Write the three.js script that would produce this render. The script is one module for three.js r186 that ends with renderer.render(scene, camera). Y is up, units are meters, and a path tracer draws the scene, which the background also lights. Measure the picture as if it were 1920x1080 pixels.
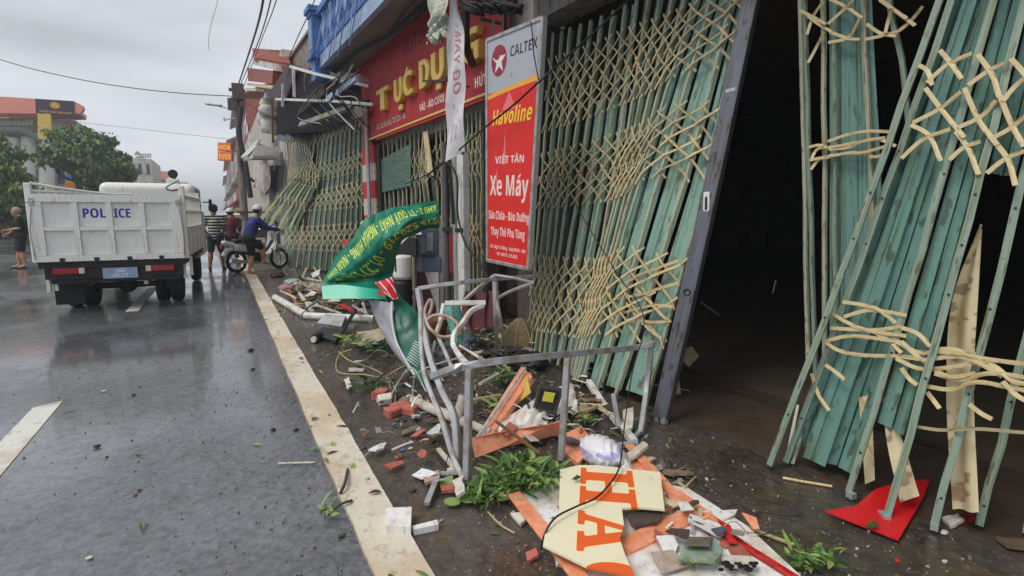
import * as THREE from 'three';
import { mergeGeometries } from 'three/addons/utils/BufferGeometryUtils.js';
import { RoundedBoxGeometry } from 'three/addons/geometries/RoundedBoxGeometry.js';
import { MarchingCubes } from 'three/addons/objects/MarchingCubes.js';
import { FontLoader } from 'three/addons/loaders/FontLoader.js';
import { TextGeometry } from 'three/addons/geometries/TextGeometry.js';

// ---------------------------------------------------------------- camera, sky, sun, exposure
const scene = new THREE.Scene();
const camera = new THREE.PerspectiveCamera(2 * Math.atan(0.54) * 180 / Math.PI, 16 / 9, 0.05, 1500);
const EYE = 1.45, PITCH = Math.atan(0.14), YAW = Math.atan(620 / Math.hypot(1000, 140));
camera.rotation.order = 'YXZ';
camera.position.set(0, EYE, 0); camera.rotation.set(-PITCH, -YAW, 0);
const renderer = new THREE.WebGLRenderer({ antialias: true });
renderer.toneMapping = THREE.LinearToneMapping;
renderer.toneMappingExposure = 1.3;
renderer.shadowMap.enabled = true;
scene.fog = new THREE.FogExp2(0xc3cad0, 0.0022);

const V = (x, y, z) => new THREE.Vector3(x, y, z);
function mulberry(a) { return () => { a |= 0; a = a + 0x6D2B79F5 | 0; let t = Math.imul(a ^ a >>> 15, 1 | a); t = t + Math.imul(t ^ t >>> 7, 61 | t) ^ t; return ((t ^ t >>> 14) >>> 0) / 4294967296; }; }
const R0 = mulberry(7), rnd = (a = 1, b) => b === undefined ? R0() * a : a + R0() * (b - a);
const hash = (x, y, s) => { let h = Math.imul(x, 374761393) + Math.imul(y, 668265263) + Math.imul(s, 1274126177) | 0; h = Math.imul(h ^ h >>> 13, 1274126177); return ((h ^ h >>> 16) >>> 0) / 4294967296; };
function vnoise(x, y, p, q, s) {   // periodic value noise
  const xi = Math.floor(x), yi = Math.floor(y), fx = x - xi, fy = y - yi, u = fx * fx * (3 - 2 * fx), v = fy * fy * (3 - 2 * fy);
  const m = (a, n) => ((a % n) + n) % n, a = hash(m(xi, p), m(yi, q), s), b = hash(m(xi + 1, p), m(yi, q), s), c = hash(m(xi, p), m(yi + 1, q), s), d = hash(m(xi + 1, p), m(yi + 1, q), s);
  return a + (b - a) * u + (c - a) * v + (a - b - c + d) * u * v;
}
function fbm(u, v, px, py, s, o = 5) { let r = 0, a = 0.5, t = 0; for (let i = 0; i < o; i++) { r += a * vnoise(u * px, v * py, px, py, s + i * 17); t += a; a *= 0.5; px *= 2; py *= 2; } return r / t; }
const clamp = (x, a = 0, b = 1) => Math.min(b, Math.max(a, x)), sst = (x, a, b) => { const t = clamp((x - a) / (b - a)); return t * t * (3 - 2 * t); }, mix = (a, b, t) => a + (b - a) * t;

{ // overcast sky: an even grey cloud deck, soft cloud masses in it
  const w = 1024, h = 512, d = new Float32Array(w * h * 4);
  for (let y = 0; y < h; y++) for (let x = 0; x < w; x++) {
    const el = ((y + 0.5) / h - 0.5) * Math.PI, az = (x + 0.5) / w, i = (y * w + x) * 4;
    let L;
    if (el < 0) L = 0.22; else {
      const n = fbm(az, el / Math.PI * 2, 10, 12, 5, 6), m = fbm(az + 0.3, el / Math.PI * 2, 5, 5, 91, 4), c = fbm(az, el / Math.PI * 2.6 + 0.06 * fbm(az, el, 9, 9, 7, 3), 26, 22, 305, 5);
      L = 0.63 + 0.46 * (n - 0.5) + 0.62 * (m - 0.5) + 0.34 * (c - 0.5) + 0.07 * Math.sin(el);
    }
    const warm = clamp((L - 0.55) * 1.2);
    d[i] = L * mix(0.92, 0.985, warm); d[i + 1] = L * mix(0.975, 1.0, warm); d[i + 2] = L * mix(1.06, 1.02, warm); d[i + 3] = 1;
  }
  const t = new THREE.DataTexture(d, w, h, THREE.RGBAFormat, THREE.FloatType);
  t.mapping = THREE.EquirectangularReflectionMapping; t.magFilter = THREE.LinearFilter; t.wrapS = THREE.RepeatWrapping; t.needsUpdate = true;
  scene.background = t; scene.environment = t;
}
const sun = new THREE.DirectionalLight(0xfff4e6, 1.5);
sun.position.set(-30, 48, -4); sun.target.position.set(2, 0, -6); sun.castShadow = true; sun.shadow.radius = 45; sun.shadow.mapSize.set(2048, 2048);
Object.assign(sun.shadow.camera, { left: -60, right: 60, top: 60, bottom: -60, near: 1, far: 160 });
scene.add(sun, sun.target);

// ---------------------------------------------------------------- from the survey of the photograph to places in the street
const fwd = V(Math.sin(YAW) * Math.cos(PITCH), -Math.sin(PITCH), -Math.cos(YAW) * Math.cos(PITCH)), rgt = V(Math.cos(YAW), 0, Math.sin(YAW)), upv = rgt.clone().cross(fwd), eye = V(0, EYE, 0);
const ray = (x, y) => fwd.clone().addScaledVector(rgt, (x - 960) / 1000).addScaledVector(upv, -(y - 540) / 1000);
const TH = 3.06 * Math.PI / 180, RD = V(Math.sin(TH), 0, -Math.cos(TH)), RR = V(Math.cos(TH), 0, Math.sin(TH));   // the road turns a little from the shop fronts
const hit = (d, t) => eye.clone().addScaledVector(d, t);
const G = (x, y, h = 0) => { const d = ray(x, y); return hit(d, (h - EYE) / d.y); };          // on the ground (height h)
const X = (x, y, p) => { const d = ray(x, y); return hit(d, p / d.x); };                      // on a plane parallel to the shop fronts
const S = (x, y, s) => { const d = ray(x, y); return hit(d, s / d.dot(RD)); };                // on a plane across the road
const LT = (x, y, l) => { const d = ray(x, y); return hit(d, l / d.dot(RR)); };               // on a plane along the road
const D = (x, y, w) => hit(ray(x, y), w);
const road = (lat, y, s) => V(0, y, 0).addScaledVector(RD, s).addScaledVector(RR, lat);
const depthOf = p => p.clone().sub(eye).dot(fwd);

// ---------------------------------------------------------------- geometry helpers
const flat = g => { const n = g.index ? g.toNonIndexed() : g; for (const k of Object.keys(n.attributes)) if (!['position', 'normal', 'uv'].includes(k)) n.deleteAttribute(k); n.clearGroups(); return n; };
function geo(pos, uv) { const g = new THREE.BufferGeometry(); g.setAttribute('position', new THREE.Float32BufferAttribute(pos, 3)); g.setAttribute('uv', new THREE.Float32BufferAttribute(uv, 2)); g.computeVertexNormals(); return g; }
function triUV(g0) {       // uv in metres, by the way each face points
  const g = flat(g0), p = g.attributes.position, n = g.attributes.normal, uv = new Float32Array(p.count * 2);
  for (let i = 0; i < p.count; i++) {
    const f = i - i % 3; let a = 0, b = 0, c = 0; for (let k = 0; k < 3; k++) { a += Math.abs(n.getX(f + k)); b += Math.abs(n.getY(f + k)); c += Math.abs(n.getZ(f + k)); }
    const x = p.getX(i), y = p.getY(i), z = p.getZ(i);
    if (b >= a && b >= c) { uv[2 * i] = x; uv[2 * i + 1] = z; } else if (a >= c) { uv[2 * i] = z; uv[2 * i + 1] = y; } else { uv[2 * i] = x; uv[2 * i + 1] = y; }
  }
  g.setAttribute('uv', new THREE.BufferAttribute(uv, 2)); return g;
}
const rect = (w, t, c = 0) => c ? [[-w / 2 + c, -t / 2], [w / 2 - c, -t / 2], [w / 2, -t / 2 + c], [w / 2, t / 2 - c], [w / 2 - c, t / 2], [-w / 2 + c, t / 2], [-w / 2, t / 2 - c], [-w / 2, -t / 2 + c]] : [[-w / 2, -t / 2], [w / 2, -t / 2], [w / 2, t / 2], [-w / 2, t / 2]];
const chan = (w, d, t) => [[-w / 2, -d / 2], [-w / 2 + t, -d / 2], [-w / 2 + t, d / 2 - t], [w / 2 - t, d / 2 - t], [w / 2 - t, -d / 2], [w / 2, -d / 2], [w / 2, d / 2], [-w / 2, d / 2]];
function sweep(pts, prof, hint = V(0, 1, 0)) {
  const n = pts.length, m = prof.length, P = [], pos = [], uv = [];
  let len = [0]; for (let i = 1; i < n; i++) len.push(len[i - 1] + pts[i].distanceTo(pts[i - 1]));
  for (let i = 0; i < n; i++) {
    const t = pts[Math.min(n - 1, i + 1)].clone().sub(pts[Math.max(0, i - 1)]).normalize(), nn = hint.clone().addScaledVector(t, -hint.dot(t));
    if (nn.lengthSq() < 1e-6) nn.set(1, 0.3, 0.2).addScaledVector(t, -V(1, 0.3, 0.2).dot(t)); nn.normalize(); const b = nn.clone().cross(t);
    P.push(prof.map(q => pts[i].clone().addScaledVector(b, q[0]).addScaledVector(nn, q[1])));
  }
  let per = [0]; for (let j = 0; j < m; j++) per.push(per[j] + Math.hypot(prof[(j + 1) % m][0] - prof[j][0], prof[(j + 1) % m][1] - prof[j][1]));
  const put = (v, a, b) => { pos.push(v.x, v.y, v.z); uv.push(a, b); };
  for (let i = 0; i < n - 1; i++) for (let j = 0; j < m; j++) {
    const k = (j + 1) % m, a = P[i][j], b = P[i][k], c = P[i + 1][k], d = P[i + 1][j];
    put(a, per[j], len[i]); put(b, per[j + 1], len[i]); put(c, per[j + 1], len[i + 1]); put(a, per[j], len[i]); put(c, per[j + 1], len[i + 1]); put(d, per[j], len[i + 1]);
  }
  for (const f of THREE.ShapeUtils.triangulateShape(prof.map(q => new THREE.Vector2(...q)), [])) { for (const j of [f[2], f[1], f[0]]) put(P[0][j], ...prof[j]); for (const j of f) put(P[n - 1][j], ...prof[j]); }
  return geo(pos, uv);
}
const beam = (a, b, w, t = w, hint, c = 0) => sweep([a, b], rect(w, t, c), hint);
const curve = (pts, n) => new THREE.CatmullRomCurve3(pts, false, 'centripetal').getPoints(n || pts.length * 6);
function tube(pts, r, seg = 7, n) { const c = new THREE.CatmullRomCurve3(pts, false, 'centripetal'), L = c.getLength(), g = new THREE.TubeGeometry(c, n || Math.max(4, pts.length * 5), r, seg, false), u = g.attributes.uv; for (let i = 0; i < u.count; i++) u.setXY(i, u.getX(i) * L, u.getY(i) * 6.28 * r); return flat(g); }
function rod(a, b, ra, rb = ra, seg = 10) { const d = b.clone().sub(a), g = new THREE.CylinderGeometry(rb, ra, d.length(), seg); g.applyQuaternion(new THREE.Quaternion().setFromUnitVectors(V(0, 1, 0), d.clone().normalize())); g.translate((a.x + b.x) / 2, (a.y + b.y) / 2, (a.z + b.z) / 2); return flat(g); }
const lathe = (prof, seg = 20) => flat(new THREE.LatheGeometry(prof.map(q => new THREE.Vector2(...q)), seg));
function newell(p) { const n = V(0, 0, 0); for (let i = 0; i < p.length; i++) { const a = p[i], b = p[(i + 1) % p.length]; n.x += (a.y - b.y) * (a.z + b.z); n.y += (a.z - b.z) * (a.x + b.x); n.z += (a.x - b.x) * (a.y + b.y); } return n.normalize(); }
function slab(pts, th, o = {}) {       // a polygon with thickness; facing the eye unless told otherwise; uv in metres, or 0..1 over its own box (o.fit)
  let n = newell(pts); const c = pts.reduce((s, q) => s.add(q), V(0, 0, 0)).multiplyScalar(1 / pts.length);
  if (!o.keep && n.dot(eye.clone().sub(c)) < 0) { pts = pts.slice().reverse(); n.negate(); }
  const ux = (o.ux || pts[1].clone().sub(pts[0])).clone(); ux.addScaledVector(n, -ux.dot(n)).normalize(); const uy = n.clone().cross(ux);
  const q = pts.map(p => new THREE.Vector2(p.clone().sub(pts[0]).dot(ux), p.clone().sub(pts[0]).dot(uy)));
  const bx = new THREE.Box2().setFromPoints(q), sz = bx.getSize(new THREE.Vector2()), tri = THREE.ShapeUtils.triangulateShape(q, []), pos = [], uv = [];
  const put = (p, k, off) => { pos.push(p.x - n.x * off, p.y - n.y * off, p.z - n.z * off); uv.push(...(o.fit ? [(q[k].x - bx.min.x) / sz.x, (q[k].y - bx.min.y) / sz.y] : [q[k].x, q[k].y])); };
  for (const t of tri) { let s = t; const a = q[t[0]], b = q[t[1]], d = q[t[2]]; if ((b.x - a.x) * (d.y - a.y) - (b.y - a.y) * (d.x - a.x) < 0) s = [t[0], t[2], t[1]]; for (const k of s) put(pts[k], k, 0); for (const k of [s[2], s[1], s[0]]) put(pts[k], k, th); }
  for (let i = 0; i < pts.length; i++) { const j = (i + 1) % pts.length; put(pts[i], i, 0); put(pts[i], i, th); put(pts[j], j, th); put(pts[i], i, 0); put(pts[j], j, th); put(pts[j], j, 0); }
  return geo(pos, uv);
}
function patch(rows, nu, nv, metres, bend) {     // a sheet through rows of points (u along a row, v from row to row)
  const C = rows.map(r => new THREE.CatmullRomCurve3(r, false, 'centripetal')), g = [];
  for (let i = 0; i <= nu; i++) { const col = C.map(c => c.getPoint(i / nu)); const cc = col.length > 2 ? new THREE.CatmullRomCurve3(col, false, 'centripetal') : null; g.push(Array.from({ length: nv + 1 }, (_, j) => { const p = cc ? cc.getPoint(j / nv) : col[0].clone().lerp(col[1], j / nv); if (bend) bend(p, i / nu, j / nv); return p; })); }
  const pos = [], uv = [], idx = [], Lu = metres ? C[0].getLength() : 1, Lv = metres ? rows[0][0].distanceTo(rows[rows.length - 1][0]) : 1;
  for (let i = 0; i <= nu; i++) for (let j = 0; j <= nv; j++) { pos.push(...g[i][j].toArray()); uv.push(i / nu * Lu, j / nv * Lv); }
  for (let i = 0; i < nu; i++) for (let j = 0; j < nv; j++) { const a = i * (nv + 1) + j, b = a + nv + 1; idx.push(a, b, b + 1, a, b + 1, a + 1); }
  const o = new THREE.BufferGeometry(); o.setAttribute('position', new THREE.Float32BufferAttribute(pos, 3)); o.setAttribute('uv', new THREE.Float32BufferAttribute(uv, 2)); o.setIndex(idx); o.computeVertexNormals(); return flat(o);
}
const bx = (w, h, d, x, y, z, ry = 0, rx = 0, rz = 0) => { const g = triUV(new THREE.BoxGeometry(w, h, d)); g.applyMatrix4(new THREE.Matrix4().makeRotationFromEuler(new THREE.Euler(rx, ry, rz))); return g.translate(x, y, z); };
const rbx = (w, h, d, r, x, y, z, ry = 0, rx = 0, rz = 0) => { const g = triUV(new RoundedBoxGeometry(w, h, d, 2, r)); g.applyMatrix4(new THREE.Matrix4().makeRotationFromEuler(new THREE.Euler(rx, ry, rz))); return g.translate(x, y, z); };
const roadBox = (l0, l1, y0, y1, s0, s1) => { const c = road((l0 + l1) / 2, (y0 + y1) / 2, (s0 + s1) / 2); return bx(Math.abs(l1 - l0), y1 - y0, Math.abs(s1 - s0), c.x, c.y, c.z, -TH); };
const box3 = (x0, x1, y0, y1, z0, z1) => bx(Math.abs(x1 - x0), Math.abs(y1 - y0), Math.abs(z1 - z0), (x0 + x1) / 2, (y0 + y1) / 2, (z0 + z1) / 2);

// ---------------------------------------------------------------- things, parts, the setting
const used = {}, home = new Map();
const numbered = n => { const k = used[n] = (used[n] ?? -1) + 1; return k ? n + '_' + String(k).padStart(3, '0') : n; };
function describe(o, label, category, group) { Object.assign(o.userData, { label, category }); if (group) o.userData.group = group; return o; }
function thing(name, label, category, base, group) { const o = new THREE.Group(); o.name = numbered(name); o.position.copy(base); home.set(o, base); scene.add(o); return describe(o, label, category, group); }
function meshOf(geos, m, base) { const l = (Array.isArray(geos) ? geos : [geos]).map(flat), g = l.length > 1 ? mergeGeometries(l) : l[0]; if (base) g.translate(-base.x, -base.y, -base.z); const o = new THREE.Mesh(g, m); o.castShadow = o.receiveShadow = true; return o; }
function part(name, geos, m, parent, label) { const base = home.get(parent), o = meshOf(geos, m, base); o.name = name; if (base) home.set(o, base); parent.add(o); if (label) o.userData.label = label; return o; }
function single(name, geos, m, label, category, base, group) { const o = meshOf(geos, m, base); o.name = numbered(name); if (base) o.position.copy(base); home.set(o, base || V(0, 0, 0)); scene.add(o); return describe(o, label, category, group); }
function struct(name, geos, m) { const o = meshOf(geos, m); o.name = numbered(name); o.userData.kind = 'structure'; home.set(o, V(0, 0, 0)); scene.add(o); return o; }

// ---------------------------------------------------------------- textures and materials
const toS = x => Math.round(255 * (x <= 0.0031308 ? 12.92 * x : 1.055 * Math.pow(clamp(x), 1 / 2.4) - 0.055));
function tex(n, f, lin, m = n) { const d = new Uint8Array(n * m * 4); for (let y = 0; y < m; y++) for (let x = 0; x < n; x++) { let c = f((x + 0.5) / n, (y + 0.5) / m); if (!Array.isArray(c)) c = [c, c, c]; const i = (y * n + x) * 4; for (let k = 0; k < 3; k++) d[i + k] = lin ? Math.round(255 * clamp(c[k])) : toS(c[k]); d[i + 3] = 255; }
  const t = new THREE.DataTexture(d, n, m); t.wrapS = t.wrapT = THREE.RepeatWrapping; t.magFilter = THREE.LinearFilter; t.minFilter = THREE.LinearMipmapLinearFilter; if (!lin) t.colorSpace = THREE.SRGBColorSpace; t.needsUpdate = true; return t; }
const rep = (t, u, v = u) => { const c = t.clone(); c.repeat.set(1 / u, 1 / v); c.needsUpdate = true; return c; };
const brown = [0.33, 0.25, 0.17];
const T = {
  fine: tex(256, (u, v) => { const n = fbm(u, v, 8, 8, 3), k = fbm(u, v, 40, 40, 8, 3); return 0.80 + 0.20 * n + 0.16 * (k - 0.5); }),
  streak: tex(512, (u, v) => { const s = fbm(u, v, 48, 3, 21, 4), b = fbm(u, v, 6, 6, 4), d = sst(s * 0.7 + b * 0.5, 0.54, 0.80), r = sst(fbm(u, v, 34, 16, 66, 5), 0.62, 0.72) * 0.7; const m = 0.78 + 0.36 * (b - 0.3); return [0, 1, 2].map(c => mix(mix(m, m * [0.74, 0.63, 0.48][c], d), [0.30, 0.16, 0.08][c], r)); }),
  blotch: tex(512, (u, v) => { const a = fbm(u, v, 5, 5, 31, 6), b = fbm(u, v, 22, 22, 77, 4), d = sst(a, 0.5, 0.74), s = sst(b, 0.62, 0.78); const m = 0.9 + 0.2 * (b - 0.5); return [0, 1, 2].map(c => mix(mix(m, m * brown[c] * 2.1, d * 0.7), brown[c] * 0.7, s * 0.45)); }),
  mud: tex(512, (u, v) => { const a = fbm(u, v, 7, 7, 131, 7), b = fbm(u, v, 60, 60, 177, 4), k = fbm(u, v, 18, 18, 191, 6), d = sst(a, 0.38, 0.72), s = sst(b * 0.6 + k * 0.4, 0.54, 0.72); return [0, 1, 2].map(c => mix(mix(1.02 - 0.12 * k, brown[c] * 2.2, d * 0.55), brown[c] * 0.9, s * 0.4)); }),
  film: tex(512, (u, v) => { const s = fbm(u, v, 60, 4, 421, 4), b = fbm(u, v, 9, 9, 44, 6), d = sst(s * 0.6 + b * 0.5, 0.58, 0.8), r = sst(fbm(u, v, 34, 22, 466, 4), 0.7, 0.78) * 0.5; const m = 0.94 + 0.08 * (b - 0.4); return [0, 1, 2].map(c => mix(mix(m, m * [0.84, 0.79, 0.70][c], d), [0.42, 0.30, 0.2][c], r)); }),
  rough: tex(256, (u, v) => 0.45 + 0.5 * fbm(u, v, 7, 7, 55), true),
  bumps: tex(256, (u, v) => fbm(u, v, 10, 10, 12, 5), true),
};
function mat(color, o = {}) {
  const m = new (o.phys ? THREE.MeshPhysicalMaterial : THREE.MeshStandardMaterial)({ color, roughness: o.r ?? 0.6, metalness: o.m ?? 0 });
  if (o.t) m.map = rep(T[o.t], o.s ?? 1, o.sv ?? o.s ?? 1);
  if (o.bump) { m.bumpMap = rep(T.bumps, o.bs ?? 0.4); m.bumpScale = o.bump; }
  if (o.rm) m.roughnessMap = rep(T.rough, o.s ?? 1);
  if (o.map) m.map = o.map;
  if (o.emissive) { m.emissive.set(o.emissive); m.emissiveIntensity = o.ei ?? 1; }
  for (const k of ['transmission', 'thickness', 'clearcoat', 'clearcoatRoughness', 'sheen']) if (o[k] !== undefined) m[k] = o[k];
  if (o.name) m.name = o.name;
  return m;
}
function canvasTex(w, h, draw) { const c = document.createElement('canvas'); c.width = w; c.height = h; const x = c.getContext('2d'); draw(x, w, h); const t = new THREE.CanvasTexture(c); t.colorSpace = THREE.SRGBColorSpace; t.anisotropy = 8; return t; }
function wear(x, w, h, n, seed, cols, smin = 2, smax = 16, al = 0.35) { const r = mulberry(seed); for (let i = 0; i < n; i++) { x.globalAlpha = al * r(); x.fillStyle = cols[Math.floor(r() * cols.length)]; const a = smin + r() * r() * smax; x.beginPath(); x.ellipse(r() * w, r() * h, a, a * (0.4 + r() * 1.6), r() * 3, 0, 6.3); x.fill(); } x.globalAlpha = 1; }

// lettering with the marks over and under the letters drawn by hand where the font has none
function vt(x, s, cx, cy, size, o = {}) {
  const cl = []; for (const ch of s.normalize('NFD')) { const c = ch.codePointAt(0); if (c >= 0x300 && c < 0x370) cl[cl.length - 1][1].push(c); else cl.push([ch, []]); }
  x.save(); x.font = (o.style || 'bold') + ' ' + size + 'px ' + (o.font || 'sans-serif'); x.textAlign = 'left'; const w = cl.map(c => x.measureText(c[0]).width), tot = w.reduce((a, b) => a + b, 0), k = o.w ? o.w / tot : 1;
  x.translate(cx, cy); x.scale(k, 1); x.translate(o.align === 'left' ? 0 : o.align === 'right' ? -tot : -tot / 2, 0); x.strokeStyle = x.fillStyle; x.lineWidth = size * 0.075; x.lineCap = 'round'; const ln = p => { x.beginPath(); p.forEach((q, i) => x[i ? 'lineTo' : 'moveTo'](q[0] * size, q[1] * size)); x.stroke(); };
  cl.forEach(([ch, m], i) => { x.fillText(ch, 0, 0); x.save(); x.translate(w[i] / 2, 0); let t = /[A-ZĐ]/.test(ch) ? -0.80 : /[bdfhklt]/.test(ch) ? -0.8 : -0.62;
    for (const c of m) { if (c === 0x302) { ln([[-0.13, t], [0, t - 0.1], [0.13, t]]); t -= 0.06; } if (c === 0x306) { ln([[-0.12, t - 0.08], [0, t], [0.12, t - 0.08]]); t -= 0.08; } if (c === 0x31b) ln([[w[i] / size * 0.42, t + 0.12], [w[i] / size * 0.56, t + 0.04], [w[i] / size * 0.55, t - 0.06]]); }
    for (const c of m) { const h = m.includes(0x302) ? 0.1 : 0; if (c === 0x300) ln([[-0.12 + h, t - 0.1], [0.02 + h, t]]); if (c === 0x301) ln([[0.12 + h, t - 0.1], [-0.02 + h, t]]); if (c === 0x303) ln([[-0.13, t], [-0.05, t - 0.06], [0.05, t], [0.13, t - 0.06]]); if (c === 0x309) ln([[-0.05 + h, t - 0.13], [0.05 + h, t - 0.12], [0.03 + h, t - 0.05], [h, t - 0.01]]); if (c === 0x323) ln([[-0.005, 0.13], [0.005, 0.13]]); }
    x.restore(); x.translate(w[i], 0); });
  x.restore();
}
const asphalt = new THREE.MeshPhysicalMaterial({ color: 0xffffff, roughness: 1, metalness: 0, clearcoat: 1, clearcoatRoughness: 0.09, name: 'wet asphalt' });
{
  const A = tex(1024, (u, v) => { const n = fbm(u, v, 6, 6, 41, 5), g = hash(Math.floor(u * 512), Math.floor(v * 512), 9), k = fbm(u, v, 160, 160, 14, 2), lt = g > 0.955 ? 0.06 : 0, d = sst(fbm(u, v, 60, 60, 18, 3), 0.6, 0.72) * 0.014; const q = fbm(u, v, 90, 90, 27, 2), L = 0.074 + 0.04 * n + 0.085 * (k - 0.4) + 0.05 * (q - 0.5) + lt * (k) - d; return [L * 0.95, L, L * 1.09]; });
  const B = tex(1024, (u, v) => { const n = fbm(u, v, 5, 5, 141, 5), k = fbm(u, v, 120, 120, 114, 3); return mix(0.13, 0.4, sst(n, 0.36, 0.62)) + 0.12 * (k - 0.5); }, true);
  const C = tex(1024, (u, v) => fbm(u, v, 150, 150, 24, 3), true);
  asphalt.map = rep(A, 3.1); asphalt.roughnessMap = rep(B, 7.3); asphalt.bumpMap = rep(C, 2.3); asphalt.bumpScale = 0.0016;
  const E = tex(1024, (u, v) => clamp(0.4 + 0.6 * sst(fbm(u, v, 5, 5, 151, 5), 0.34, 0.58)) * (0.62 + 0.38 * sst(fbm(u, v, 110, 110, 34, 3), 0.32, 0.55)), true); asphalt.clearcoatMap = rep(E, 5.3);
}
const pave = new THREE.MeshPhysicalMaterial({ color: 0xffffff, roughness: 1, clearcoat: 0.55, clearcoatRoughness: 0.22, name: 'wet muddy pavement' });
{
  const A = tex(1024, (u, v) => { const n = fbm(u, v, 5, 5, 241, 6), k = fbm(u, v, 70, 70, 214, 3), g = hash(Math.floor(u * 400), Math.floor(v * 400), 19), s = sst(fbm(u, v, 18, 18, 8, 4), 0.55, 0.7); const L = 0.034 + 0.05 * (n - 0.3) + 0.05 * (k - 0.4) + (g > 0.985 ? 0.12 : 0); return [L * mix(1.2, 1.42, s), L * 1.0, L * mix(0.82, 0.62, s)].map(x => Math.max(0.008, x)); });
  const B = tex(512, (u, v) => mix(0.3, 0.75, sst(fbm(u, v, 6, 6, 341, 5), 0.36, 0.6)), true);
  const C = tex(512, (u, v) => fbm(u, v, 40, 40, 324, 4), true);
  pave.map = rep(A, 2.7); pave.roughnessMap = rep(B, 4.1); pave.bumpMap = rep(C, 1.6); pave.bumpScale = 0.009;
}
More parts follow.
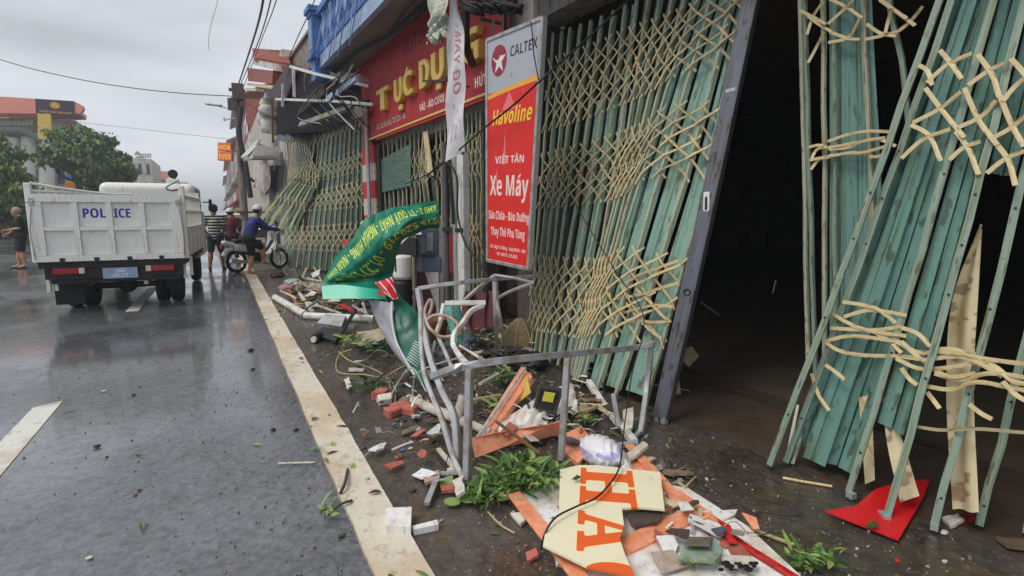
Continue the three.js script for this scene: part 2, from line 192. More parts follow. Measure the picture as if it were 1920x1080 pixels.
const M = {
  strip: mat(0xd0c9b8, { t: 'mud', s: 1.7, sv: 2.3, r: 0.6, bump: 0.003, bs: 0.2, name: 'pale edge strip' }),
  line: mat(0xd6d6d0, { t: 'blotch', s: 1.3, r: 0.5, name: 'lane paint' }),
  panelNear: mat(0x6f9c93, { t: 'streak', s: 0.9, sv: 1.7, r: 0.6, bump: 0.003, bs: 0.4, name: 'dented blue green sheet' }), uprightNear: mat(0x8ba393, { t: 'streak', s: 0.35, sv: 1.3, r: 0.55, name: 'worn green gate steel' }),
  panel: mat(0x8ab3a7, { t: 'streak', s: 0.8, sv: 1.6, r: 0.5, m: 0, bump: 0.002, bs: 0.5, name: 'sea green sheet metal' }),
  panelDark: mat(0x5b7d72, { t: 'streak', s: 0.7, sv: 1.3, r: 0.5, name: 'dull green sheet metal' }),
  upright: mat(0xb4bba4, { t: 'streak', s: 0.4, sv: 1.1, r: 0.45, m: 0, name: 'grey green gate steel' }),
  uprightGreen: mat(0xa3bba6, { t: 'streak', s: 0.4, sv: 1.3, r: 0.45, name: 'pale green gate steel' }),
  yellowGreen: mat(0xa9b183, { t: 'streak', s: 0.4, sv: 1.1, r: 0.5, name: 'yellowed gate steel' }),
  cream: mat(0xe2d0a0, { t: 'streak', s: 0.25, sv: 0.5, r: 0.55, name: 'cream lattice paint' }),
  creamDull: mat(0xc2b994, { t: 'streak', s: 0.25, sv: 0.5, r: 0.6, name: 'dirty cream lattice paint' }),
  creamSheet: mat(0xdcd0a8, { t: 'streak', s: 0.6, sv: 0.9, r: 0.5, name: 'cream sheet metal' }),
  post: mat(0x676b78, { t: 'streak', s: 0.7, sv: 1.2, r: 0.38, m: 0.35, name: 'blue grey steel' }),
  galv: mat(0xb2b4b8, { t: 'blotch', s: 0.4, r: 0.42, m: 0.35, name: 'bare galvanised tube' }),
  whiteTube: mat(0xdfe2e0, { t: 'blotch', s: 0.5, r: 0.4, name: 'white tube' }),
  black: mat(0x141416, { r: 0.55, name: 'black' }), rubber: mat(0x16161a, { r: 0.75, t: 'fine', s: 0.3, name: 'rubber' }),
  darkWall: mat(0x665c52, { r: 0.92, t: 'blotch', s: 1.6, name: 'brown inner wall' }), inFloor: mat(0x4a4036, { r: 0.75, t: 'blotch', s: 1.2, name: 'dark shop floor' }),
  grey: mat(0x8f8c88, { t: 'blotch', s: 1.8, r: 0.8, bump: 0.004, name: 'grey render' }), soffit: mat(0x8e8984, { t: 'blotch', s: 2.2, r: 0.85, name: 'stained soffit' }),
  offwhite: mat(0xc4c2bb, { t: 'blotch', s: 2.5, r: 0.8, name: 'off white render' }), whiteWall: mat(0xd3d3ce, { t: 'blotch', s: 3.1, r: 0.8, name: 'white render' }),
  blue: mat(0x4f80cc, { t: 'streak', s: 0.9, r: 0.55, name: 'blue paint' }), paleBlue: mat(0xa5c0e6, { t: 'streak', s: 0.8, r: 0.55, name: 'pale blue paint' }),
  red: mat(0xd52a27, { t: 'streak', s: 1.1, r: 0.6, name: 'red sheet' }), redDark: mat(0x8f2026, { t: 'streak', s: 1.4, r: 0.42, name: 'dull red panel' }), maroon: mat(0x4b1520, { t: 'fine', s: 0.5, r: 0.7, name: 'maroon cloth' }),
  gold: mat(0xe2c05a, { t: 'fine', s: 0.3, r: 0.32, m: 0.2, name: 'gold letter' }), goldDark: mat(0x7d5b22, { t: 'blotch', s: 0.3, r: 0.5, name: 'tarnished letter' }),
  tile: mat(0xa65a48, { t: 'blotch', s: 1.9, r: 0.75, name: 'terracotta' }), orange: mat(0xf0a07e, { t: 'mud', s: 0.45, r: 0.5, name: 'orange sign board' }),
  orangeVivid: mat(0xe8622a, { t: 'blotch', s: 0.5, r: 0.45, name: 'orange sign edge' }), white: mat(0xe6e7e6, { t: 'mud', s: 0.6, r: 0.5, name: 'dirty white sheet' }), plaster: mat(0xcfccc2, { t: 'mud', s: 0.5, r: 0.7, name: 'white shard' }),
  truck: mat(0xe4e5e0, { t: 'film', s: 0.9, r: 0.3, name: 'white truck paint' }), truckDark: mat(0x17181c, { t: 'fine', s: 0.4, r: 0.6, name: 'chassis black' }),
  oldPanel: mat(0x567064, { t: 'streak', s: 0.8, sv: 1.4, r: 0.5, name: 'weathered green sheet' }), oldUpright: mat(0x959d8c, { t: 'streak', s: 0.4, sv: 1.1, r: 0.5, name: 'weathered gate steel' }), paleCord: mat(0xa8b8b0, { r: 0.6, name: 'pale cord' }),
  leaf: mat(0x527f33, { phys: true, t: 'fine', s: 0.1, r: 0.55, transmission: 0.3, thickness: 0, name: 'leaf' }), leafDark: mat(0x35592a, { phys: true, r: 0.55, transmission: 0.3, thickness: 0, name: 'dark leaf' }), leafPale: mat(0x93ad5c, { phys: true, r: 0.55, transmission: 0.3, thickness: 0, name: 'pale leaf' }),
  bark: mat(0x4a4036, { t: 'blotch', s: 0.6, r: 0.9, name: 'bark' }), twig: mat(0xb3a47c, { t: 'fine', s: 0.2, r: 0.7, name: 'dry twig' }),
  concrete: mat(0x8b8781, { t: 'streak', s: 1.2, r: 0.85, name: 'concrete pole' }), darkTarp: mat(0x2a2a38, { t: 'blotch', s: 1.5, r: 0.6, name: 'dark tarpaulin' }), tarpRed: mat(0x40283a, { t: 'blotch', s: 1.5, r: 0.6, name: 'purple brown sheet' }),
  teal: mat(0x58a49b, { t: 'streak', s: 0.4, r: 0.4, name: 'teal plastic' }), brick: mat(0xb5665a, { t: 'mud', s: 0.3, r: 0.8, name: 'brick' }), wood: mat(0x8a6a4a, { t: 'streak', s: 0.2, sv: 0.8, r: 0.75, name: 'wood' }),
  chrome: mat(0xc9ccd0, { r: 0.2, m: 0.9, name: 'bright metal' }), skin: mat(0xa06f52, { r: 0.55, name: 'skin' }), glassDark: mat(0x20262c, { r: 0.12, name: 'dark pane' }), cable: mat(0x111113, { r: 0.6, name: 'cable' }),
};
M.creamLong = M.creamSheet.clone(); M.creamLong.map = M.creamSheet.map.clone(); M.creamLong.map.rotation = Math.PI / 2; M.creamLong.map.needsUpdate = true; M.creamLong.name = 'cream sheet metal, grain along';
// ---------------------------------------------------------------- the ground, the road, the pavement
{
  const sheet = (l0, l1, s0, s1, y) => { const g = new THREE.PlaneGeometry(l1 - l0, s1 - s0).rotateX(-Math.PI / 2); g.rotateY(-TH); const c = road((l0 + l1) / 2, y, (s0 + s1) / 2); g.translate(c.x, c.y, c.z); return triUV(g); };
  struct('ground', sheet(-400, 400, -60, 900, -0.03), mat(0x5d5a54, { t: 'blotch', s: 5, r: 0.85, name: 'earth' }));
  struct('road', sheet(-9.5, 0.455, -8, 420, 0), asphalt);
  struct('pavement', sheet(0.455, 3.9, -8, 200, 0.002), pave);
  // the pale strip along the road, its edges worn
  const e = mulberry(3), pts = []; const wob = s => 0.003 * Math.sin(s * 3.1) + 0.003 * Math.sin(s * 13.7);
  const A = [], B = []; for (let s = -2; s < 150; s += s < 14 ? 0.22 : 6) { A.push(road(0.446 + wob(s) + (e() - 0.5) * 0.008, 0.022, s)); B.push(road(0.656 + wob(s + 9) * 0.8 + (e() - 0.5) * 0.008, 0.022, s)); }
  struct('kerb_strip', slab([...A, ...B.reverse()], 0.03, { ux: RR }), M.strip);
  struct('far_kerb', roadBox(-9.75, -9.5, -0.02, 0.13, -6, 300), M.grey);
  struct('far_pavement', sheet(-14.5, -9.75, -6, 300, 0.12), mat(0x7d7770, { t: 'blotch', s: 3, r: 0.7, name: 'far paving' }));
  // broken lane line
  for (const [s0, s1] of [[0.7, 5.15], [9.6, 12.6], [17.1, 20.1], [24.6, 27.6], [32, 35]]) struct('lane_marking', slab([road(-1.33, 0.005, s0), road(-1.17, 0.005, s0), road(-1.17, 0.005, s1 + 0.03), road(-1.33, 0.005, s1 - 0.05)], 0.004), M.line);
}

// ---------------------------------------------------------------- the near shop, open behind its wrecked gates
const shop = thing('shop_house', 'nearest shop with a dark open front behind wrecked green gates', 'shop', V(3.5, 0, -1));
part('lintel', box3(3.3, 3.62, 3.43, 3.84, -4.95, 4), mat(0x9b9997, { t: 'streak', s: 1.6, r: 0.8, name: 'pale grey beam' }), shop);
part('upper_wall', box3(3.5, 3.75, 3.84, 9, -4.95, 4), M.offwhite, shop);
part('canopy_slab', box3(2.55, 3.3, 3.86, 4.05, -4.95, 4), mat(0x77767a, { t: 'blotch', s: 2, r: 0.85, name: 'grey slab' }), shop);
part('side_pier', box3(3.32, 3.75, -0.02, 3.43, -5.28, -4.93), mat(0x55504c, { t: 'streak', s: 1.4, r: 0.8, name: 'dark pier' }), shop);
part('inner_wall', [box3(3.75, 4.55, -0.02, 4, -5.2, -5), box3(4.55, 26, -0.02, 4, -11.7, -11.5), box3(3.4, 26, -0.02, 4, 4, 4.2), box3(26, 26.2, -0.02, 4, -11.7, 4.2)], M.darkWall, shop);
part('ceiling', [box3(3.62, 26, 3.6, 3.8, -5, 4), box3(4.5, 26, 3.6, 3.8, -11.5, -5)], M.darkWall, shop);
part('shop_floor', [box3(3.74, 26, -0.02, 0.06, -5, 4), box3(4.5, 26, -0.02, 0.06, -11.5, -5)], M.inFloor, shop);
part('door_sill', box3(3.68, 3.74, -0.02, 0.075, -4.93, 4), mat(0x3a3129, { t: 'mud', s: 0.6, r: 0.6, name: 'worn sill' }), shop);
struct('shop_apron', box3(2.9, 3.68, -0.02, 0.006, -4.9, 4), mat(0x4a4038, { t: 'mud', s: 1.3, r: 0.5, bump: 0.006, name: 'muddy apron' }));
{ // a few things just showing in the dark
  const p = X(1295, 668, 3.62); single('cardboard_flap', slab([X(1282, 655, 3.6), X(1296, 650, 3.58), X(1310, 668, 3.6), X(1292, 688, 3.62), X(1279, 676, 3.64)], 0.004), M.creamSheet, 'small cream cardboard piece caught behind the foot of the dark gate post', 'cardboard', p);
  const q = X(1270, 720, 3.3); single('cardboard_flap', slab([X(1264, 700, 3.3), X(1272, 712, 3.3), X(1276, 738, 3.28), X(1262, 742, 3.3)], 0.004), M.creamSheet, 'torn cream cardboard strip beside the bottom of the dark gate post', 'cardboard', q);
  const r = X(1450, 538, 5); single('metal_rod', tube([X(1455, 525, 5), X(1452, 538, 5), X(1449, 550, 5)], 0.012), M.chrome, 'short bright curved rod standing in the dark shop opening', 'rod', r);
  const t = X(1330, 578, 5); single('metal_strip', beam(X(1315, 567, 5), X(1350, 592, 5), 0.014, 0.01), M.galv, 'thin slanted strip glinting inside the dark shop', 'strip', t);
}

// ---------------------------------------------------------------- folding gates
// uprights: lists of points from the rail down; bars cross in bands between them; sheets hang behind
const shiftUV = (g, a, b) => { const u = g.attributes.uv; for (let i = 0; i < u.count; i++) u.setXY(i, u.getX(i) + a, u.getY(i) + b); return g; };
function gate(name, label, base, o) {
  const g = thing(name, label, 'gate', base, null), C = o.uprights.map(p => new THREE.CatmullRomCurve3(p, false, 'centripetal')), out = o.out || V(-1, 0.1, -0.2);
  const at = (k, f) => { const a = clamp(Math.floor(k), 0, C.length - 1), b = Math.min(a + 1, C.length - 1); return C[a].getPoint(clamp(f)).lerp(C[b].getPoint(clamp(f)), k - a); };
  const pr = o.chan ? chan(o.w || 0.026, o.d || 0.018, 0.004) : rect(o.w || 0.024, o.d || 0.016, 0.003);
  C.forEach((c, i) => { if (!o.skip || !o.skip.includes(i)) part('upright', shiftUV(sweep(c.getPoints(14).map((p, j) => j && j < 14 ? p.addScaledVector(out, 0.012 * (hash(i, j, 5) - 0.5)).add(V(0, 0, 0.010 * (hash(i, j, 9) - 0.5))) : p), pr, out), hash(i, 3, 1), hash(i, 4, 2) * 3), o.mats[i % o.mats.length], g); });
  const r = mulberry(o.seed || 1);
  for (const b of o.bands || []) {
    const n = C.length - 1, f = (k, q) => mix(mix(b.a[0], b.a[1], k / n), mix(b.z[0], b.z[1], k / n), q / b.rows), span = b.span || 2, bar = (k0, q0, k1, q1, m) => {
      const p = [], e = 0.16; for (let i = 0; i <= 6; i++) { const u = i / 6 * (1 + 2 * e) - e, k = mix(k0, k1, u), q = mix(q0, q1, u); const kk = clamp(k, -0.3, n + 0.3), w = at(clamp(kk, 0, n), f(clamp(kk, 0, n), q)); if (kk < 0 || kk > n) { const d = at(1, 0.5).sub(at(0, 0.5)); w.addScaledVector(d, kk < 0 ? kk : kk - n); } w.addScaledVector(out, 0.014 + 0.012 * Math.sin(i / 6 * Math.PI * span) + m); p.push(w); }
      return sweep(p, rect((b.w || 0.016) * (0.85 + 0.3 * r()), 0.004), out);
    };
    for (let q = 0; q < b.rows; q += span) for (let k = 0; k < n; k++) {
      const kk = Math.min(k + span, n), dq = kk - k; if (b.drop && r() < b.drop) continue;
      part('lattice_bar', bar(k, q, kk, q + dq, 0), b.mats[Math.floor(r() * b.mats.length)], g); part('lattice_bar', bar(k, q + dq, kk, q, 0.006), b.mats[Math.floor(r() * b.mats.length)], g);
    }
  }
  for (const s of o.sheets || []) {   // [k0, k1, f0, f1, material, fold]
    const [k0, k1, f0, f1, m, fold = 0.03, back = 0.03] = s, rows = [];
    const cr = 0.3 + 0.4 * r(), cols = [0, 0.05, cr - 0.03, cr, cr + 0.04, 0.95, 1], dz = [0.25, 0, 0.62, 1, 0.66, 0.1, 0.3].map(x => x * (0.8 + 0.4 * r()));
    const gg = []; const ph = r() * 6;
    for (let j = 0; j < cols.length; j++) gg.push(Array.from({ length: 11 }, (_, i) => { const fr = i / 10, p = at(mix(k0, k1, cols[j]), mix(f0, f1, fr)); return p.addScaledVector(out, -back - fold * dz[j] * (0.8 + 0.35 * Math.sin(fr * 5 + ph + j * 0.5) + 0.5 * (hash(j, i, Math.floor(ph * 50)) - 0.5))); }));
    const pos = [], uv = []; let L = 0; for (let j = 0; j < cols.length - 1; j++) { const w = gg[j][5].distanceTo(gg[j + 1][5]); for (let i = 0; i < 10; i++) { const a = gg[j][i], b = gg[j + 1][i], c = gg[j + 1][i + 1], d = gg[j][i + 1]; for (const [p, u, v] of [[a, L, i], [b, L + w, i], [c, L + w, i + 1], [a, L, i], [c, L + w, i + 1], [d, L, i + 1]]) { pos.push(p.x, p.y, p.z); uv.push(u, v * 0.3 + k0); } } L += w; }
    const ge = shiftUV(geo(pos, uv), r() * 2, r() * 3), back2 = ge.clone(); back2.translate(-out.x * 0.002, -out.y * 0.002, -out.z * 0.002);
    part('sheet_panel', [ge, back2], m, g);
  }
  return { g, at, C };
}
const lerpX = (p, a, b, t) => X(p[0], p[1], mix(a, b, t));

// main gate of the near shop: hung at the top, kicked out into the street at the bottom
const U1 = [[1037, 62, 1016, 340, 990, 648], [1053, 58, 1028, 340, 996, 655], [1069, 52, 1041, 340, 1003, 662], [1089, 45, 1052, 345, 1012, 668], [1108, 38, 1066, 345, 1020, 672], [1128, 30, 1086, 345, 1030, 678], [1150, 20, 1108, 345, 1046, 685], [1172, 8, 1130, 345, 1064, 695], [1194, 0, 1150, 345, 1070, 701], [1217, -8, 1160, 345, 1074, 705], [1241, -15, 1168, 345, 1077, 708], [1266, -25, 1178, 345, 1080, 711], [1292, -35, 1190, 340, 1084, 714], [1318, -45, 1204, 326, 1092, 718], [1350, -55, 1240, 321, 1120, 729], [1390, -65, 1286, 332, 1154, 741], [1414, -75, 1322, 345, 1210, 760]];
const foot = (x, y) => G(x, y, 0.05);
function threePt([a, b, c, d, e, f]) { const t = X(a, b, 3.47), ft = foot(e, f), u = clamp((d - b) / (f - b)); return [t, X(c, d, mix(t.x, ft.x, u * 0.93)), ft]; }
const mainGate = gate('folding_gate', 'long green folding gate bulging out between the tall red sign and dark steel post', V(3.2, 0, -3.5), {
  uprights: U1.map(threePt), mats: [M.upright, M.uprightGreen, M.upright], w: 0.03, d: 0.02, chan: true, seed: 5,
  bands: [
    { a: [0.10, 0.07], z: [0.32, 0.225], rows: 4, w: 0.017, mats: [M.creamDull, M.creamDull, M.cream] },
    { a: [0.42, 0.325], z: [0.575, 0.49], rows: 4, w: 0.017, mats: [M.creamDull, M.cream] },
    { a: [0.74, 0.675], z: [0.93, 0.85], rows: 4, w: 0.018, mats: [M.cream], drop: 0.03 },
  ],
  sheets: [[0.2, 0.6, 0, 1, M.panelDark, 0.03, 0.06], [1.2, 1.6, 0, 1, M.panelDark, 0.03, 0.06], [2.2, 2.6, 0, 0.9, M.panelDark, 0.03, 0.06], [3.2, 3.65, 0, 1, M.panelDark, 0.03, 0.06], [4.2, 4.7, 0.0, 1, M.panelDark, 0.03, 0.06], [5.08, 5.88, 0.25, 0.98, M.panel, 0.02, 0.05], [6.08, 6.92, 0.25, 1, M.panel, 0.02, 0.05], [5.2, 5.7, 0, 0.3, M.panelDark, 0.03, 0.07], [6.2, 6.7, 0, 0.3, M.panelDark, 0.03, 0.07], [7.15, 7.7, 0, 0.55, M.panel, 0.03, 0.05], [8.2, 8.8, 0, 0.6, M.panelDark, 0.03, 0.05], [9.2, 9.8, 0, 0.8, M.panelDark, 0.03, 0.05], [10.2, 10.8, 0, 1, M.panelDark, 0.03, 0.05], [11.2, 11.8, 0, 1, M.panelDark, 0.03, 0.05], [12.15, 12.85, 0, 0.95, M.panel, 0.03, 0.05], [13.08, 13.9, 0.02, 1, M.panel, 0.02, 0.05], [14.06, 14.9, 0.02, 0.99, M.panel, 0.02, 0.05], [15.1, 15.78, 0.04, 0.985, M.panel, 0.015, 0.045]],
});
{ // the dark closing post and the plain bars left behind
  const g = mainGate.g, top = X(1425, -80, 3.47), mid = X(1331, 370, 3.13), ft = G(1240, 782, 0.045), pl = [top, mid, ft];
  const post = part('closing_post', sweep(curve(pl, 16), chan(0.105, 0.06, 0.006), V(-1, 0.1, 0.25)), M.post, g, 'dark blue grey steel closing post');
  const on = f => { const c = new THREE.CatmullRomCurve3(pl); return c.getPoint(f); }, o = V(-1, 0.1, 0.25).normalize(), face = f => on(f).addScaledVector(o, 0.031), ax = on(0.53).sub(on(0.5)).normalize();
  part('handle', [rbx(0.045, 0.16, 0.012, 0.005, 0, 0, 0)].map(h => { h.applyQuaternion(new THREE.Quaternion().setFromUnitVectors(V(0, 0, 1), o)); const p = face(0.515); return h.translate(p.x, p.y, p.z); }), M.whiteTube, post, 'pale oblong pull plate');
  part('lock_slot', [rbx(0.018, 0.09, 0.008, 0.003, 0, 0, 0)].map(h => { h.applyQuaternion(new THREE.Quaternion().setFromUnitVectors(V(0, 0, 1), o)); const p = face(0.515).addScaledVector(o, 0.006); return h.translate(p.x, p.y, p.z); }), M.black, post);
  part('lock_ring', [new THREE.TorusGeometry(0.022, 0.006, 6, 18)].map(h => { h.applyQuaternion(new THREE.Quaternion().setFromUnitVectors(V(0, 0, 1), o)); const p = face(0.715); return triUV(h).translate(p.x, p.y, p.z); }), M.black, post);
  part('post_foot', [-0.03, 0.03].map(d => { const p = on(1); return box3(p.x - 0.02, p.x + 0.015, 0.008, 0.06, p.z + d - 0.018, p.z + d + 0.018); }), M.galv, post);
  part('tape_mark', [rbx(0.07, 0.025, 0.004, 0.001, 0, 0, 0)].map(h => { h.applyQuaternion(new THREE.Quaternion().setFromUnitVectors(V(0, 0, 1), o)); const p = face(0.275); return h.translate(p.x, p.y, p.z); }), M.galv, post);
  for (const [a, b, c, d, e, f, gg, h] of [[1272, 488, 1240, 500, 1205, 512, 1170, 532], [1272, 530, 1238, 540, 1200, 552, 1150, 560], [1262, 575, 1230, 572, 1190, 580, 1130, 600], [1258, 602, 1225, 604, 1190, 600, 1165, 606], [1250, 640, 1225, 624, 1200, 600, 1168, 560], [1168, 626, 1150, 600, 1140, 570, 1130, 540], [1258, 604, 1240, 590, 1215, 562, 1190, 540]]) {
    const xx = 2.93; part('lattice_bar', sweep(curve([X(a, b, xx), X(c, d, xx - 0.03), X(e, f, xx - 0.02), X(gg, h, xx + 0.02)], 12), rect(0.02, 0.005), V(-1, 0, 0.3)), M.cream, g);
  }
}

// the far leaf of the same opening: hanging straight behind
const RU = [[1494, -270, 1500, 0, 1516, 690], [1504, -275, 1509, 0, 1530, 720], [1538, -290, 1545, 0, 1546, 745], [1560, -300, 1566, 0, 1566, 760], [1612, -320, 1618, 0, 1633, 340, 1640, 700], [1650, -340, 1668, 0, 1699, 160, 1720, 500]];
gate('folding_gate', 'narrow upright green gate leaf hanging straight at the right of the dark opening', V(3.5, 0, -1.3), {
  uprights: RU.map(r => { const p = []; for (let i = 0; i < r.length; i += 2) p.push(X(r[i], r[i + 1], 3.44)); return p; }), mats: [M.upright, M.uprightNear], w: 0.024, d: 0.018, chan: true, seed: 15,
  sheets: [[2.1, 3.0, 0.02, 1, M.panelNear, 0.02], [3.0, 4.15, 0.0, 1, M.panelNear, 0.035]], bands: [],
});
{ const g = scene.children[scene.children.length - 1], bars = (l, xx, m, w = 0.017) => { for (const p of l) { const q = []; for (let i = 0; i < p.length; i += 2) q.push(X(p[i], p[i + 1], xx + (i % 4 ? 0.012 : -0.012))); part('lattice_bar', sweep(curve(q, 14), rect(w, 0.005), V(-1, 0, 0.5)), m, g); } };
  bars([[1500, 20, 1530, 35, 1548, 45], [1515, 118, 1530, 90, 1545, 60], [1513, 65, 1525, 30, 1542, 5], [1550, -5, 1590, 15, 1616, 34], [1552, 45, 1580, 20, 1600, 0], [1553, 80, 1590, 70, 1613, 32], [1514, 30, 1535, 45, 1560, 60], [1556, 60, 1590, 72, 1612, 74], [1625, 45, 1650, 62, 1680, 68], [1660, 62, 1665, 40, 1672, 15], [1640, -10, 1665, 10, 1700, 35], [1680, 62, 1705, 42, 1730, 12], [1622, 74, 1650, 68, 1685, 58], [1650, 0, 1680, 22, 1716, 48], [1500, -30, 1550, -60, 1620, -110], [1500, -110, 1560, -70, 1625, -30]], 3.4, M.cream);
  bars([[1516, 276, 1535, 272, 1552, 276, 1600, 268, 1625, 264], [1552, 265, 1590, 252, 1625, 246, 1668, 247], [1554, 280, 1590, 276, 1620, 264, 1660, 258], [1554, 292, 1590, 288, 1625, 284, 1668, 272], [1520, 302, 1530, 282, 1545, 275], [1520, 318, 1535, 300, 1556, 294], [1519, 300, 1560, 292, 1600, 286, 1624, 290], [1630, 294, 1650, 292, 1672, 270], [1630, 262, 1650, 262, 1680, 274]], 3.4, M.cream);
  bars([[1511, 660, 1514, 672, 1524, 680], [1512, 625, 1515, 650, 1513, 672]], 3.3, M.creamDull, 0.012);
}

// the nearest gate, slumped across the right of the picture
const slant = (a, b, c, d, n = 3) => { const ft = G(c, d, 0.035), tx = 3.44, p = []; const ty = -330, k = (a - c) / (b - d), top = X(c + k * (ty - d), ty, tx); for (let i = 0; i <= n; i++) { const u = i / n, y = mix(ty, d, Math.pow(u, 0.8)); p.push(i === 0 ? top : i === n ? ft : X(c + k * (y - d) + 6 * Math.sin(u * 3.1), y, mix(tx, ft.x, clamp((y - ty) / (d - ty)) * 0.96))); } return p; };
const near = gate('folding_gate', 'nearest green gate slumped across the right side with squashed cream lattice above red sheet', V(3.0, 0, -0.9), {
  uprights: [slant(1757, 0, 1443, 872), slant(1782, 0, 1474, 866), slant(1860, 0, 1592, 922), slant(1920, 0, 1664, 966), slant(1995, 0, 1752, 984), slant(2075, 0, 1836, 984), slant(2155, 0, 1925, 1000), slant(2240, 0, 2010, 1040)],
  mats: [M.uprightNear], w: 0.03, d: 0.024, chan: true, seed: 25, out: V(-1, 0.12, 0.25),
  bands: [{ a: [0.36, 0.36], z: [0.52, 0.52], rows: 2, span: 1, w: 0.018, mats: [M.creamDull, M.cream], drop: 1 }],
  sheets: [[0.9, 1.25, 0.0, 0.97, M.panelNear, 0.03, 0.09], [1.18, 1.55, 0.0, 0.985, M.panelNear, 0.02, 0.06], [1.52, 1.94, 0.0, 0.98, M.panelNear, 0.05, 0.09], [2.12, 2.84, 0.02, 0.87, M.panelNear, 0.055, 0.05], [3.12, 3.8, 0.0, 0.42, M.panelNear, 0.06, 0.06], [5.1, 5.9, 0, 0.5, M.panelNear, 0.03], [2.8, 2.95, 0.0, 0.80, M.panelNear, 0.03, 0.13]],
});
{ const g = near.g, bars = (l, m, w = 0.019) => { for (const p of l) { const q = []; for (let i = 0; i < p.length; i += 2) { const y = p[i + 1], xx = mix(3.44, 2.93, clamp((y + 330) / 1280)) - 0.10; q.push(X(p[i], y, xx + (i % 4 ? 0.014 : 0))); } part('lattice_bar', sweep(curve(q, 16), rect(w, 0.006), V(-1, 0.1, 0.35)), m, g); } };
  bars([[1762, 94, 1780, 115, 1803, 148], [1738, 155, 1775, 122, 1822, 100], [1833, 102, 1860, 140, 1874, 183], [1815, 160, 1850, 135, 1882, 118], [1735, 165, 1765, 205, 1808, 258], [1712, 230, 1760, 205, 1802, 172], [1808, 165, 1835, 225, 1870, 272], [1795, 240, 1840, 218, 1868, 188], [1708, 234, 1740, 252, 1764, 302], [1690, 297, 1730, 262, 1782, 242], [1792, 246, 1815, 278, 1835, 328], [1780, 300, 1805, 278, 1838, 265], [1875, 180, 1895, 230, 1920, 275], [1880, 190, 1905, 160, 1930, 140], [1862, 262, 1890, 300, 1904, 348], [1850, 325, 1885, 298, 1930, 280], [1895, 110, 1918, 135, 1940, 170], [1722, 122, 1738, 132, 1748, 160], [1855, 262, 1895, 240, 1925, 215]], M.cream);
  bars([[1580, 566, 1620, 572, 1650, 582, 1680, 606], [1560, 588, 1600, 610, 1640, 622, 1700, 630], [1582, 594, 1625, 582, 1665, 585, 1700, 592], [1556, 615, 1610, 618, 1650, 618, 1690, 612], [1546, 640, 1590, 630, 1640, 634, 1690, 642], [1546, 640, 1570, 656, 1620, 666, 1690, 668, 1740, 676], [1690, 614, 1720, 625, 1745, 650], [1640, 622, 1670, 640, 1690, 662], [1680, 640, 1720, 660, 1760, 660, 1830, 665], [1680, 672, 1720, 690, 1770, 690, 1820, 682, 1850, 676], [1690, 640, 1730, 676, 1780, 706, 1830, 700], [1752, 655, 1790, 655, 1825, 668, 1900, 680, 1950, 684], [1752, 672, 1800, 668, 1838, 682, 1880, 706], [1752, 700, 1800, 712, 1850, 700, 1900, 704, 1940, 712], [1736, 724, 1780, 730, 1830, 716, 1890, 726, 1940, 735], [1835, 670, 1870, 690, 1900, 715, 1930, 720], [1738, 735, 1750, 750, 1762, 766], [1817, 758, 1838, 774, 1860, 786], [1880, 715, 1905, 740, 1930, 755], [1522, 700, 1535, 740, 1555, 770], [1690, 690, 1705, 710, 1720, 722], [1548, 684, 1570, 700, 1584, 712]], M.cream);
  bars([[1720, 800, 1760, 806, 1830, 804, 1930, 812]], M.creamDull, 0.014);
  const Q = (x, y, dx = 0) => X(x, y, mix(3.44, 2.93, clamp((y + 330) / 1280)) + dx);
  part('cream_sheet', patch([[Q(1655, 752, -0.04), Q(1663, 830, -0.05), Q(1688, 942, -0.09)], [Q(1657, 745, -0.03), Q(1690, 820, -0.02), Q(1724, 930, -0.05)]], 10, 4, true, (p, u, v) => { p.x += 0.012 * Math.sin(v * 3.1) * u; }), M.creamLong, g, 'cream sheet strip twisted loose at its foot');
  part('cream_sheet', patch([[Q(1838, 420, 0.06), Q(1786, 560, 0.06), Q(1774, 720, 0.05), Q(1786, 955, 0.02)], [Q(1842, 430, 0.06), Q(1834, 560, 0.03), Q(1826, 720, 0.02), Q(1836, 960, -0.01)]], 14, 5, true, (p, u, v) => { p.x += 0.02 * Math.sin(v * 6.2); }), M.creamLong, g, 'long cream sheet hanging straight down');
  part('cream_sheet', slab([Q(1610, 745, 0.02), Q(1634, 740, 0.02), Q(1640, 900, 0), Q(1622, 908, 0)], 0.003), M.creamSheet, g);
  for (const [a, b, c, d] of [[1652, 962, 1664, 975], [1590, 925, 1602, 932], [1745, 985, 1760, 990]]) part('bottom_runner', beam(G(a, b, 0.03), G(c, d, 0.03), 0.03, 0.03), M.galv, g);
  { const q = near.C, o = V(-1, 0.12, 0.25).normalize(); for (let i = 0; i < 7; i++) for (const f of [0.42, 0.5, 0.58, 0.72, 0.9]) { const p = q[i].getPoint(f + 0.013 * i).addScaledVector(o, 0.0125); part('bolt_hole', rod(p, p.clone().addScaledVector(o, 0.003), 0.0055, 0.0055, 8), M.black, g); } }
  // thin rods seen inside behind it
  for (const [a, b, c, d] of [[1496, 760, 1474, 866], [1530, 740, 1486, 870]]) part('rod', beam(X(a, b, 3.15), G(c, d, 0.03), 0.016, 0.012), M.upright, g);
}
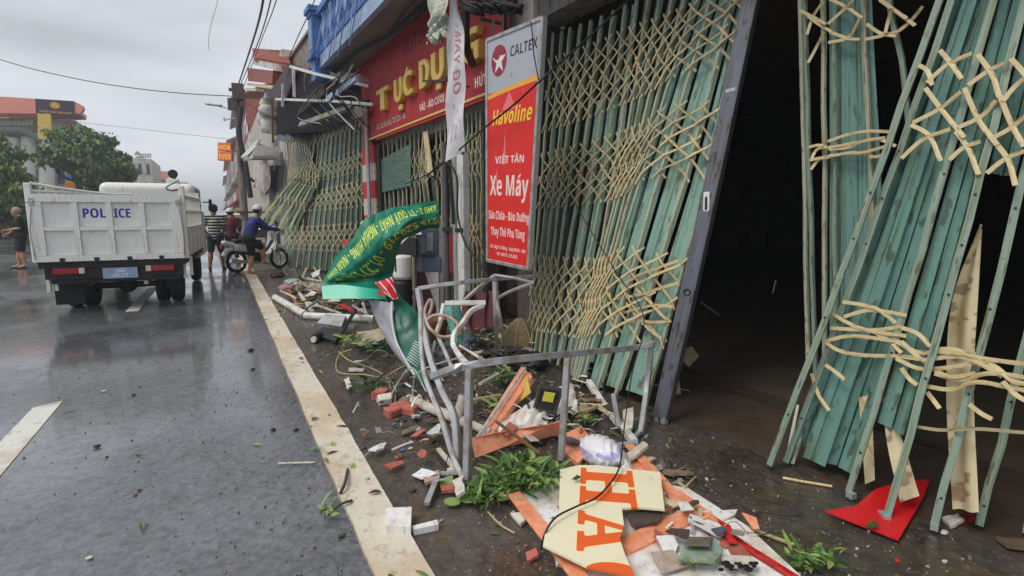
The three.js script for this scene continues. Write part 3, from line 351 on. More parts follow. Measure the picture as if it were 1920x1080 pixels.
{ const b = G(1650, 960); single('red_sheet', slab([G(1545, 958, 0.03), G(1605, 948, 0.04), G(1640, 918, 0.05), G(1680, 905, 0.06), G(1744, 898, 0.05), G(1730, 935, 0.05), G(1684, 1013, 0.02)], 0.004), mat(0xcf1c22, { t: 'fine', s: 0.4, r: 0.4, name: 'bright red sheet' }), 'torn bright red sheet lying under the slumped nearest gate', 'sheet', b);
  single('fallen_leaf', slab([G(1622, 985, 0.045), G(1637, 975, 0.06), G(1650, 984, 0.05), G(1636, 990, 0.045)], 0.002), M.leafDark, 'brown curled leaf lying on the bright red sheet', 'leaf', G(1636, 984, 0.04)); }
// ---------------------------------------------------------------- the tailor's shop with the red signboard and the blue balcony
const font = await new FontLoader().loadAsync('fonts/droid/droid_sans_bold.typeface.json');
const tailor = thing('shop_house', 'shop with a blue balcony over a red signboard and striped pillar', 'shop', V(3.5, 0, -8.5));
{
  part('wall', [box3(3.6, 3.9, 2.75, 4.45, -11.95, -5.29), box3(3.55, 3.9, 4.6, 9, -11.95, -5.29)], M.offwhite, tailor);
  const z0 = X(683, 180, 3.45).z, z1 = X(706, 268, 3.45).z;
  // striped pillar: courses of red and white
  const pil = []; for (let i = 0; i < 8; i++) part('pillar_course', box3(3.38, 3.8, i * 0.352, i * 0.352 + 0.35, z0 - 0.1, z1), i % 2 ? M.red : mat(0xd9d2c8, { t: 'streak', s: 0.8, r: 0.6 }), tailor, i % 2 ? 'red course' : 'dirty white course');
  part('pillar', box3(3.42, 3.8, 2.82, 4.45, z0 - 0.1, z1 - 0.2), M.red, tailor);
  part("inner_wall", [box3(4.3, 4.5, 0, 4, -11.9, -5.2), box3(3.9, 4.3, 2.9, 3, -11.9, -5.3)], M.darkWall, tailor);
  part('step', box3(3.5, 4.3, -0.02, 0.08, -11.6, -5.3), M.inFloor, tailor);
  part('door_frame', [box3(3.42, 3.55, 0, 2.8, z1 + 0.003, z1 + 0.22), box3(3.42, 3.55, 0, 2.8, -6.2, -5.9)], mat(0x2b2623, { r: 0.6, t: 'streak', name: 'dark frame' }), tailor);
  // balcony slab, its pale blue edge, balusters, piers
  const b0 = X(604, 128, 2.72).z - 0.1, b1 = -5.35;
  part('balcony_slab', box3(2.75, 3.6, 4.45, 4.6, b0, b1), M.soffit, tailor);
  part('balcony_edge', box3(2.66, 2.75, 4.43, 4.68, b0, b1), M.paleBlue, tailor);
  part('balcony_rail', box3(2.62, 2.8, 5.42, 5.54, b0 + 0.2, b1), M.blue, tailor);
  part('balcony_plinth', box3(2.64, 2.78, 4.683, 4.8, b0 + 0.2, b1), M.blue, tailor);
  const bal = lathe([[0.0, 0], [0.05, 0], [0.05, 0.04], [0.03, 0.08], [0.06, 0.2], [0.055, 0.3], [0.03, 0.45], [0.045, 0.56], [0.05, 0.62], [0, 0.62]], 8);
  for (let z = b0 + 0.5, i = 0; z < b1; z += 0.19, i++) part('baluster', bal.clone().translate(2.71, 4.8, z), i % 3 ? M.blue : M.paleBlue, tailor);
  const pier = (y, h, w, m) => box3(2.71 - w / 2, 2.71 + w / 2, y, y + h, b0 + 0.02 - w / 2, b0 + 0.02 + w / 2);
  part('balcony_pier', [pier(4.2, 0.4, 0.3), pier(4.603, 0.06, 0.46), pier(4.66, 0.06, 0.38), pier(4.72, 0.72, 0.34), pier(5.44, 0.07, 0.4), pier(5.513, 0.1, 0.48)], M.blue, tailor);
  for (const d of [-0.1, 0, 0.1]) part('pier_flute', box3(2.52, 2.538, 4.8, 5.38, b0 + 0.02 + d - 0.025, b0 + 0.02 + d + 0.025), M.paleBlue, tailor);
  // torn trim hanging along the balcony edge
  const r = mulberry(33); for (let i = 0; i < 9; i++) { const z = mix(b0, -8, i / 9) + r() * 0.3; part('loose_strip', beam(V(2.62 - r() * 0.05, 5.3 - r() * 0.3, z), V(2.6, 4.5 - r() * 0.3, z - 0.5 - r() * 0.7), 0.03, 0.012, V(-1, 0, 0)), i % 2 ? M.paleBlue : M.blue, tailor); }
  for (let i = 0; i < 5; i++) { const y = 4.4 - i * 0.012; part('soffit_cable', tube([V(2.85 + i * 0.03, y, b0 + 0.2), V(2.95, y - 0.05 * r(), -10), V(3.0 + r() * 0.1, y - 0.06, -8.8), V(2.9 + r() * 0.2, y - 0.12 * r(), -7.6), V(2.95, y, -5.5)], 0.012 + 0.006 * r(), 6, 30), M.cable, tailor); }
}
{ // signboard
  const xs = 3.34, P = (x, y) => X(x, y, xs), tl = P(690, 150), br = P(906, 172), s = thing('shop_sign', 'dark red shop signboard with raised gold letters, some fallen off', 'shop sign', V(xs, 3.4, -8.5));
  const z0 = P(688, 262).z, z1 = -5.6, yb = P(688, 262).y, yt = 4.44;
  const draw = (x, w, h) => {   // flat lettering and the ghosts of lost letters
    x.fillStyle = '#a82028'; x.fillRect(0, 0, w, h);
    wear(x, w, h, 260, 5, ['#85171f', '#b83038', '#931d26', '#bb4a4a'], 6, 60, 0.25);
    const px = z => (z - z0) / (z1 - z0) * w;
    x.fillStyle = 'rgba(40,14,18,0.85)'; x.font = 'bold ' + h * 0.2 + 'px sans-serif'; x.fillText('VESTON', w * 0.40, h * 0.26);
    x.fillStyle = 'rgba(150,60,60,0.9)'; x.font = 'bold ' + h * 0.42 + 'px sans-serif'; x.fillText('H', w * 0.215, h * 0.70);
    x.fillStyle = '#e9dfd2'; x.font = 'bold ' + h * 0.1 + 'px sans-serif'; vt(x, 'ĐC: cạnh chợ Tài Đa - M', w * 0.12, h * 0.93, h * 0.1, { align: 'left' }); vt(x, 'VẢI - ÁO CƯỚI', w * 0.52, h * 0.93, h * 0.1, { align: 'left' }); vt(x, 'HÚT BỤI', w * 0.86, h * 0.93, h * 0.12, { align: 'left' });
    x.fillStyle = '#3a1718'; x.font = 'bold ' + h * 0.1 + 'px sans-serif'; vt(x, 'ĐC: cạnh chợ Tài Đa - M', w * 0.122, h * 0.922, h * 0.1, { align: 'left' });
    x.strokeStyle = '#33130f'; x.lineWidth = 6; x.beginPath(); x.moveTo(w * 0.035, h * 0.6); x.lineTo(w * 0.065, h * 0.12); x.lineTo(w * 0.095, h * 0.62); x.moveTo(w * 0.03, h * 0.75); x.lineTo(w * 0.1, h * 0.72); x.stroke();
  };
  const q = [V(xs, yb, z0), V(xs, yb, z1), V(xs, yt, z1), V(xs, yt, z0)];
  part('sign_panel', slab(q, 0.06, { fit: true, ux: V(0, 0, 1) }), mat(0xffffff, { map: canvasTex(1400, 360, draw), r: 0.65, name: 'red signboard print' }), s);
  part('sign_trim', box3(xs - 0.02, xs + 0.05, yb - 0.035, yb - 0.003, z0, z1), M.gold, s);
  part('sign_border', box3(xs - 0.003, xs + 0.055, 2.86, yb - 0.038, P(706, 268).z, z1), M.red, s);
  part('sign_border', box3(xs - 0.008, xs + 0.055, yb, yt, z0 - 0.24, z0 - 0.003), M.red, s);
  const letter = (c, x0, yTop, x1, yBot, m) => { const a = P(x0, yTop), b = P(x1, yBot), zc0 = Math.min(a.z, b.z), w = Math.abs(b.z - a.z); const hh = P((x0 + x1) / 2, yTop).y - P((x0 + x1) / 2, yBot).y; const g = new TextGeometry(c, { font, size: 1, depth: 0.1, curveSegments: 5, bevelEnabled: true, bevelThickness: 0.02, bevelSize: 0.02, bevelSegments: 1 }); g.computeBoundingBox(); const bb = g.boundingBox, sx = w / (bb.max.x - bb.min.x), sy = hh / (bb.max.y - bb.min.y); g.translate(-bb.min.x, -bb.min.y, 0); g.scale(sx, sy, 0.75); g.rotateY(-Math.PI / 2); g.translate(xs - 0.005, P((x0 + x1) / 2, yBot).y, zc0); part('letter', triUV(g), m, s); };
  letter('T', 714, 166, 736, 208, M.gold); letter('U', 747, 148, 763, 193, M.gold); letter('C', 764, 134, 784, 181, M.gold); letter('D', 795, 111, 815, 166, M.gold); letter('U', 818, 96, 843, 153, M.gold); letter('N', 846, 84, 874, 140, M.goldDark); letter('G', 878, 55, 909, 121, M.gold);
  const dot = (x, y) => { const p = P(x, y); part('letter_dot', rbx(0.06, 0.1, 0.16, 0.02, xs - 0.03, p.y, p.z), M.gold, s); }; dot(756, 202); dot(828, 163);
  const hook = (x, y) => { const p = P(x, y); part('letter_horn', beam(V(xs - 0.03, p.y, p.z), V(xs - 0.03, p.y + 0.14, p.z + 0.16), 0.06, 0.06), M.gold, s); }; hook(764, 148);
}
{ // its gate, still upright, sheets dull green, some uprights bent out of line
  const up = [], n = 24; for (let i = 0; i < n; i++) { const x = 715 + (903 - 715) * i / (n - 1), z = X(x, 400, 3.5).z, y1 = 2.82, bend = i === 11 || i === 12 ? 0.12 : 0; up.push([V(3.5, y1, z - bend * 1.4), V(3.5 - bend, 2.2, z), V(3.5 - bend, 1.6, z + bend), V(3.5, 0.75, z), V(3.5, 0.06, z)]); }
  gate('folding_gate', 'upright closed dull green gate of the shop under the red signboard', V(3.5, 0, -8.3), {
    uprights: up, mats: [M.upright, M.creamDull], w: 0.028, d: 0.02, seed: 35, out: V(-1, 0, 0.05),
    bands: [{ a: [0.16, 0.13], z: [0.26, 0.23], rows: 1, span: 1, w: 0.016, mats: [M.creamDull] }, { a: [0.28, 0.26], z: [0.37, 0.36], rows: 1, span: 1, w: 0.016, mats: [M.creamDull] }, { a: [0.58, 0.57], z: [0.68, 0.69], rows: 2, w: 0.016, mats: [M.creamDull, M.cream] }],
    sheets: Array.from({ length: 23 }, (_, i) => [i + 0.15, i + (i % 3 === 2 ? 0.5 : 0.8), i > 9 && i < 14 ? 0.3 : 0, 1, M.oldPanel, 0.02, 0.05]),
  });
  const g = scene.children[scene.children.length - 1]; part('bent_sheet', slab([X(793, 248, 3.42), X(801, 245, 3.42), X(812, 330, 3.36), X(800, 322, 3.38)], 0.01), M.creamSheet, g, 'pale strip bent out of the gate');
  part('sheet_panel', slab([X(712, 362, 3.46), X(712, 300, 3.46), X(770, 270, 3.46), X(770, 348, 3.46)], 0.004), M.panelDark, g);
}

// ---------------------------------------------------------------- the third shop: two leaves thrown out, torn awning above
const third = thing('shop_house', 'dark shop with torn awning behind the flared green gate', 'shop', V(3.5, 0, -15));
{ const z0 = -19.2, z1 = -12.02;
  part('upper_wall', box3(3.6, 3.9, 3.3, 5.6, z0, z1), mat(0x6f6b62, { t: 'streak', s: 1.5, r: 0.85, name: 'grimy wall' }), third);
  part('inner_wall', [box3(6.5, 6.7, 0, 4, z0, z1), box3(3.9, 6.7, 3.3, 3.4, z0, z1), box3(3.9, 6.5, 0, 3.3, z0 - 0.1, z0), box3(3.6, 6.7, 0, 4, z1, z1 + 0.05)], M.darkWall, third);
  part('upper_floor', box3(2.75, 3.6, 3.95, 4.2, z0, z1), mat(0x55504c, { t: 'blotch', s: 1.5, r: 0.85 }), third);
  part('corner_post', rod(X(686, 195, 3.3), V(X(686, 195, 3.3).x, 0.0, X(686, 195, 3.3).z), 0.045, 0.045, 8), M.galv, third);
  part('side_wall', box3(3.5, 3.9, 0, 3.4, z0 - 0.6, z0), M.grey, third);
}
{ const n = 15, up = []; const tops = [[566, 262], [690, 178]], bot = i => { const u = i / (n - 1); return [mix(523, 676, u), mix(497, 512, Math.sin(u * 1.5))]; };
  for (let i = 0; i < n; i++) { const u = i / (n - 1), tx = mix(572, 684, u), ty = mix(238, 176, u) , t = X(tx, ty, 3.42), [bx0, by0] = bot(i), f = G(bx0, by0, 0.05), mx = mix(tx, bx0, 0.5) - (1 - u) * 3; up.push([t, X(mx + (1 - u) * 6, (ty + by0) / 2 - 10, mix(t.x, f.x, 0.42)), f]); }
  gate('folding_gate', 'green gate flared out like a skirt below the torn dark awning', V(3, 0, -14), {
    uprights: up, mats: [M.oldUpright, M.upright], w: 0.034, d: 0.022, seed: 45, out: V(-0.9, 0.1, 0.42),
    bands: [{ a: [0.12, 0.12], z: [0.20, 0.20], rows: 1, span: 1, w: 0.02, mats: [M.creamDull] }, { a: [0.36, 0.33], z: [0.45, 0.44], rows: 2, w: 0.02, mats: [M.creamDull, M.upright] }, { a: [0.55, 0.52], z: [0.64, 0.63], rows: 2, w: 0.02, mats: [M.creamDull, M.cream] }, { a: [0.77, 0.74], z: [0.88, 0.86], rows: 2, w: 0.022, mats: [M.cream, M.creamDull] }],
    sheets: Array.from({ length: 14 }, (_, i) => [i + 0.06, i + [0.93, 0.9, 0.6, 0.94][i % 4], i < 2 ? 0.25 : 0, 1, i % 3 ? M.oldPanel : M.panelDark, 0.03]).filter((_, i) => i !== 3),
  });
  const upB = []; for (let i = 0; i < 9; i++) { const u = i / 8, t = X(mix(566, 606, u), mix(312, 322, u), mix(3.05, 3.1, u)), b = X(mix(478, 548, u), mix(418, 448, u), mix(2.25, 2.55, u)); upB.push([t, t.clone().lerp(b, 0.5).add(V(0, 0.04, 0)), b]); }
  gate('folding_gate', 'yellowed gate leaf tipped outwards over the motorbike', V(2.6, 0, -15.8), {
    uprights: upB, mats: [M.yellowGreen, M.upright], w: 0.034, d: 0.022, seed: 46, out: V(-0.5, 0.8, 0.3),
    bands: [{ a: [0.05, 0.05], z: [0.22, 0.22], rows: 2, w: 0.02, mats: [M.creamDull] }, { a: [0.45, 0.45], z: [0.58, 0.58], rows: 1, span: 1, w: 0.02, mats: [M.creamDull] }],
    sheets: Array.from({ length: 8 }, (_, i) => [i + 0.1, i + 0.8, i % 3 * 0.1, 1, i % 2 ? M.oldPanel : M.yellowGreen, 0.03]),
  });
  const gb = scene.children[scene.children.length - 1]; part('trailing_bundle', Array.from({ length: 7 }, (_, i) => sweep(curve([X(546 + i * 6, 250, 3.3), X(545 + i * 6, 285, 3.2), X(562 + i * 5, 318, 3.08)], 8), rect(0.03, 0.02), V(-1, 0, 0.3))), M.creamDull, gb);
}
{ // awnings and wreckage overhead: dark sheets on a light steel frame
  const a = thing('torn_awning', 'dark sagging awning sheets on a white steel frame above the flared gate', 'awning', V(3, 3.5, -15));
  const A = (x, y, l = 2.2) => LT(x, y, l);
  part('awning_sheet', slab([X(545, 122, 2.5), X(690, 186, 3.4), X(690, 215, 3.5), X(525, 190, 2.5)], 0.03), M.tarpRed, a, 'purple brown upper sheet');
  part('awning_sheet', slab([X(520, 190, 2.45), X(690, 188, 3.3), X(680, 240, 3.55), X(566, 256, 3.55), X(518, 252, 2.6)], 0.04), M.darkTarp, a, 'dark blue sagging sheet');
  part('awning_sheet', slab([X(500, 180, 2.5), X(540, 120, 2.5), X(558, 128, 2.55), X(532, 195, 2.5)], 0.03), M.tarpRed, a, 'steep end sheet');
  const tubes = [[545, 125, 2.42, 598, 140, 2.6], [598, 140, 2.6, 692, 162, 3.3], [550, 130, 2.4, 552, 182, 2.4], [530, 158, 2.4, 530, 200, 2.4], [518, 186, 2.38, 630, 190, 2.9], [630, 190, 2.9, 700, 196, 3.3], [612, 190, 2.7, 668, 145, 2.9], [668, 145, 2.9, 690, 150, 3.2]];
  for (const t of tubes) part('frame_tube', beam(X(t[0], t[1], t[2]), X(t[3], t[4], t[5]), 0.055, 0.055), M.whiteTube, a);
  part('frame_tube', beam(X(510, 184, 2.36), X(512, 268, 2.36), 0.06, 0.06), M.wood, a);
  part('blue_strut', beam(X(616, 186, 2.62), X(668, 144, 2.7), 0.12, 0.05, V(-1, 0, 0.4)), M.paleBlue, a);
  part('loose_gutter', sweep(curve([X(563, 234, 2.6), X(610, 218, 2.85), X(664, 197, 3.1)], 10), chan(0.13, 0.07, 0.01), V(-0.5, 0.3, 0.8)), M.grey, a, 'grey gutter torn loose');
  part('shredded_flap', slab([X(655, 196, 3.1), X(672, 200, 3.1), X(690, 206, 3.15), X(674, 222, 3.1), X(666, 234, 3.1), X(660, 220, 3.1)], 0.01), M.grey, a);
  const r = mulberry(51); for (let i = 0; i < 12; i++) { const x = 590 + r() * 90, y = 110 + r() * 60; part('tangled_wire', tube([X(x, y, 2.7), X(x - 20 - r() * 30, y + 30 + r() * 30, 2.6), X(x - 40 + r() * 60, y + 60 + r() * 60, 2.75), X(x - 10 + r() * 50, 215 + r() * 40, 3.0)], 0.009 + 0.007 * r(), 5, 18), i % 3 ? M.cable : M.galv, a); }
  const tf = thing('ragged_tarp', 'torn bluish tarpaulin fringe hanging left of the flared gate', 'tarpaulin', X(550, 270, 2.9));
  part('cloth', patch([[X(512, 262, 2.55), X(540, 246, 2.8), X(575, 248, 3.2)], [X(514, 275, 2.55), X(540, 262, 2.75), X(576, 264, 3.15)]], 16, 4, true, (p, u, v) => { p.x += 0.06 * Math.sin(u * 21); p.y -= 0.06 * v * Math.sin(u * 37 + 1); }), mat(0x59606f, { t: 'blotch', s: 0.6, r: 0.6, name: 'faded blue tarp' }), tf);
  for (let i = 0; i < 14; i++) { const x = 514 + i * 4.6; part('ribbon', sweep(curve([X(x, 268, 2.85), X(x + 3, 285, 2.8), X(x - 2 + r() * 6, 296 + r() * 26, 2.82)], 8), rect(0.03, 0.004), V(-1, 0, 0.5)), i % 2 ? mat(0x6a6f7c, { r: 0.6 }) : M.grey, tf); }
  const tw = thing('fallen_sheet', 'creased pale sheet standing behind the tipped yellowed gate', 'sheet', X(560, 300, 3.3)); part('sheet', patch([[X(540, 268, 3.4), X(572, 262, 3.5)], [X(540, 300, 3.3), X(574, 290, 3.45)], [X(542, 345, 3.25), X(576, 330, 3.4)]], 10, 10, true, (p, u, v) => { p.x += 0.05 * Math.sin(u * 9 + v * 5); }), mat(0xa39a86, { t: 'blotch', s: 0.8, r: 0.7, name: 'pale sheet' }), tw);
}

// ---------------------------------------------------------------- houses farther along the right
const FR = 2.5, tileB = mat(0xa3523f, { t: "blotch", s: 1.3, r: 0.75, name: "darker terracotta" });
function house(name, label, s0, s1, lat, h, wallMat, deep = 7) { const t = thing(name, label, 'house', road(lat, 0, (s0 + s1) / 2)); part('wall', roadBox(lat, lat + deep, -0.02, h, s0, s1), wallMat, t); return t; }
function win(t, lat, y0, y1, s0, s1, frame = M.whiteTube, pane = M.glassDark) { const f = part('window', [roadBox(lat - 0.06, lat + 0.02, y0, y0 + 0.08, s0, s1), roadBox(lat - 0.06, lat + 0.02, y1 - 0.08, y1, s0, s1), roadBox(lat - 0.057, lat + 0.02, y0 + 0.08, y1 - 0.08, s0, s0 + 0.1), roadBox(lat - 0.057, lat + 0.02, y0 + 0.08, y1 - 0.08, s1 - 0.1, s1)], frame, t); part('pane', roadBox(lat - 0.03, lat + 0.015, y0 + 0.08, y1 - 0.08, s0 + 0.1, s1 - 0.1), pane, f); }
const sOf = (x, l) => { const d = ray(x, 400); return l * d.dot(RD) / d.dot(RR); };
{ // the house under the red tile roof
  const t = house('town_house', 'tall pale town house with a red tile roof over a red balcony', sOf(545, FR), sOf(463, FR), FR, LT(500, 165, FR).y, M.offwhite);
  const P = (x, y, d = 0) => LT(x, y, FR - d);
  const e0 = P(476, 109, 0.9), e1 = P(516, 117, 0.9), e2 = P(545, 121, 0.6), r0 = P(473, 91, -1.6), r1 = P(541, 97, -1.6);
  const rf = part('roof', slab([e0, e2, r1, r0], 0.12), M.tile, t);
  { // tile courses
    const n = 11, m = 22; for (let j = 0; j < n; j++) for (let i = 0; i < m; i++) { const q = (u, v) => e0.clone().lerp(e2, u).lerp(r0.clone().lerp(r1, u), v), u0 = (i + 0.04) / m, u1 = (i + 0.96) / m, v0 = j / n, v1 = (j + 1.12) / n, n0 = V(-0.5, 0.86, 0.1); const a = q(u0, v0).addScaledVector(n0, 0.05), b = q(u1, v0).addScaledVector(n0, 0.05), c = q(u1, Math.min(1, v1)).addScaledVector(n0, 0.012), d = q(u0, Math.min(1, v1)).addScaledVector(n0, 0.012); part('roof_tile', slab([a, b, c, d], 0.03), (i * 7 + j * 5) % 5 < 3 ? M.tile : tileB, rf); } }
  part('eaves', slab([P(473, 110, 0.85), P(516, 121, 0.8), P(517, 133, 0.8), P(513, 131, 0.8), P(475, 121, 0.85)], 0.5), M.whiteWall, t, 'cream eaves board');
  part('gable_wall', slab([P(516, 121, 0.1), P(545, 121, 0.1), P(545, 160, 0.1), P(514, 160, 0.1)], 0.3), M.offwhite, t);
  part('balcony', slab([P(464, 127, 0.8), P(512, 134, 0.8), P(510, 157, 0.8), P(465, 152, 0.8)], 0.7), mat(0xa24638, { t: 'streak', s: 1, r: 0.6, name: 'red balcony front' }), t, 'red balcony front');
  part('balcony_slab', slab([P(463, 155, 0.85), P(512, 160, 0.85), P(511, 167, 0.85), P(463, 160, 0.85)], 0.8), M.creamSheet, t);
  part('cornice', slab([P(459, 164, 0.3), P(480, 166, 0.3), P(480, 171, 0.3), P(459, 169, 0.3)], 0.4), M.whiteWall, t);
  for (const [x, y] of [[472, 182], [474, 205], [478, 228], [478, 250]]) { const p = P(x, y, 0.05); part('vent_hole', roadBox(FR - 0.02, FR + 0.05, p.y - 0.3, p.y + 0.3, sOf(x + 1.6, FR), sOf(x - 1.6, FR)), M.glassDark, t); }
  // moulded baroque balcony at its corner
  const bc = part('ornate_balcony', [[499, 198, 0.28, 0.3], [503, 208, 0.42, 0.22], [502, 222, 0.45, 0.3], [504, 236, 0.36, 0.3]].map(([x, y, r0, h]) => { const p = P(x, y, 0.35); const g = lathe([[0, -h], [r0 * 0.8, -h], [r0, -h * 0.3], [r0 * 0.85, 0], [r0, h * 0.35], [r0 * 0.7, h], [0, h]], 14); return g.translate(p.x, p.y, p.z); }), M.whiteWall, t, 'white moulded balcony brackets');
  part('doorway', slab([P(505, 310, 0.02), P(530, 310, 0.02), P(530, 385, 0.02), P(505, 385, 0.02)], 0.05), M.black, t);
  part('door_jamb', slab([P(531, 300, 0.03), P(548, 300, 0.03), P(548, 390, 0.03), P(531, 390, 0.03)], 0.05), M.grey, t);
  const aw = thing('shop_canopy', 'tilted white metal canopy hanging over the dark doorway', 'canopy', P(490, 275, 0.6));
  part('panel', slab([P(456, 300, 1.5), P(484, 268, 0.6), P(528, 283, 0.0), P(520, 297, 0.4), P(472, 297, 1.4)], 0.06), mat(0x8a8d92, { t: 'blotch', s: 1, r: 0.5, name: 'grey canopy' }), aw);
  part('edge', [beam(P(455, 296, 1.5), P(486, 262, 0.6), 0.14, 0.08), beam(P(462, 293, 1.45), P(486, 269, 0.6), 0.08, 0.08), beam(P(472, 294, 1.4), P(524, 296, 0.4), 0.12, 0.08)], M.whiteTube, aw);
  part('lamp', lathe([[0, 0], [0.1, 0], [0.12, 0.2], [0, 0.3]], 10).translate(...P(497, 306, 0.5).toArray()), M.whiteTube, aw);
  const cl = thing('hanging_cloth', 'white and pink cloth hanging left of the dark doorway', 'cloth', P(490, 330, 0.4));
  part('cloth', patch([[P(474, 298, 0.4), P(490, 300, 0.4), P(503, 302, 0.4)], [P(476, 340, 0.4), P(490, 340, 0.4), P(502, 345, 0.4)], [P(474, 352, 0.4), P(490, 356, 0.4), P(500, 365, 0.4)]], 16, 10, true, (p, u, v) => { p.x += 0.12 * Math.sin(u * 25 + v * 4); }), mat(0xd9ced0, { t: 'blotch', s: 1.2, r: 0.8, name: 'pale cloth' }), cl);
  const ct = thing('market_cart', 'dark stacked cart with yellow trays near the doorway', 'cart', P(478, 372, 1.0)); const cc = P(476, 378, 1.0);
  part('cabinet', [bx(1.4, 0.9, 2.2, cc.x, 0.75, cc.z, -TH), bx(1.5, 0.08, 2.4, cc.x, 1.5, cc.z, -TH)], mat(0x4a2f22, { r: 0.6 }), ct); part('tray', [bx(0.5, 0.15, 1.2, cc.x - 0.6, 1.3, cc.z, -TH), bx(0.4, 0.12, 0.9, cc.x - 0.65, 1.65, cc.z + 0.4, -TH)], M.gold, ct); for (const [a, b] of [[-0.6, -1], [0.6, -1], [-0.6, 1], [0.6, 1]]) part('wheel', rod(V(cc.x + a - 0.05, 0.15, cc.z + b), V(cc.x + a + 0.05, 0.15, cc.z + b), 0.15), M.rubber, ct);
}
{ // a plain grey block seen over the awning
  const t = thing('roof_block', 'weathered grey rooftop wall seen above the dark awning', 'building', X(575, 120, 3.6)); part('wall', box3(3.75, 8, 5.6, 6.9, -24, -16.5), mat(0x9b968a, { t: 'streak', s: 1.6, r: 0.85, name: 'old plaster' }), t); part('coping', box3(3.67, 8.05, 6.903, 6.98, -24.1, -16.4), M.grey, t);
}
{ // the receding row
  const row = [[60, 74, 3.0, 12.6, 0xa9553f, 'narrow far house with a reddish upper storey behind the utility pole'], [75, 92, 3.0, 13.8, 0xb9b4aa, 'pale far house beside the orange flower shop sign'], [93, 112, 2.9, 12.2, 0xc0a38f, 'pinkish far house past the orange sign'], [113, 140, 2.8, 14.5, 0x9fa3a3, 'grey green far house with ragged balconies'], [141, 180, 2.6, 13.5, 0xb06c5b, 'far red brown house near the end of the right row'], [181, 240, 2.5, 12, 0xaeb2b4, 'hazy last house at the end of the right row']];
  row.forEach(([s0, s1, lat, h, c, label], i) => { const m = mat(c, { t: 'blotch', s: 3, r: 0.85 }), t = house('far_house', label, s0, s1, lat, h, m); const n = 3, L = s1 - s0;
    for (let f = 0; f < Math.floor(h / 3); f++) for (let k = 0; k < n; k++) win(t, lat, 1.0 + f * 2.9, 2.6 + f * 2.9, s0 + L * (k + 0.25) / n, s0 + L * (k + 0.75) / n);
    part('balcony', [roadBox(lat - 1.1, lat, 3.1, 3.3, s0 + 0.5, s1 - 0.5), roadBox(lat - 1.1, lat - 1.0, 3.3, 4.1, s0 + 0.5, s1 - 0.5), roadBox(lat - 0.9, lat, 6.0, 6.2, s0 + 0.5, s1 - 0.5)], i % 2 ? M.whiteWall : m, t);
    part('roof', slab([road(lat - 0.8, h, s0), road(lat - 0.8, h, s1), road(lat + 2.5, h + 1.7, s1), road(lat + 2.5, h + 1.7, s0)], 0.2), i % 2 ? M.grey : M.tile, t);
    part('shop_awning', slab([road(lat - 1.6, 2.6, s0 + 0.3), road(lat - 1.6, 2.6, s1 - 0.3), road(lat - 0.02, 3.0, s1 - 0.3), road(lat - 0.02, 3.0, s0 + 0.3)], 0.06), [M.red, M.darkTarp, M.paleBlue, M.orange][i % 4], t); });
  const rp = thing('parked_canopy', 'red and cream striped stall canopy far along the right', 'stall', road(1.5, 0, 70)); part('canopy', roadBox(1.2, 2.6, 2.3, 2.5, 66, 72), M.red, rp); for (const [l, s] of [[1.3, 66.3], [1.3, 71.7], [2.5, 66.3], [2.5, 71.7]]) part('post', rod(road(l, 0, s), road(l, 2.3, s), 0.04), M.whiteTube, rp); part('counter', roadBox(1.4, 2.5, 0, 0.9, 66.6, 71.4), M.orange, rp);
}
{ // utility pole, lamp arm, flower shop sign
  const b = road(1.0, 0, 28), pole = thing('utility_pole', 'leaning grey concrete utility pole loaded with cables', 'utility pole', b), w = depthOf(b), P = (x, y, d = 0) => D(x, y, w + d);
  part('shaft', rod(P(461, 457), P(443, 160), 0.19, 0.12, 10), M.concrete, pole);
  part('crossarm', [beam(P(430, 168), P(458, 170), 0.14, 0.14), beam(P(432, 185), P(456, 188), 0.12, 0.12)], mat(0x4c4348, { r: 0.7 }), pole);
  part('meter_box', [bx(0.5, 0.7, 0.35, ...P(446, 172, -0.2).toArray(), -TH), bx(0.4, 0.5, 0.3, ...P(436, 196, -0.2).toArray(), -TH)], mat(0x5b4e52, { t: 'blotch', s: 0.6, r: 0.6 }), pole);
  part('cable_bundle', [tube([P(452, 200, -0.2), P(448, 250, -0.25), P(459, 300, -0.2), P(470, 370, -0.2)], 0.12, 7), tube([P(445, 205, -0.2), P(452, 260, -0.25), P(455, 320, -0.2), P(476, 340, -0.2)], 0.07, 7)], M.cable, pole);
  const lamp = part('lamp_arm', tube([P(441, 204), P(425, 202), P(410, 199)], 0.035, 7), M.galv, pole); part('lamp_head', [rbx(0.75, 0.1, 0.22, 0.04, ...P(401, 196.5).toArray(), -YAW, 0, -0.12)], M.galv, lamp);
  part('hook_arm', tube([P(445, 222), P(428, 223), P(420, 226), P(421, 220)], 0.03, 6), M.galv, pole);
  const f = thing('shop_sign', 'orange and yellow flower shop sign in two stacked boxes on the pole', 'shop sign', P(423, 285, -0.4));
  const board = (x0, y0, x1, y1, txt) => { const q = [P(x0, y1, -0.4), P(x1, y1 + 1, -0.4), P(x1, y0 + 1, -0.4), P(x0, y0, -0.4)]; part('sign_box', slab(q, 0.16, { fit: true, ux: q[1].clone().sub(q[0]) }), mat(0xffffff, { r: 0.45, map: canvasTex(256, 160, (x, w, h) => { x.fillStyle = '#e8622c'; x.fillRect(0, 0, w, h); wear(x, w, h, 40, 8, ['#c8431c', '#f08a3c'], 6, 30, 0.4); x.fillStyle = '#ffd23c'; vt(x, txt, w / 2, h * 0.86, h * 0.8, { w: w * 0.9 }); }) }), f); };
  board(408, 267, 433, 282, 'HOA'); board(408, 284, 434, 300, 'TƯƠI');
  part('bracket', beam(P(434, 283, -0.4), P(448, 283), 0.05, 0.05), M.galv, f);
}
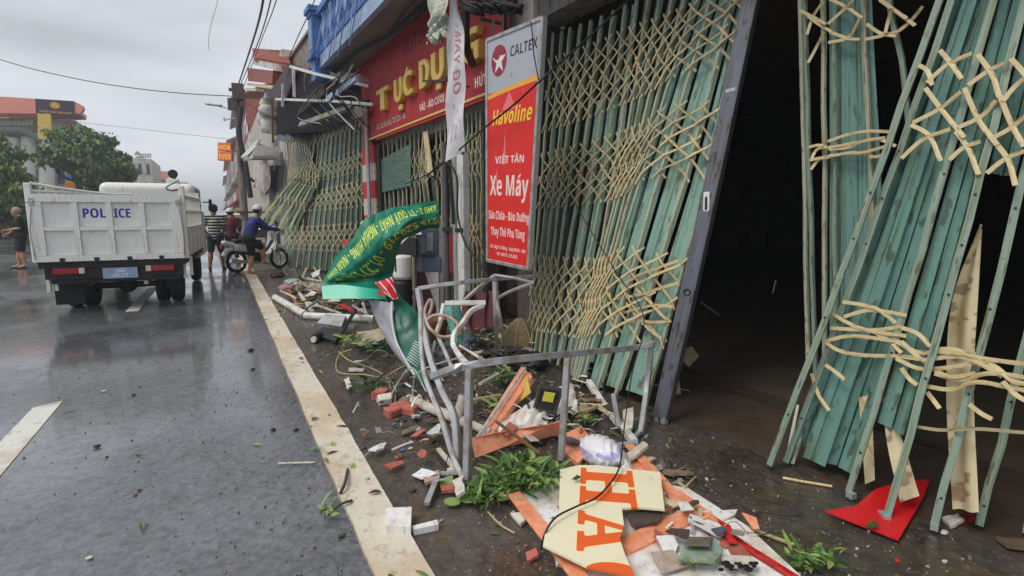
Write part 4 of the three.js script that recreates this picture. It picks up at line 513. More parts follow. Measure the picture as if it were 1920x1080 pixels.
{ // overhead cables, each strung between poles and houses
  const wire = (label, pts, r) => single('overhead_cable', tube(pts, r, 5, 36), M.cable, label, 'cable', pts[0]);
  wire('single cable crossing the grey sky above the truck', [D(-60, 92, 30), D(60, 129, 28), D(200, 158, 27), D(330, 174, 27), D(445, 181, 28)], 0.022);
  wire('thick bundled cable coming down the sky to the pole, leftmost of the bundle', [D(502, -60, 12), D(490, 20, 15), D(470, 90, 21), D(446, 162, 28)], 0.035);
  wire('cable running just right of the thick bundle to the pole', [D(520, -60, 12), D(503, 20, 15), D(480, 90, 21), D(448, 166, 28)], 0.02);
  wire('third cable from the top running down behind the tile roof', [D(535, -60, 13), D(515, 10, 16), D(492, 70, 22), D(452, 175, 28)], 0.016);
  wire('cable from the blue balcony pier up into the sky', [D(612, -60, 12), D(586, 10, 13), D(560, 66, 14), D(540, 112, 16)], 0.012);
  wire('thin loose wire dangling alone in the left sky', [D(418, -60, 20), D(406, 10, 20), D(396, 45, 20), D(391, 78, 20), D(392, 95, 20)], 0.008);
  wire('second thin sky cable lower behind the single crossing cable', [D(-60, 210, 60), D(200, 235, 58), D(330, 250, 58), D(440, 262, 60)], 0.02);
  wire('cable sagging along the right from the pole to the balcony', [D(446, 180, 28), D(500, 215, 20), D(560, 210, 15), D(612, 150, 12)], 0.014);
}

// ---------------------------------------------------------------- the left side of the road
{ const s = 58, P = (x, y, d = 0) => S(x, y, s - d), t = thing('corner_building', 'wide pale corner building with a red tiled eaves and colonnade', 'building', road(-14, 0, 60));
  const l0 = -24, l1 = P(150, 300).dot(RR), y = v => P(80, v).y;
  part('wall', [roadBox(l0, l1, y(256), y(222), s, s + 14), roadBox(l0, l1, 0, y(256), s + 5, s + 14), roadBox(P(96, 300).dot(RR), l1, 0, y(256), s, s + 5)], M.offwhite, t);
  part('eaves', slab([P(-80, 212, 1.2), P(150, 214, 1.2), P(160, 214, 0.3), P(160, 222, 0.3), P(150, 222, 1.2), P(-80, 226, 1.2)], 1), mat(0xcfc0b4, { t: 'blotch', s: 2, r: 0.8 }), t, 'cream eaves band');
  part('roof', slab([P(-80, 212, 1.3), P(150, 213, 1.3), P(158, 200, -1), P(140, 190, -5), P(20, 182, -6), P(-80, 178, -6)], 0.3), M.tile, t);
  part('baluster_band', slab([P(-80, 232, 0.3), P(72, 230, 0.3), P(72, 246, 0.3), P(-80, 248, 0.3)], 0.2), M.grey, t); for (let i = 0; i < 14; i++) { const p = P(-40 + i * 7.5, 225.5, 0.35); part('baluster', lathe([[0, -0.4], [0.12, -0.4], [0.16, 0], [0.08, 0.3], [0.12, 0.4], [0, 0.4]], 7).translate(p.x, p.y, p.z), M.whiteWall, t); }
  part('canopy', patch([[P(-80, 236, 2.2), P(10, 238, 2.2), P(45, 241, 2.2), P(66, 252, 2.2), P(80, 262, 1.8)], [P(-80, 246, 2), P(10, 248, 2), P(45, 250, 2), P(64, 260, 2), P(78, 268, 1.7)], [P(-80, 252, 0.2), P(10, 253, 0.2), P(45, 254, 0.2), P(64, 262, 0.2), P(78, 270, 0.2)]], 20, 6, true), mat(0x8fa6a4, { t: 'streak', s: 2, r: 0.6, name: 'grey green canopy' }), t);
  for (const x of [-30, 22, 54, 88]) part('column', rod(P(x, 440, 1.0).setY(0), P(x, 258, 1.0), 0.55, 0.5, 14), M.whiteWall, t);
  part('arched_window', slab([P(109, 345, 0.06), P(109, 275, 0.06), P(113, 266, 0.06), P(119, 262, 0.06), P(126, 268, 0.06), P(130, 280, 0.06), P(130, 345, 0.06)], 0.1), mat(0x2f4a70, { r: 0.25, t: 'fine', name: 'blue glass' }), t, 'blue arched window');
  part('yellow_pier', slab([P(132, 345, 0.3), P(132, 285, 0.3), P(138, 285, 0.3), P(141, 345, 0.3)], 0.4), M.gold, t);
  const bb = thing('billboard', 'black rooftop billboard with a round yellow emblem on yellow supports', 'billboard', P(100, 202, 3)); const q = [P(67, 211.5, 3), P(139.5, 217, 3), P(138.5, 189.5, 3), P(66, 185, 3)];
  part('face', slab(q, 0.5, { fit: true, ux: q[1].clone().sub(q[0]) }), mat(0xffffff, { r: 0.45, map: canvasTex(512, 210, (x, w, h) => { x.fillStyle = '#26262d'; x.fillRect(0, 0, w, h); x.fillStyle = '#d8902a'; x.beginPath(); x.ellipse(w * 0.5, h * 0.4, 66, 48, 0, 0, 7); x.fill(); x.strokeStyle = '#f2d089'; x.lineWidth = 8; x.beginPath(); x.moveTo(w * 0.44, h * 0.52); x.lineTo(w * 0.5, h * 0.26); x.lineTo(w * 0.56, h * 0.52); x.stroke(); x.fillStyle = '#d9a94c'; vt(x, 'VÀNG BẠC ĐÁ QUÝ', w / 2, h * 0.92, 38, { w: w * 0.84 }); }) }), bb);
  for (const x of [78, 90]) part('support', beam(P(x, 214, 2.8), P(x + 1, 262, 2.8).setY(P(x, 268).y), 0.45, 0.4), M.gold, bb);
  const ad = thing('advert_panel', 'yellow and blue advert panel under the bushy tree', 'advert', P(126, 330, 8)); const qa = [P(122, 352, 8), P(142, 352, 8), P(140, 296, 8), P(120, 296, 8)];
  part('face', slab(qa, 0.2, { fit: true, ux: qa[1].clone().sub(qa[0]) }), mat(0xffffff, { r: 0.5, map: canvasTex(128, 256, (x, w, h) => { x.fillStyle = '#dba33a'; x.fillRect(0, 0, w, h); x.fillStyle = '#3f7cc4'; x.fillRect(0, h * 0.55, w, h * 0.22); x.fillStyle = '#d77a3c'; x.fillRect(0, h * 0.84, w, h * 0.16); }) }), ad); part('leg', [beam(P(124, 352, 8), P(124, 420, 8).setY(0), 0.15), beam(P(140, 352, 8), P(140, 420, 8).setY(0), 0.15)], M.galv, ad);
}
function farBlock(name, label, x0, x1, yt, s, m, deep, roofM, ridge = 2) { const a = S(x0, yt, s), b = S(x1, yt, s), l0 = a.dot(RR), l1 = b.dot(RR), t = thing(name, label, 'house', road((l0 + l1) / 2, 0, s)); part('wall', roadBox(l0, l1, 0, a.y, s, s + deep), m, t); if (roofM) part('roof', slab([road(l0 - 0.3, a.y, s - 0.5), road(l1 + 0.3, a.y, s - 0.5), road(l1 + 0.3, a.y + ridge, s + deep / 2), road(l0 - 0.3, a.y + ridge, s + deep / 2)], 0.25), roofM, t); const n = 3, W = l1 - l0; for (let f = 0; f < Math.floor(a.y / 3); f++) for (let k = 0; k < n; k++) { const w0 = l0 + W * (k + 0.25) / n, w1 = l0 + W * (k + 0.75) / n, fr = part('window', roadBox(w0, w1, 1 + f * 3, 2.6 + f * 3, s - 0.08, s + 0.02), M.grey, t); part('pane', roadBox(w0 + 0.12, w1 - 0.12, 1.15 + f * 3, 2.45 + f * 3, s - 0.1, s - 0.075), M.glassDark, fr); } return t; }
{ const t = farBlock('far_house', 'slim white far house with a rooftop shrine and railing, beyond the bushy tree', 238, 283, 296, 95, M.whiteWall, 14, null);
  part('roof_shrine', [roadBox(S(250, 290, 95).dot(RR), S(263, 290, 95).dot(RR), S(250, 296, 95).y, S(250, 290, 95).y, 97, 100)], M.whiteWall, t); part('spire', rod(S(258, 290, 97), S(257, 283, 97), 0.5, 0.05, 8), M.grey, t);
  for (let i = 0; i < 7; i++) part('roof_post', rod(S(262 + i * 3.4, 296, 95.3), S(262 + i * 3.4, 288, 95.3), 0.07, 0.07, 5), M.grey, t);
  farBlock('far_house', 'low far house with an orange red roof right of the white one', 283, 326, 336, 120, M.whiteWall, 12, M.tile, 1.9);
  farBlock('far_house', 'faint distant house low over the truck cab', 325, 350, 352, 190, M.whiteWall, 12, M.tile, 2);
}
const leafGeo = (() => { const g = new THREE.BufferGeometry(); const p = [0, 0, 0, 0.32, 0.06, 0.35, 0, 0.0, 0.5, -0.32, 0.06, 0.35, 0, -0.12, 1]; g.setAttribute('position', new THREE.Float32BufferAttribute([0, 1, 2, 0, 2, 3, 1, 4, 2, 2, 4, 3].flatMap(i => p.slice(i * 3, i * 3 + 3)), 3)); g.setAttribute('uv', new THREE.Float32BufferAttribute(new Array(24).fill(0).map((_, i) => i % 2), 2)); g.computeVertexNormals(); return g; })();
function tree(label, base, h, blobs, n, seed, mats, leafSize, trunkTop) {
  const t = thing('street_tree', label, 'tree', base), r = mulberry(seed), limbs = [];
  limbs.push(sweep(curve([base, base.clone().add(V(0.15, h * 0.3, 0.1)), base.clone().add(V(-0.1, trunkTop, 0))], 8), Array.from({ length: 9 }, (_, i) => [0.2 * Math.cos(i / 9 * 6.283), 0.2 * Math.sin(i / 9 * 6.283)]), V(1, 0, 0)));
  const fork = base.clone().add(V(-0.1, trunkTop * 0.75, 0));
  for (const b of blobs) { limbs.push(tube([fork, fork.clone().lerp(b.p, 0.5).add(V(r() - 0.5, -0.3, r() - 0.5)), b.p], 0.07 + 0.03 * r(), 6, 8)); for (let k = 0; k < 4; k++) limbs.push(tube([fork.clone().lerp(b.p, 0.7), b.p.clone().add(V((r() - 0.5) * b.r * 1.6, (r() - 0.3) * b.r, (r() - 0.5) * b.r * 1.6))], 0.03, 5, 4)); }
  part('trunk', limbs, M.bark, t);
  const tot = blobs.reduce((s, b) => s + b.r ** 2, 0);
  mats.forEach((m, mi) => { const pos = [], src = leafGeo.attributes.position, q = new THREE.Quaternion(), e = new THREE.Euler(), v = V(0, 0, 0);
    for (const b of blobs) { const nb = Math.round(n / mats.length * b.r ** 2 / tot), clumps = Array.from({ length: Math.max(6, Math.round(b.r * b.r * 7)) }, () => { const u = r() * 2 - 1, a = r() * 6.283, rr = b.r * (0.55 + 0.5 * r()), s = Math.sqrt(1 - u * u); return V(b.p.x + rr * s * Math.cos(a), b.p.y + rr * u * 0.8, b.p.z + rr * s * Math.sin(a)); });
      for (let i = 0; i < nb; i++) { const c = clumps[Math.floor(r() * clumps.length)], g = () => (r() + r() + r() - 1.5) * 0.75, o = V(c.x + g() * b.r * 0.42, c.y + g() * b.r * 0.3, c.z + g() * b.r * 0.42), s = leafSize * (0.6 + 0.8 * r()); q.setFromEuler(e.set(0.4 + r() * 1.3, r() * 6.283, (r() - 0.5) * 1.2, 'YXZ')); for (let k = 0; k < src.count; k++) { v.fromBufferAttribute(src, k).multiplyScalar(s).applyQuaternion(q).add(o); pos.push(v.x, v.y, v.z); } } }
    const g = new THREE.BufferGeometry(); g.setAttribute('position', new THREE.Float32BufferAttribute(pos, 3)); g.setAttribute('uv', new THREE.Float32BufferAttribute(new Float32Array(pos.length / 3 * 2), 2)); g.computeVertexNormals(); const c = part('crown', g, m, t); c.userData.kind = 'stuff'; });
}
const treeG = mat(0x52753a, { phys: true, r: 0.6, transmission: 0.3, thickness: 0, name: 'tree leaf' }), treeD = mat(0x35532e, { phys: true, r: 0.6, transmission: 0.25, thickness: 0, name: 'dark tree leaf' }), treeY = mat(0x74893c, { phys: true, r: 0.6, transmission: 0.3, thickness: 0, name: 'yellowish tree leaf' });
{ const B = (x, y, s, r) => ({ p: S(x, y, s), r });
  const b1 = S(150, 400, 46); b1.y = 0.12; tree('bushy round green tree standing behind the police truck', b1, 9, [B(118, 268, 46, 1.15), B(142, 252, 46, 1.0), B(165, 262, 46, 1.0), B(106, 292, 45, 1.0), B(150, 285, 45, 1.4), B(188, 282, 46, 1.2), B(182, 308, 45, 1.4), B(216, 300, 46, 1.0), B(226, 326, 46, 1.0), B(205, 338, 46, 1.2), B(172, 335, 47, 1.0)], 15000, 11, [treeG, treeD, treeY], 0.28, 4.6);
  const b2 = S(-8, 400, 37); b2.y = 0.12; tree('yellow green tree cut by the left edge of the photo', b2, 7, [B(-45, 290, 37, 1.4), B(-4, 292, 37, 1.1), B(-15, 325, 36, 1.3), B(20, 322, 37, 0.9), B(8, 355, 36, 1.2), B(-40, 360, 36, 1.5), B(-6, 385, 36, 1.2), B(24, 372, 36, 0.8)], 12000, 12, [treeG, treeY, treeD], 0.26, 3.6);
  const w = thing('garden_wall', 'dark low wall and hedge under the left tree', 'wall', road(-11.2, 0, 40)); part('wall', roadBox(-11.5, -11.1, 0.12, 1.4, 33, 52), mat(0x4d4a45, { t: 'mud', s: 2, r: 0.85 }), w); part('coping', roadBox(-11.55, -11.05, 1.4, 1.5, 33, 52), M.grey, w);
  const P = (x, s) => { const p = S(x, 400, s); p.y = 0.12; return p; }; const r = mulberry(71); [[5, 38, 'dark round shrub nearest the left edge at road side'], [32, 39, 'dark shrub between the left tree and the truck']].forEach(([x, s, label], i) => { const b = P(x, s), t = thing('roadside_shrub', label, 'shrub', b), pos = [], q = new THREE.Quaternion(), e = new THREE.Euler(), v = V(0, 0, 0), src = leafGeo.attributes.position; for (let k = 0; k < 1500; k++) { const a = r() * 6.28, u = r(), o = V(b.x + Math.cos(a) * 0.8 * Math.sqrt(r()), b.y + 0.15 + 1.4 * u, b.z + Math.sin(a) * 0.8 * Math.sqrt(r())); q.setFromEuler(e.set(r() * 2, r() * 6.28, r() - 0.5)); for (let m = 0; m < src.count; m++) { v.fromBufferAttribute(src, m).multiplyScalar(0.22).applyQuaternion(q).add(o); pos.push(v.x, v.y, v.z); } } const g = new THREE.BufferGeometry(); g.setAttribute('position', new THREE.Float32BufferAttribute(pos, 3)); g.setAttribute('uv', new THREE.Float32BufferAttribute(new Float32Array(pos.length / 3 * 2), 2)); g.computeVertexNormals(); const c = part('foliage', g, treeD, t); c.userData.kind = 'stuff'; part('stem', rod(b, b.clone().add(V(0, 0.9, 0)), 0.05, 0.03), M.bark, t); });
}
// ---------------------------------------------------------------- the police truck
const local = (name, label, category, pos, ry, group) => { const o = thing(name, label, category, pos, group); home.set(o, V(0, 0, 0)); o.rotation.y = ry; return o; };
{
  const t = local('police_truck', 'white open-bed police truck seen from behind on the wet road', 'truck', road(-1.42, 0, 9.75), -(TH + 0.055)), w = 0.9, y0 = 0.765, y1 = 1.72;
  const xs = [-w, -0.435, -0.0, 0.45, w];
  const tg = part('tailgate', [box3(-w, w, y0, y1, -0.03, -0.012), box3(-w, w, y1 - 0.11, y1, -0.009, 0.03), box3(-w, w, y0, y0 + 0.085, -0.009, 0.03), box3(-w, -w + 0.13, y0 + 0.088, y1 - 0.113, -0.009, 0.03), box3(w - 0.13, w, y0 + 0.088, y1 - 0.113, -0.009, 0.03), ...[-0.4, 0.0, 0.4].map(x => box3(x - 0.035, x + 0.035, y0 + 0.088, y1 - 0.113, -0.009, 0.028)), ...[[-0.77, -0.438], [-0.362, -0.038], [0.038, 0.362], [0.438, 0.77]].map(([a, b]) => box3(a, b, 1.205, 1.262, -0.009, 0.026))], M.truck, t);
  const word = (s, al) => canvasTex(256, 256, (x, W, H) => { x.fillStyle = '#dcdcda'; x.fillRect(0, 0, W, H); wear(x, W, H, 90, 4 + s.length, ['#b9b7ad', '#c9c8c0', '#a8a69c', '#8f7c64'], 1, 10, 0.35); x.strokeStyle = '#a99f8e'; x.lineWidth = 2; const rs = mulberry(31 + s.length); for (let i = 0; i < 14; i++) { x.globalAlpha = 0.15 + 0.25 * rs(); const q = rs() * W, y = rs() * H * 0.5; x.beginPath(); x.moveTo(q, y); x.lineTo(q + (rs() - 0.5) * 6, y + 30 + rs() * 110); x.stroke(); } x.globalAlpha = 1; if (s) { x.fillStyle = '#16249a'; for (const dx of [-2, 0, 2]) vt(x, s, (al === 'right' ? W - 4 : 10) + dx, H * 0.64, 140, { w: al === 'right' ? 224 : 166, align: al }); } });
  const pm = { '': mat(0xffffff, { map: word(''), r: 0.35 }), POL: mat(0xffffff, { map: word('POL', 'right'), r: 0.35 }), ICE: mat(0xffffff, { map: word('ICE', 'left'), r: 0.35 }) };
  [[-0.77, -0.437], [-0.363, -0.037], [0.037, 0.363], [0.437, 0.77]].forEach(([a, b], i) => { for (const [c, d, top] of [[y0 + 0.09, 1.203, 0], [1.264, y1 - 0.115, 1]]) part('tailgate_panel', slab([V(a, c, -0.006), V(b, c, -0.006), V(b, d, -0.006), V(a, d, -0.006)], 0.006, { fit: true, ux: V(1, 0, 0), keep: true }), pm[top && i === 1 ? 'POL' : top && i === 2 ? 'ICE' : ''], tg, top && i === 1 ? 'panel with POL painted in blue' : top && i === 2 ? 'panel with ICE painted in blue' : undefined); });
  for (const x of [-0.6, -0.2, 0.2, 0.6]) part('hinge', [rod(V(x - 0.05, y0 - 0.02, 0.02), V(x + 0.05, y0 - 0.02, 0.02), 0.018), box3(x - 0.03, x + 0.03, y0 - 0.015, y0 + 0.05, 0.0305, 0.038)], M.truckDark, t);
  for (const s of [-1, 1]) { part('latch', [box3(s * (w - 0.03) - 0.025, s * (w - 0.03) + 0.025, y1 - 0.16, y1 - 0.06, 0.0305, 0.05), rod(V(s * (w - 0.06), y1 - 0.1, 0.05), V(s * (w + 0.03), y1 - 0.12, 0.03), 0.011)], M.galv, t); part('chain', tube([V(s * (w - 0.02), y1 - 0.2, 0.035), V(s * (w + 0.01), y1 - 0.5, 0.05), V(s * w, y0 + 0.04, 0.035)], 0.008, 5, 14), M.galv, t); part('mud_guard', rbx(0.3, 0.04, 0.8, 0.015, s * 0.68, 0.69, -0.75), M.truckDark, t); part('leaf_spring', [0, 1, 2].map(i => tube([V(s * 0.42, 0.44 + i * 0.02, -1.25 + i * 0.08), V(s * 0.42, 0.37 + i * 0.02, -0.75), V(s * 0.42, 0.44 + i * 0.02, -0.25 - i * 0.08)], 0.014, 5, 10)), M.truckDark, t); }
  part('underrun_bar', [box3(-0.8, 0.8, 0.43, 0.49, -0.17, -0.12), box3(-0.4, -0.36, 0.49, 0.52, -0.17, -0.12), box3(0.36, 0.4, 0.49, 0.52, -0.17, -0.12)], M.truckDark, t);
  for (const s of [-1, 1]) {
    part('corner_post', rbx(0.075, y1 - y0 + 0.16, 0.09, 0.012, s * (w + 0.02), (y0 + y1 + 0.14) / 2, -0.08), M.truck, t);
    part('side_board', [box3(s * w - 0.02, s * w + 0.02, y0, y0 + 0.42, -3.0, -0.13), box3(s * w - 0.03, s * w + 0.03, y0 + 0.42, y0 + 0.47, -3.0, -0.13), ...[-0.8, -1.5, -2.2, -2.9].map(z => box3(s * w - 0.032, s * w + 0.032, y0, y0 + 0.42, z - 0.03, z + 0.03))], M.truck, t);
    part('side_rail', [box3(s * w - 0.02, s * w + 0.02, y1 - 0.03, y1 + 0.02, -3, -0.13), box3(s * w - 0.018, s * w + 0.018, 1.46, 1.5, -3, -0.13), ...[-0.45, -0.8, -1.15, -1.5, -1.85, -2.2, -2.55, -2.97].map(z => box3(s * w - 0.015, s * w + 0.015, y0 + 0.47, y1 + 0.05, z - 0.02, z + 0.02))], M.truck, t);
  }
  part('top_rail', [tube([V(-w, y1 + 0.15, -0.1), V(-w + 0.3, y1 + 0.09, -0.3), V(-w + 0.75, y1 + 0.03, -0.7), V(-w + 1.0, y1 + 0.04, -1.2)], 0.02), tube([V(-w, y1 + 0.04, -0.1), V(-w + 0.35, y1 + 0.03, -0.35), V(-w + 0.7, y1 + 0.005, -0.7)], 0.018), ...[0.15, 0.3, 0.45].map(x => rod(V(-w + x, y1 + 0.01, -0.1 - x * 0.7), V(-w + x, y1 + 0.12 - x * 0.13, -0.1 - x * 0.7), 0.014))], M.truck, t, 'bent white top rail');
  part('bed_floor', box3(-w, w, y0 - 0.1, y0 - 0.003, -3.05, -0.03), M.truckDark, t); part('headboard', box3(-w, w, y0, y1 + 0.14, -3.06, -3.01), M.truck, t);
  part('chassis', [box3(-0.42, -0.3, 0.52, 0.66, -4.7, -0.1), box3(0.3, 0.42, 0.52, 0.66, -4.7, -0.1), box3(-0.85, 0.85, 0.5, 0.664, -0.22, -0.08), rod(V(-0.7, 0.31, -0.75), V(0.7, 0.31, -0.75), 0.05), new THREE.SphereGeometry(0.13, 12, 10).translate(0, 0.31, -0.75)].map(triUV), M.truckDark, t);
  const lampM = mat(0x9c1518, { r: 0.2, t: 'fine', s: 0.2, name: 'red lens' }), amb = mat(0xd8c8a8, { r: 0.2, name: 'pale lens' });
  for (const s of [-1, 1]) { const l = part('tail_lamp', rbx(0.3, 0.1, 0.06, 0.02, s * 0.6, 0.62, -0.05), lampM, t); part('reverse_lens', rbx(0.075, 0.09, 0.062, 0.015, s * 0.6 - s * 0.19, 0.62, -0.049), amb, l); }
  const plate = canvasTex(256, 120, (x, W, H) => { x.fillStyle = '#8fa4c0'; x.fillRect(0, 0, W, H); wear(x, W, H, 60, 14, ['#6d86a8', '#b7c4d4', '#7f8894'], 3, 26, 0.4); x.fillStyle = 'rgba(235,240,246,0.75)'; x.font = 'bold 46px sans-serif'; x.textAlign = 'center'; x.fillText('18A', W / 2, 52); x.fillText('00.17', W / 2, 102); });
  part('number_plate', slab([V(-0.16, 0.49, -0.02), V(0.27, 0.49, -0.02), V(0.27, 0.65, -0.02), V(-0.16, 0.65, -0.02)], 0.006, { fit: true, ux: V(1, 0, 0), keep: true }), mat(0xffffff, { map: plate, r: 0.35 }), t);
  for (const [x, z] of [[-0.68, -0.75], [0.68, -0.75], [-0.68, -3.75], [0.68, -3.75]]) { const wh = part('wheel', lathe([[0.1, -0.085], [0.28, -0.085], [0.315, -0.06], [0.32, 0], [0.315, 0.06], [0.28, 0.085], [0.1, 0.085], [0.1, -0.085]], 28).rotateZ(Math.PI / 2).translate(x, 0.32, z), M.rubber, t); part('rim', lathe([[0, -0.05], [0.1, -0.06], [0.19, -0.086], [0.19, 0.086], [0.1, 0.06], [0, 0.05]], 18).rotateZ(Math.PI / 2).translate(x, 0.32, z), M.galv, wh); if (z > -1) part('wheel_inner', lathe([[0.1, -0.08], [0.31, -0.07], [0.31, 0.07], [0.1, 0.08]], 22).rotateZ(Math.PI / 2).translate(x - Math.sign(x) * 0.2, 0.315, z), M.rubber, wh); }
  part('mudflap', rbx(0.36, 0.42, 0.012, 0.004, -0.66, 0.30, -0.36, 0, 0.06), M.rubber, t); part('mudflap', rbx(0.22, 0.3, 0.012, 0.004, 0.68, 0.4, -0.36, 0, 0.06), M.rubber, t);
  for (const [x, h] of [[-0.85, 0.46], [-0.76, 0.44], [0.86, 0.34], [0.95, 0.3]]) part('side_guard', rbx(0.045, h, 0.05, 0.01, x, y0 - h / 2, -0.2 - (x > 0.9 ? 0.06 : 0)), M.truck, t);
  part('exhaust', rod(V(0.35, 0.4, -0.1), V(0.35, 0.42, -1.2), 0.03), M.galv, t); part('tow_hook', new THREE.TorusGeometry(0.045, 0.014, 6, 14).translate(-0.32, 0.45, -0.06), M.truckDark, t);
  const cab = part('cab', [rbx(1.7, 1.0, 1.55, 0.09, 0, 1.02, -3.95), rbx(1.62, 0.62, 1.4, 0.13, 0, 1.745, -3.95)], M.truck, t); part('rear_window', rbx(1.15, 0.3, 0.03, 0.01, 0, 1.68, -3.245), M.glassDark, cab); part('side_window', rbx(0.02, 0.36, 0.9, 0.008, 0.805, 1.78, -4), M.glassDark, cab); part('mirror', [rbx(0.06, 0.24, 0.14, 0.02, 1.0, 1.65, -4.5), rod(V(0.84, 1.7, -4.5), V(1.0, 1.7, -4.5), 0.014)], M.black, cab);
  const lb = part('roof_lamp', [rod(V(0.42, 2.08, -3.5), V(0.42, 2.26, -3.5), 0.07, 0.06), rbx(0.22, 0.1, 0.2, 0.02, 0.42, 2.1, -3.5)], M.truck, t, 'white floodlight mount'); part('lamp_head', [rod(V(0.44, 2.25, -3.42), V(0.44, 2.25, -3.55), 0.09, 0.06, 16)], M.black, lb);
  part('hose', tube([V(0.5, 2.1, -3.4), V(0.62, 1.86, -0.9), V(0.8, 1.8, -0.2), V(w, y1 + 0.1, -0.1)], 0.012, 5), M.cable, t);
}
{ // pale car far behind the riders
  const c = local('parked_car', 'pale car far up the road behind the people', 'car', road(0.45, 0, 33), -TH);
  part('body', [rbx(1.7, 0.62, 4.1, 0.2, 0, 0.62, -2), rbx(1.5, 0.62, 2.1, 0.28, 0, 1.15, -1.6)], mat(0xc8ccd0, { r: 0.25, m: 0.2, name: 'car paint' }), c); part('rear_window', rbx(1.25, 0.34, 0.05, 0.02, 0, 1.2, -0.57, 0, -0.15), M.glassDark, c);
  for (const [x, z] of [[-0.74, -0.7], [0.74, -0.7], [-0.74, -3.3], [0.74, -3.3]]) part('wheel', lathe([[0.0, -0.09], [0.28, -0.09], [0.3, 0], [0.28, 0.09], [0, 0.09]], 18).rotateZ(Math.PI / 2).translate(x, 0.3, z), M.rubber, c); for (const s of [-1, 1]) part('tail_lamp', rbx(0.26, 0.14, 0.05, 0.02, s * 0.66, 0.72, 0.03), mat(0x9c1518, { r: 0.2 }), c);
}

// ---------------------------------------------------------------- people
function field(bones, c, half, res, k = 0.035, clip) {
  const mc = new MarchingCubes(res, M.skin, false, false, 120000); mc.isolation = 0; const f = mc.field; let q = 0;
  const B = bones.map(([a, b, ra, rb]) => { const d = b.clone().sub(a); return [a.x, a.y, a.z, d.x, d.y, d.z, Math.max(1e-9, d.lengthSq()), ra, rb - ra]; });
  for (let z = 0; z < res; z++) for (let y = 0; y < res; y++) for (let x = 0; x < res; x++, q++) {
    const px = c.x + (x - res / 2) / (res / 2) * half, py = c.y + (y - res / 2) / (res / 2) * half, pz = c.z + (z - res / 2) / (res / 2) * half; let d = 1e3;
    for (const b of B) { const vx = px - b[0], vy = py - b[1], vz = pz - b[2]; let t = (vx * b[3] + vy * b[4] + vz * b[5]) / b[6]; t = t < 0 ? 0 : t > 1 ? 1 : t; const e = Math.hypot(vx - t * b[3], vy - t * b[4], vz - t * b[5]) - b[7] - t * b[8]; const h = Math.max(k - Math.abs(d - e), 0) / k; d = Math.min(d, e) - h * h * k * 0.25; }
    if (clip) d = Math.max(d, clip(px, py, pz)); f[q] = -d;
  }
  mc.update(); const n = mc.count, p = mc.positionArray.slice(0, n * 3), nn = mc.normalArray.slice(0, n * 3), uv = new Float32Array(n * 2);
  for (let i = 0; i < n; i++) { p[3 * i] = c.x + p[3 * i] * half; p[3 * i + 1] = c.y + p[3 * i + 1] * half; p[3 * i + 2] = c.z + p[3 * i + 2] * half; uv[2 * i] = p[3 * i] + p[3 * i + 2]; uv[2 * i + 1] = p[3 * i + 1]; }
  const g = new THREE.BufferGeometry(); g.setAttribute('position', new THREE.BufferAttribute(p, 3)); g.setAttribute('normal', new THREE.BufferAttribute(nn, 3)); g.setAttribute('uv', new THREE.BufferAttribute(uv, 2)); return g;
}
function hand(wr, dir, curl, side) {   // palm, four unequal fingers, a thumb; dir = where the fingers point, curl = where they bend to
  const u = dir.clone().normalize(), n = curl.clone().addScaledVector(u, -curl.dot(u)).normalize(), s = u.clone().cross(n).multiplyScalar(side), at = (a, b, c) => wr.clone().addScaledVector(u, a).addScaledVector(s, b).addScaledVector(n, c), B = [];
  for (const b of [-0.026, -0.009, 0.009, 0.026]) B.push([at(0, b * 0.5, 0), at(0.085, b, 0), 0.018, 0.013]);
  [[-0.030, 0.055], [-0.010, 0.07], [0.010, 0.075], [0.030, 0.066]].forEach(([b, L]) => { const p0 = at(0.085, b, 0), p1 = at(0.085 + L * 0.45, b * 1.08, 0.012), p2 = at(0.085 + L * 0.62, b * 1.08, 0.012 + L * 0.42), p3 = at(0.085 + L * 0.5, b * 1.05, 0.012 + L * 0.72); B.push([p0, p1, 0.0095, 0.009], [p1, p2, 0.009, 0.0085], [p2, p3, 0.0085, 0.0075]); });
  B.push([at(0.02, 0.025, 0.005), at(0.055, 0.052, 0.02), 0.014, 0.011], [at(0.055, 0.052, 0.02), at(0.088, 0.05, 0.042), 0.011, 0.009]);
  return field(B, at(0.07, 0, 0.02), 0.135, 56, 0.008);
}
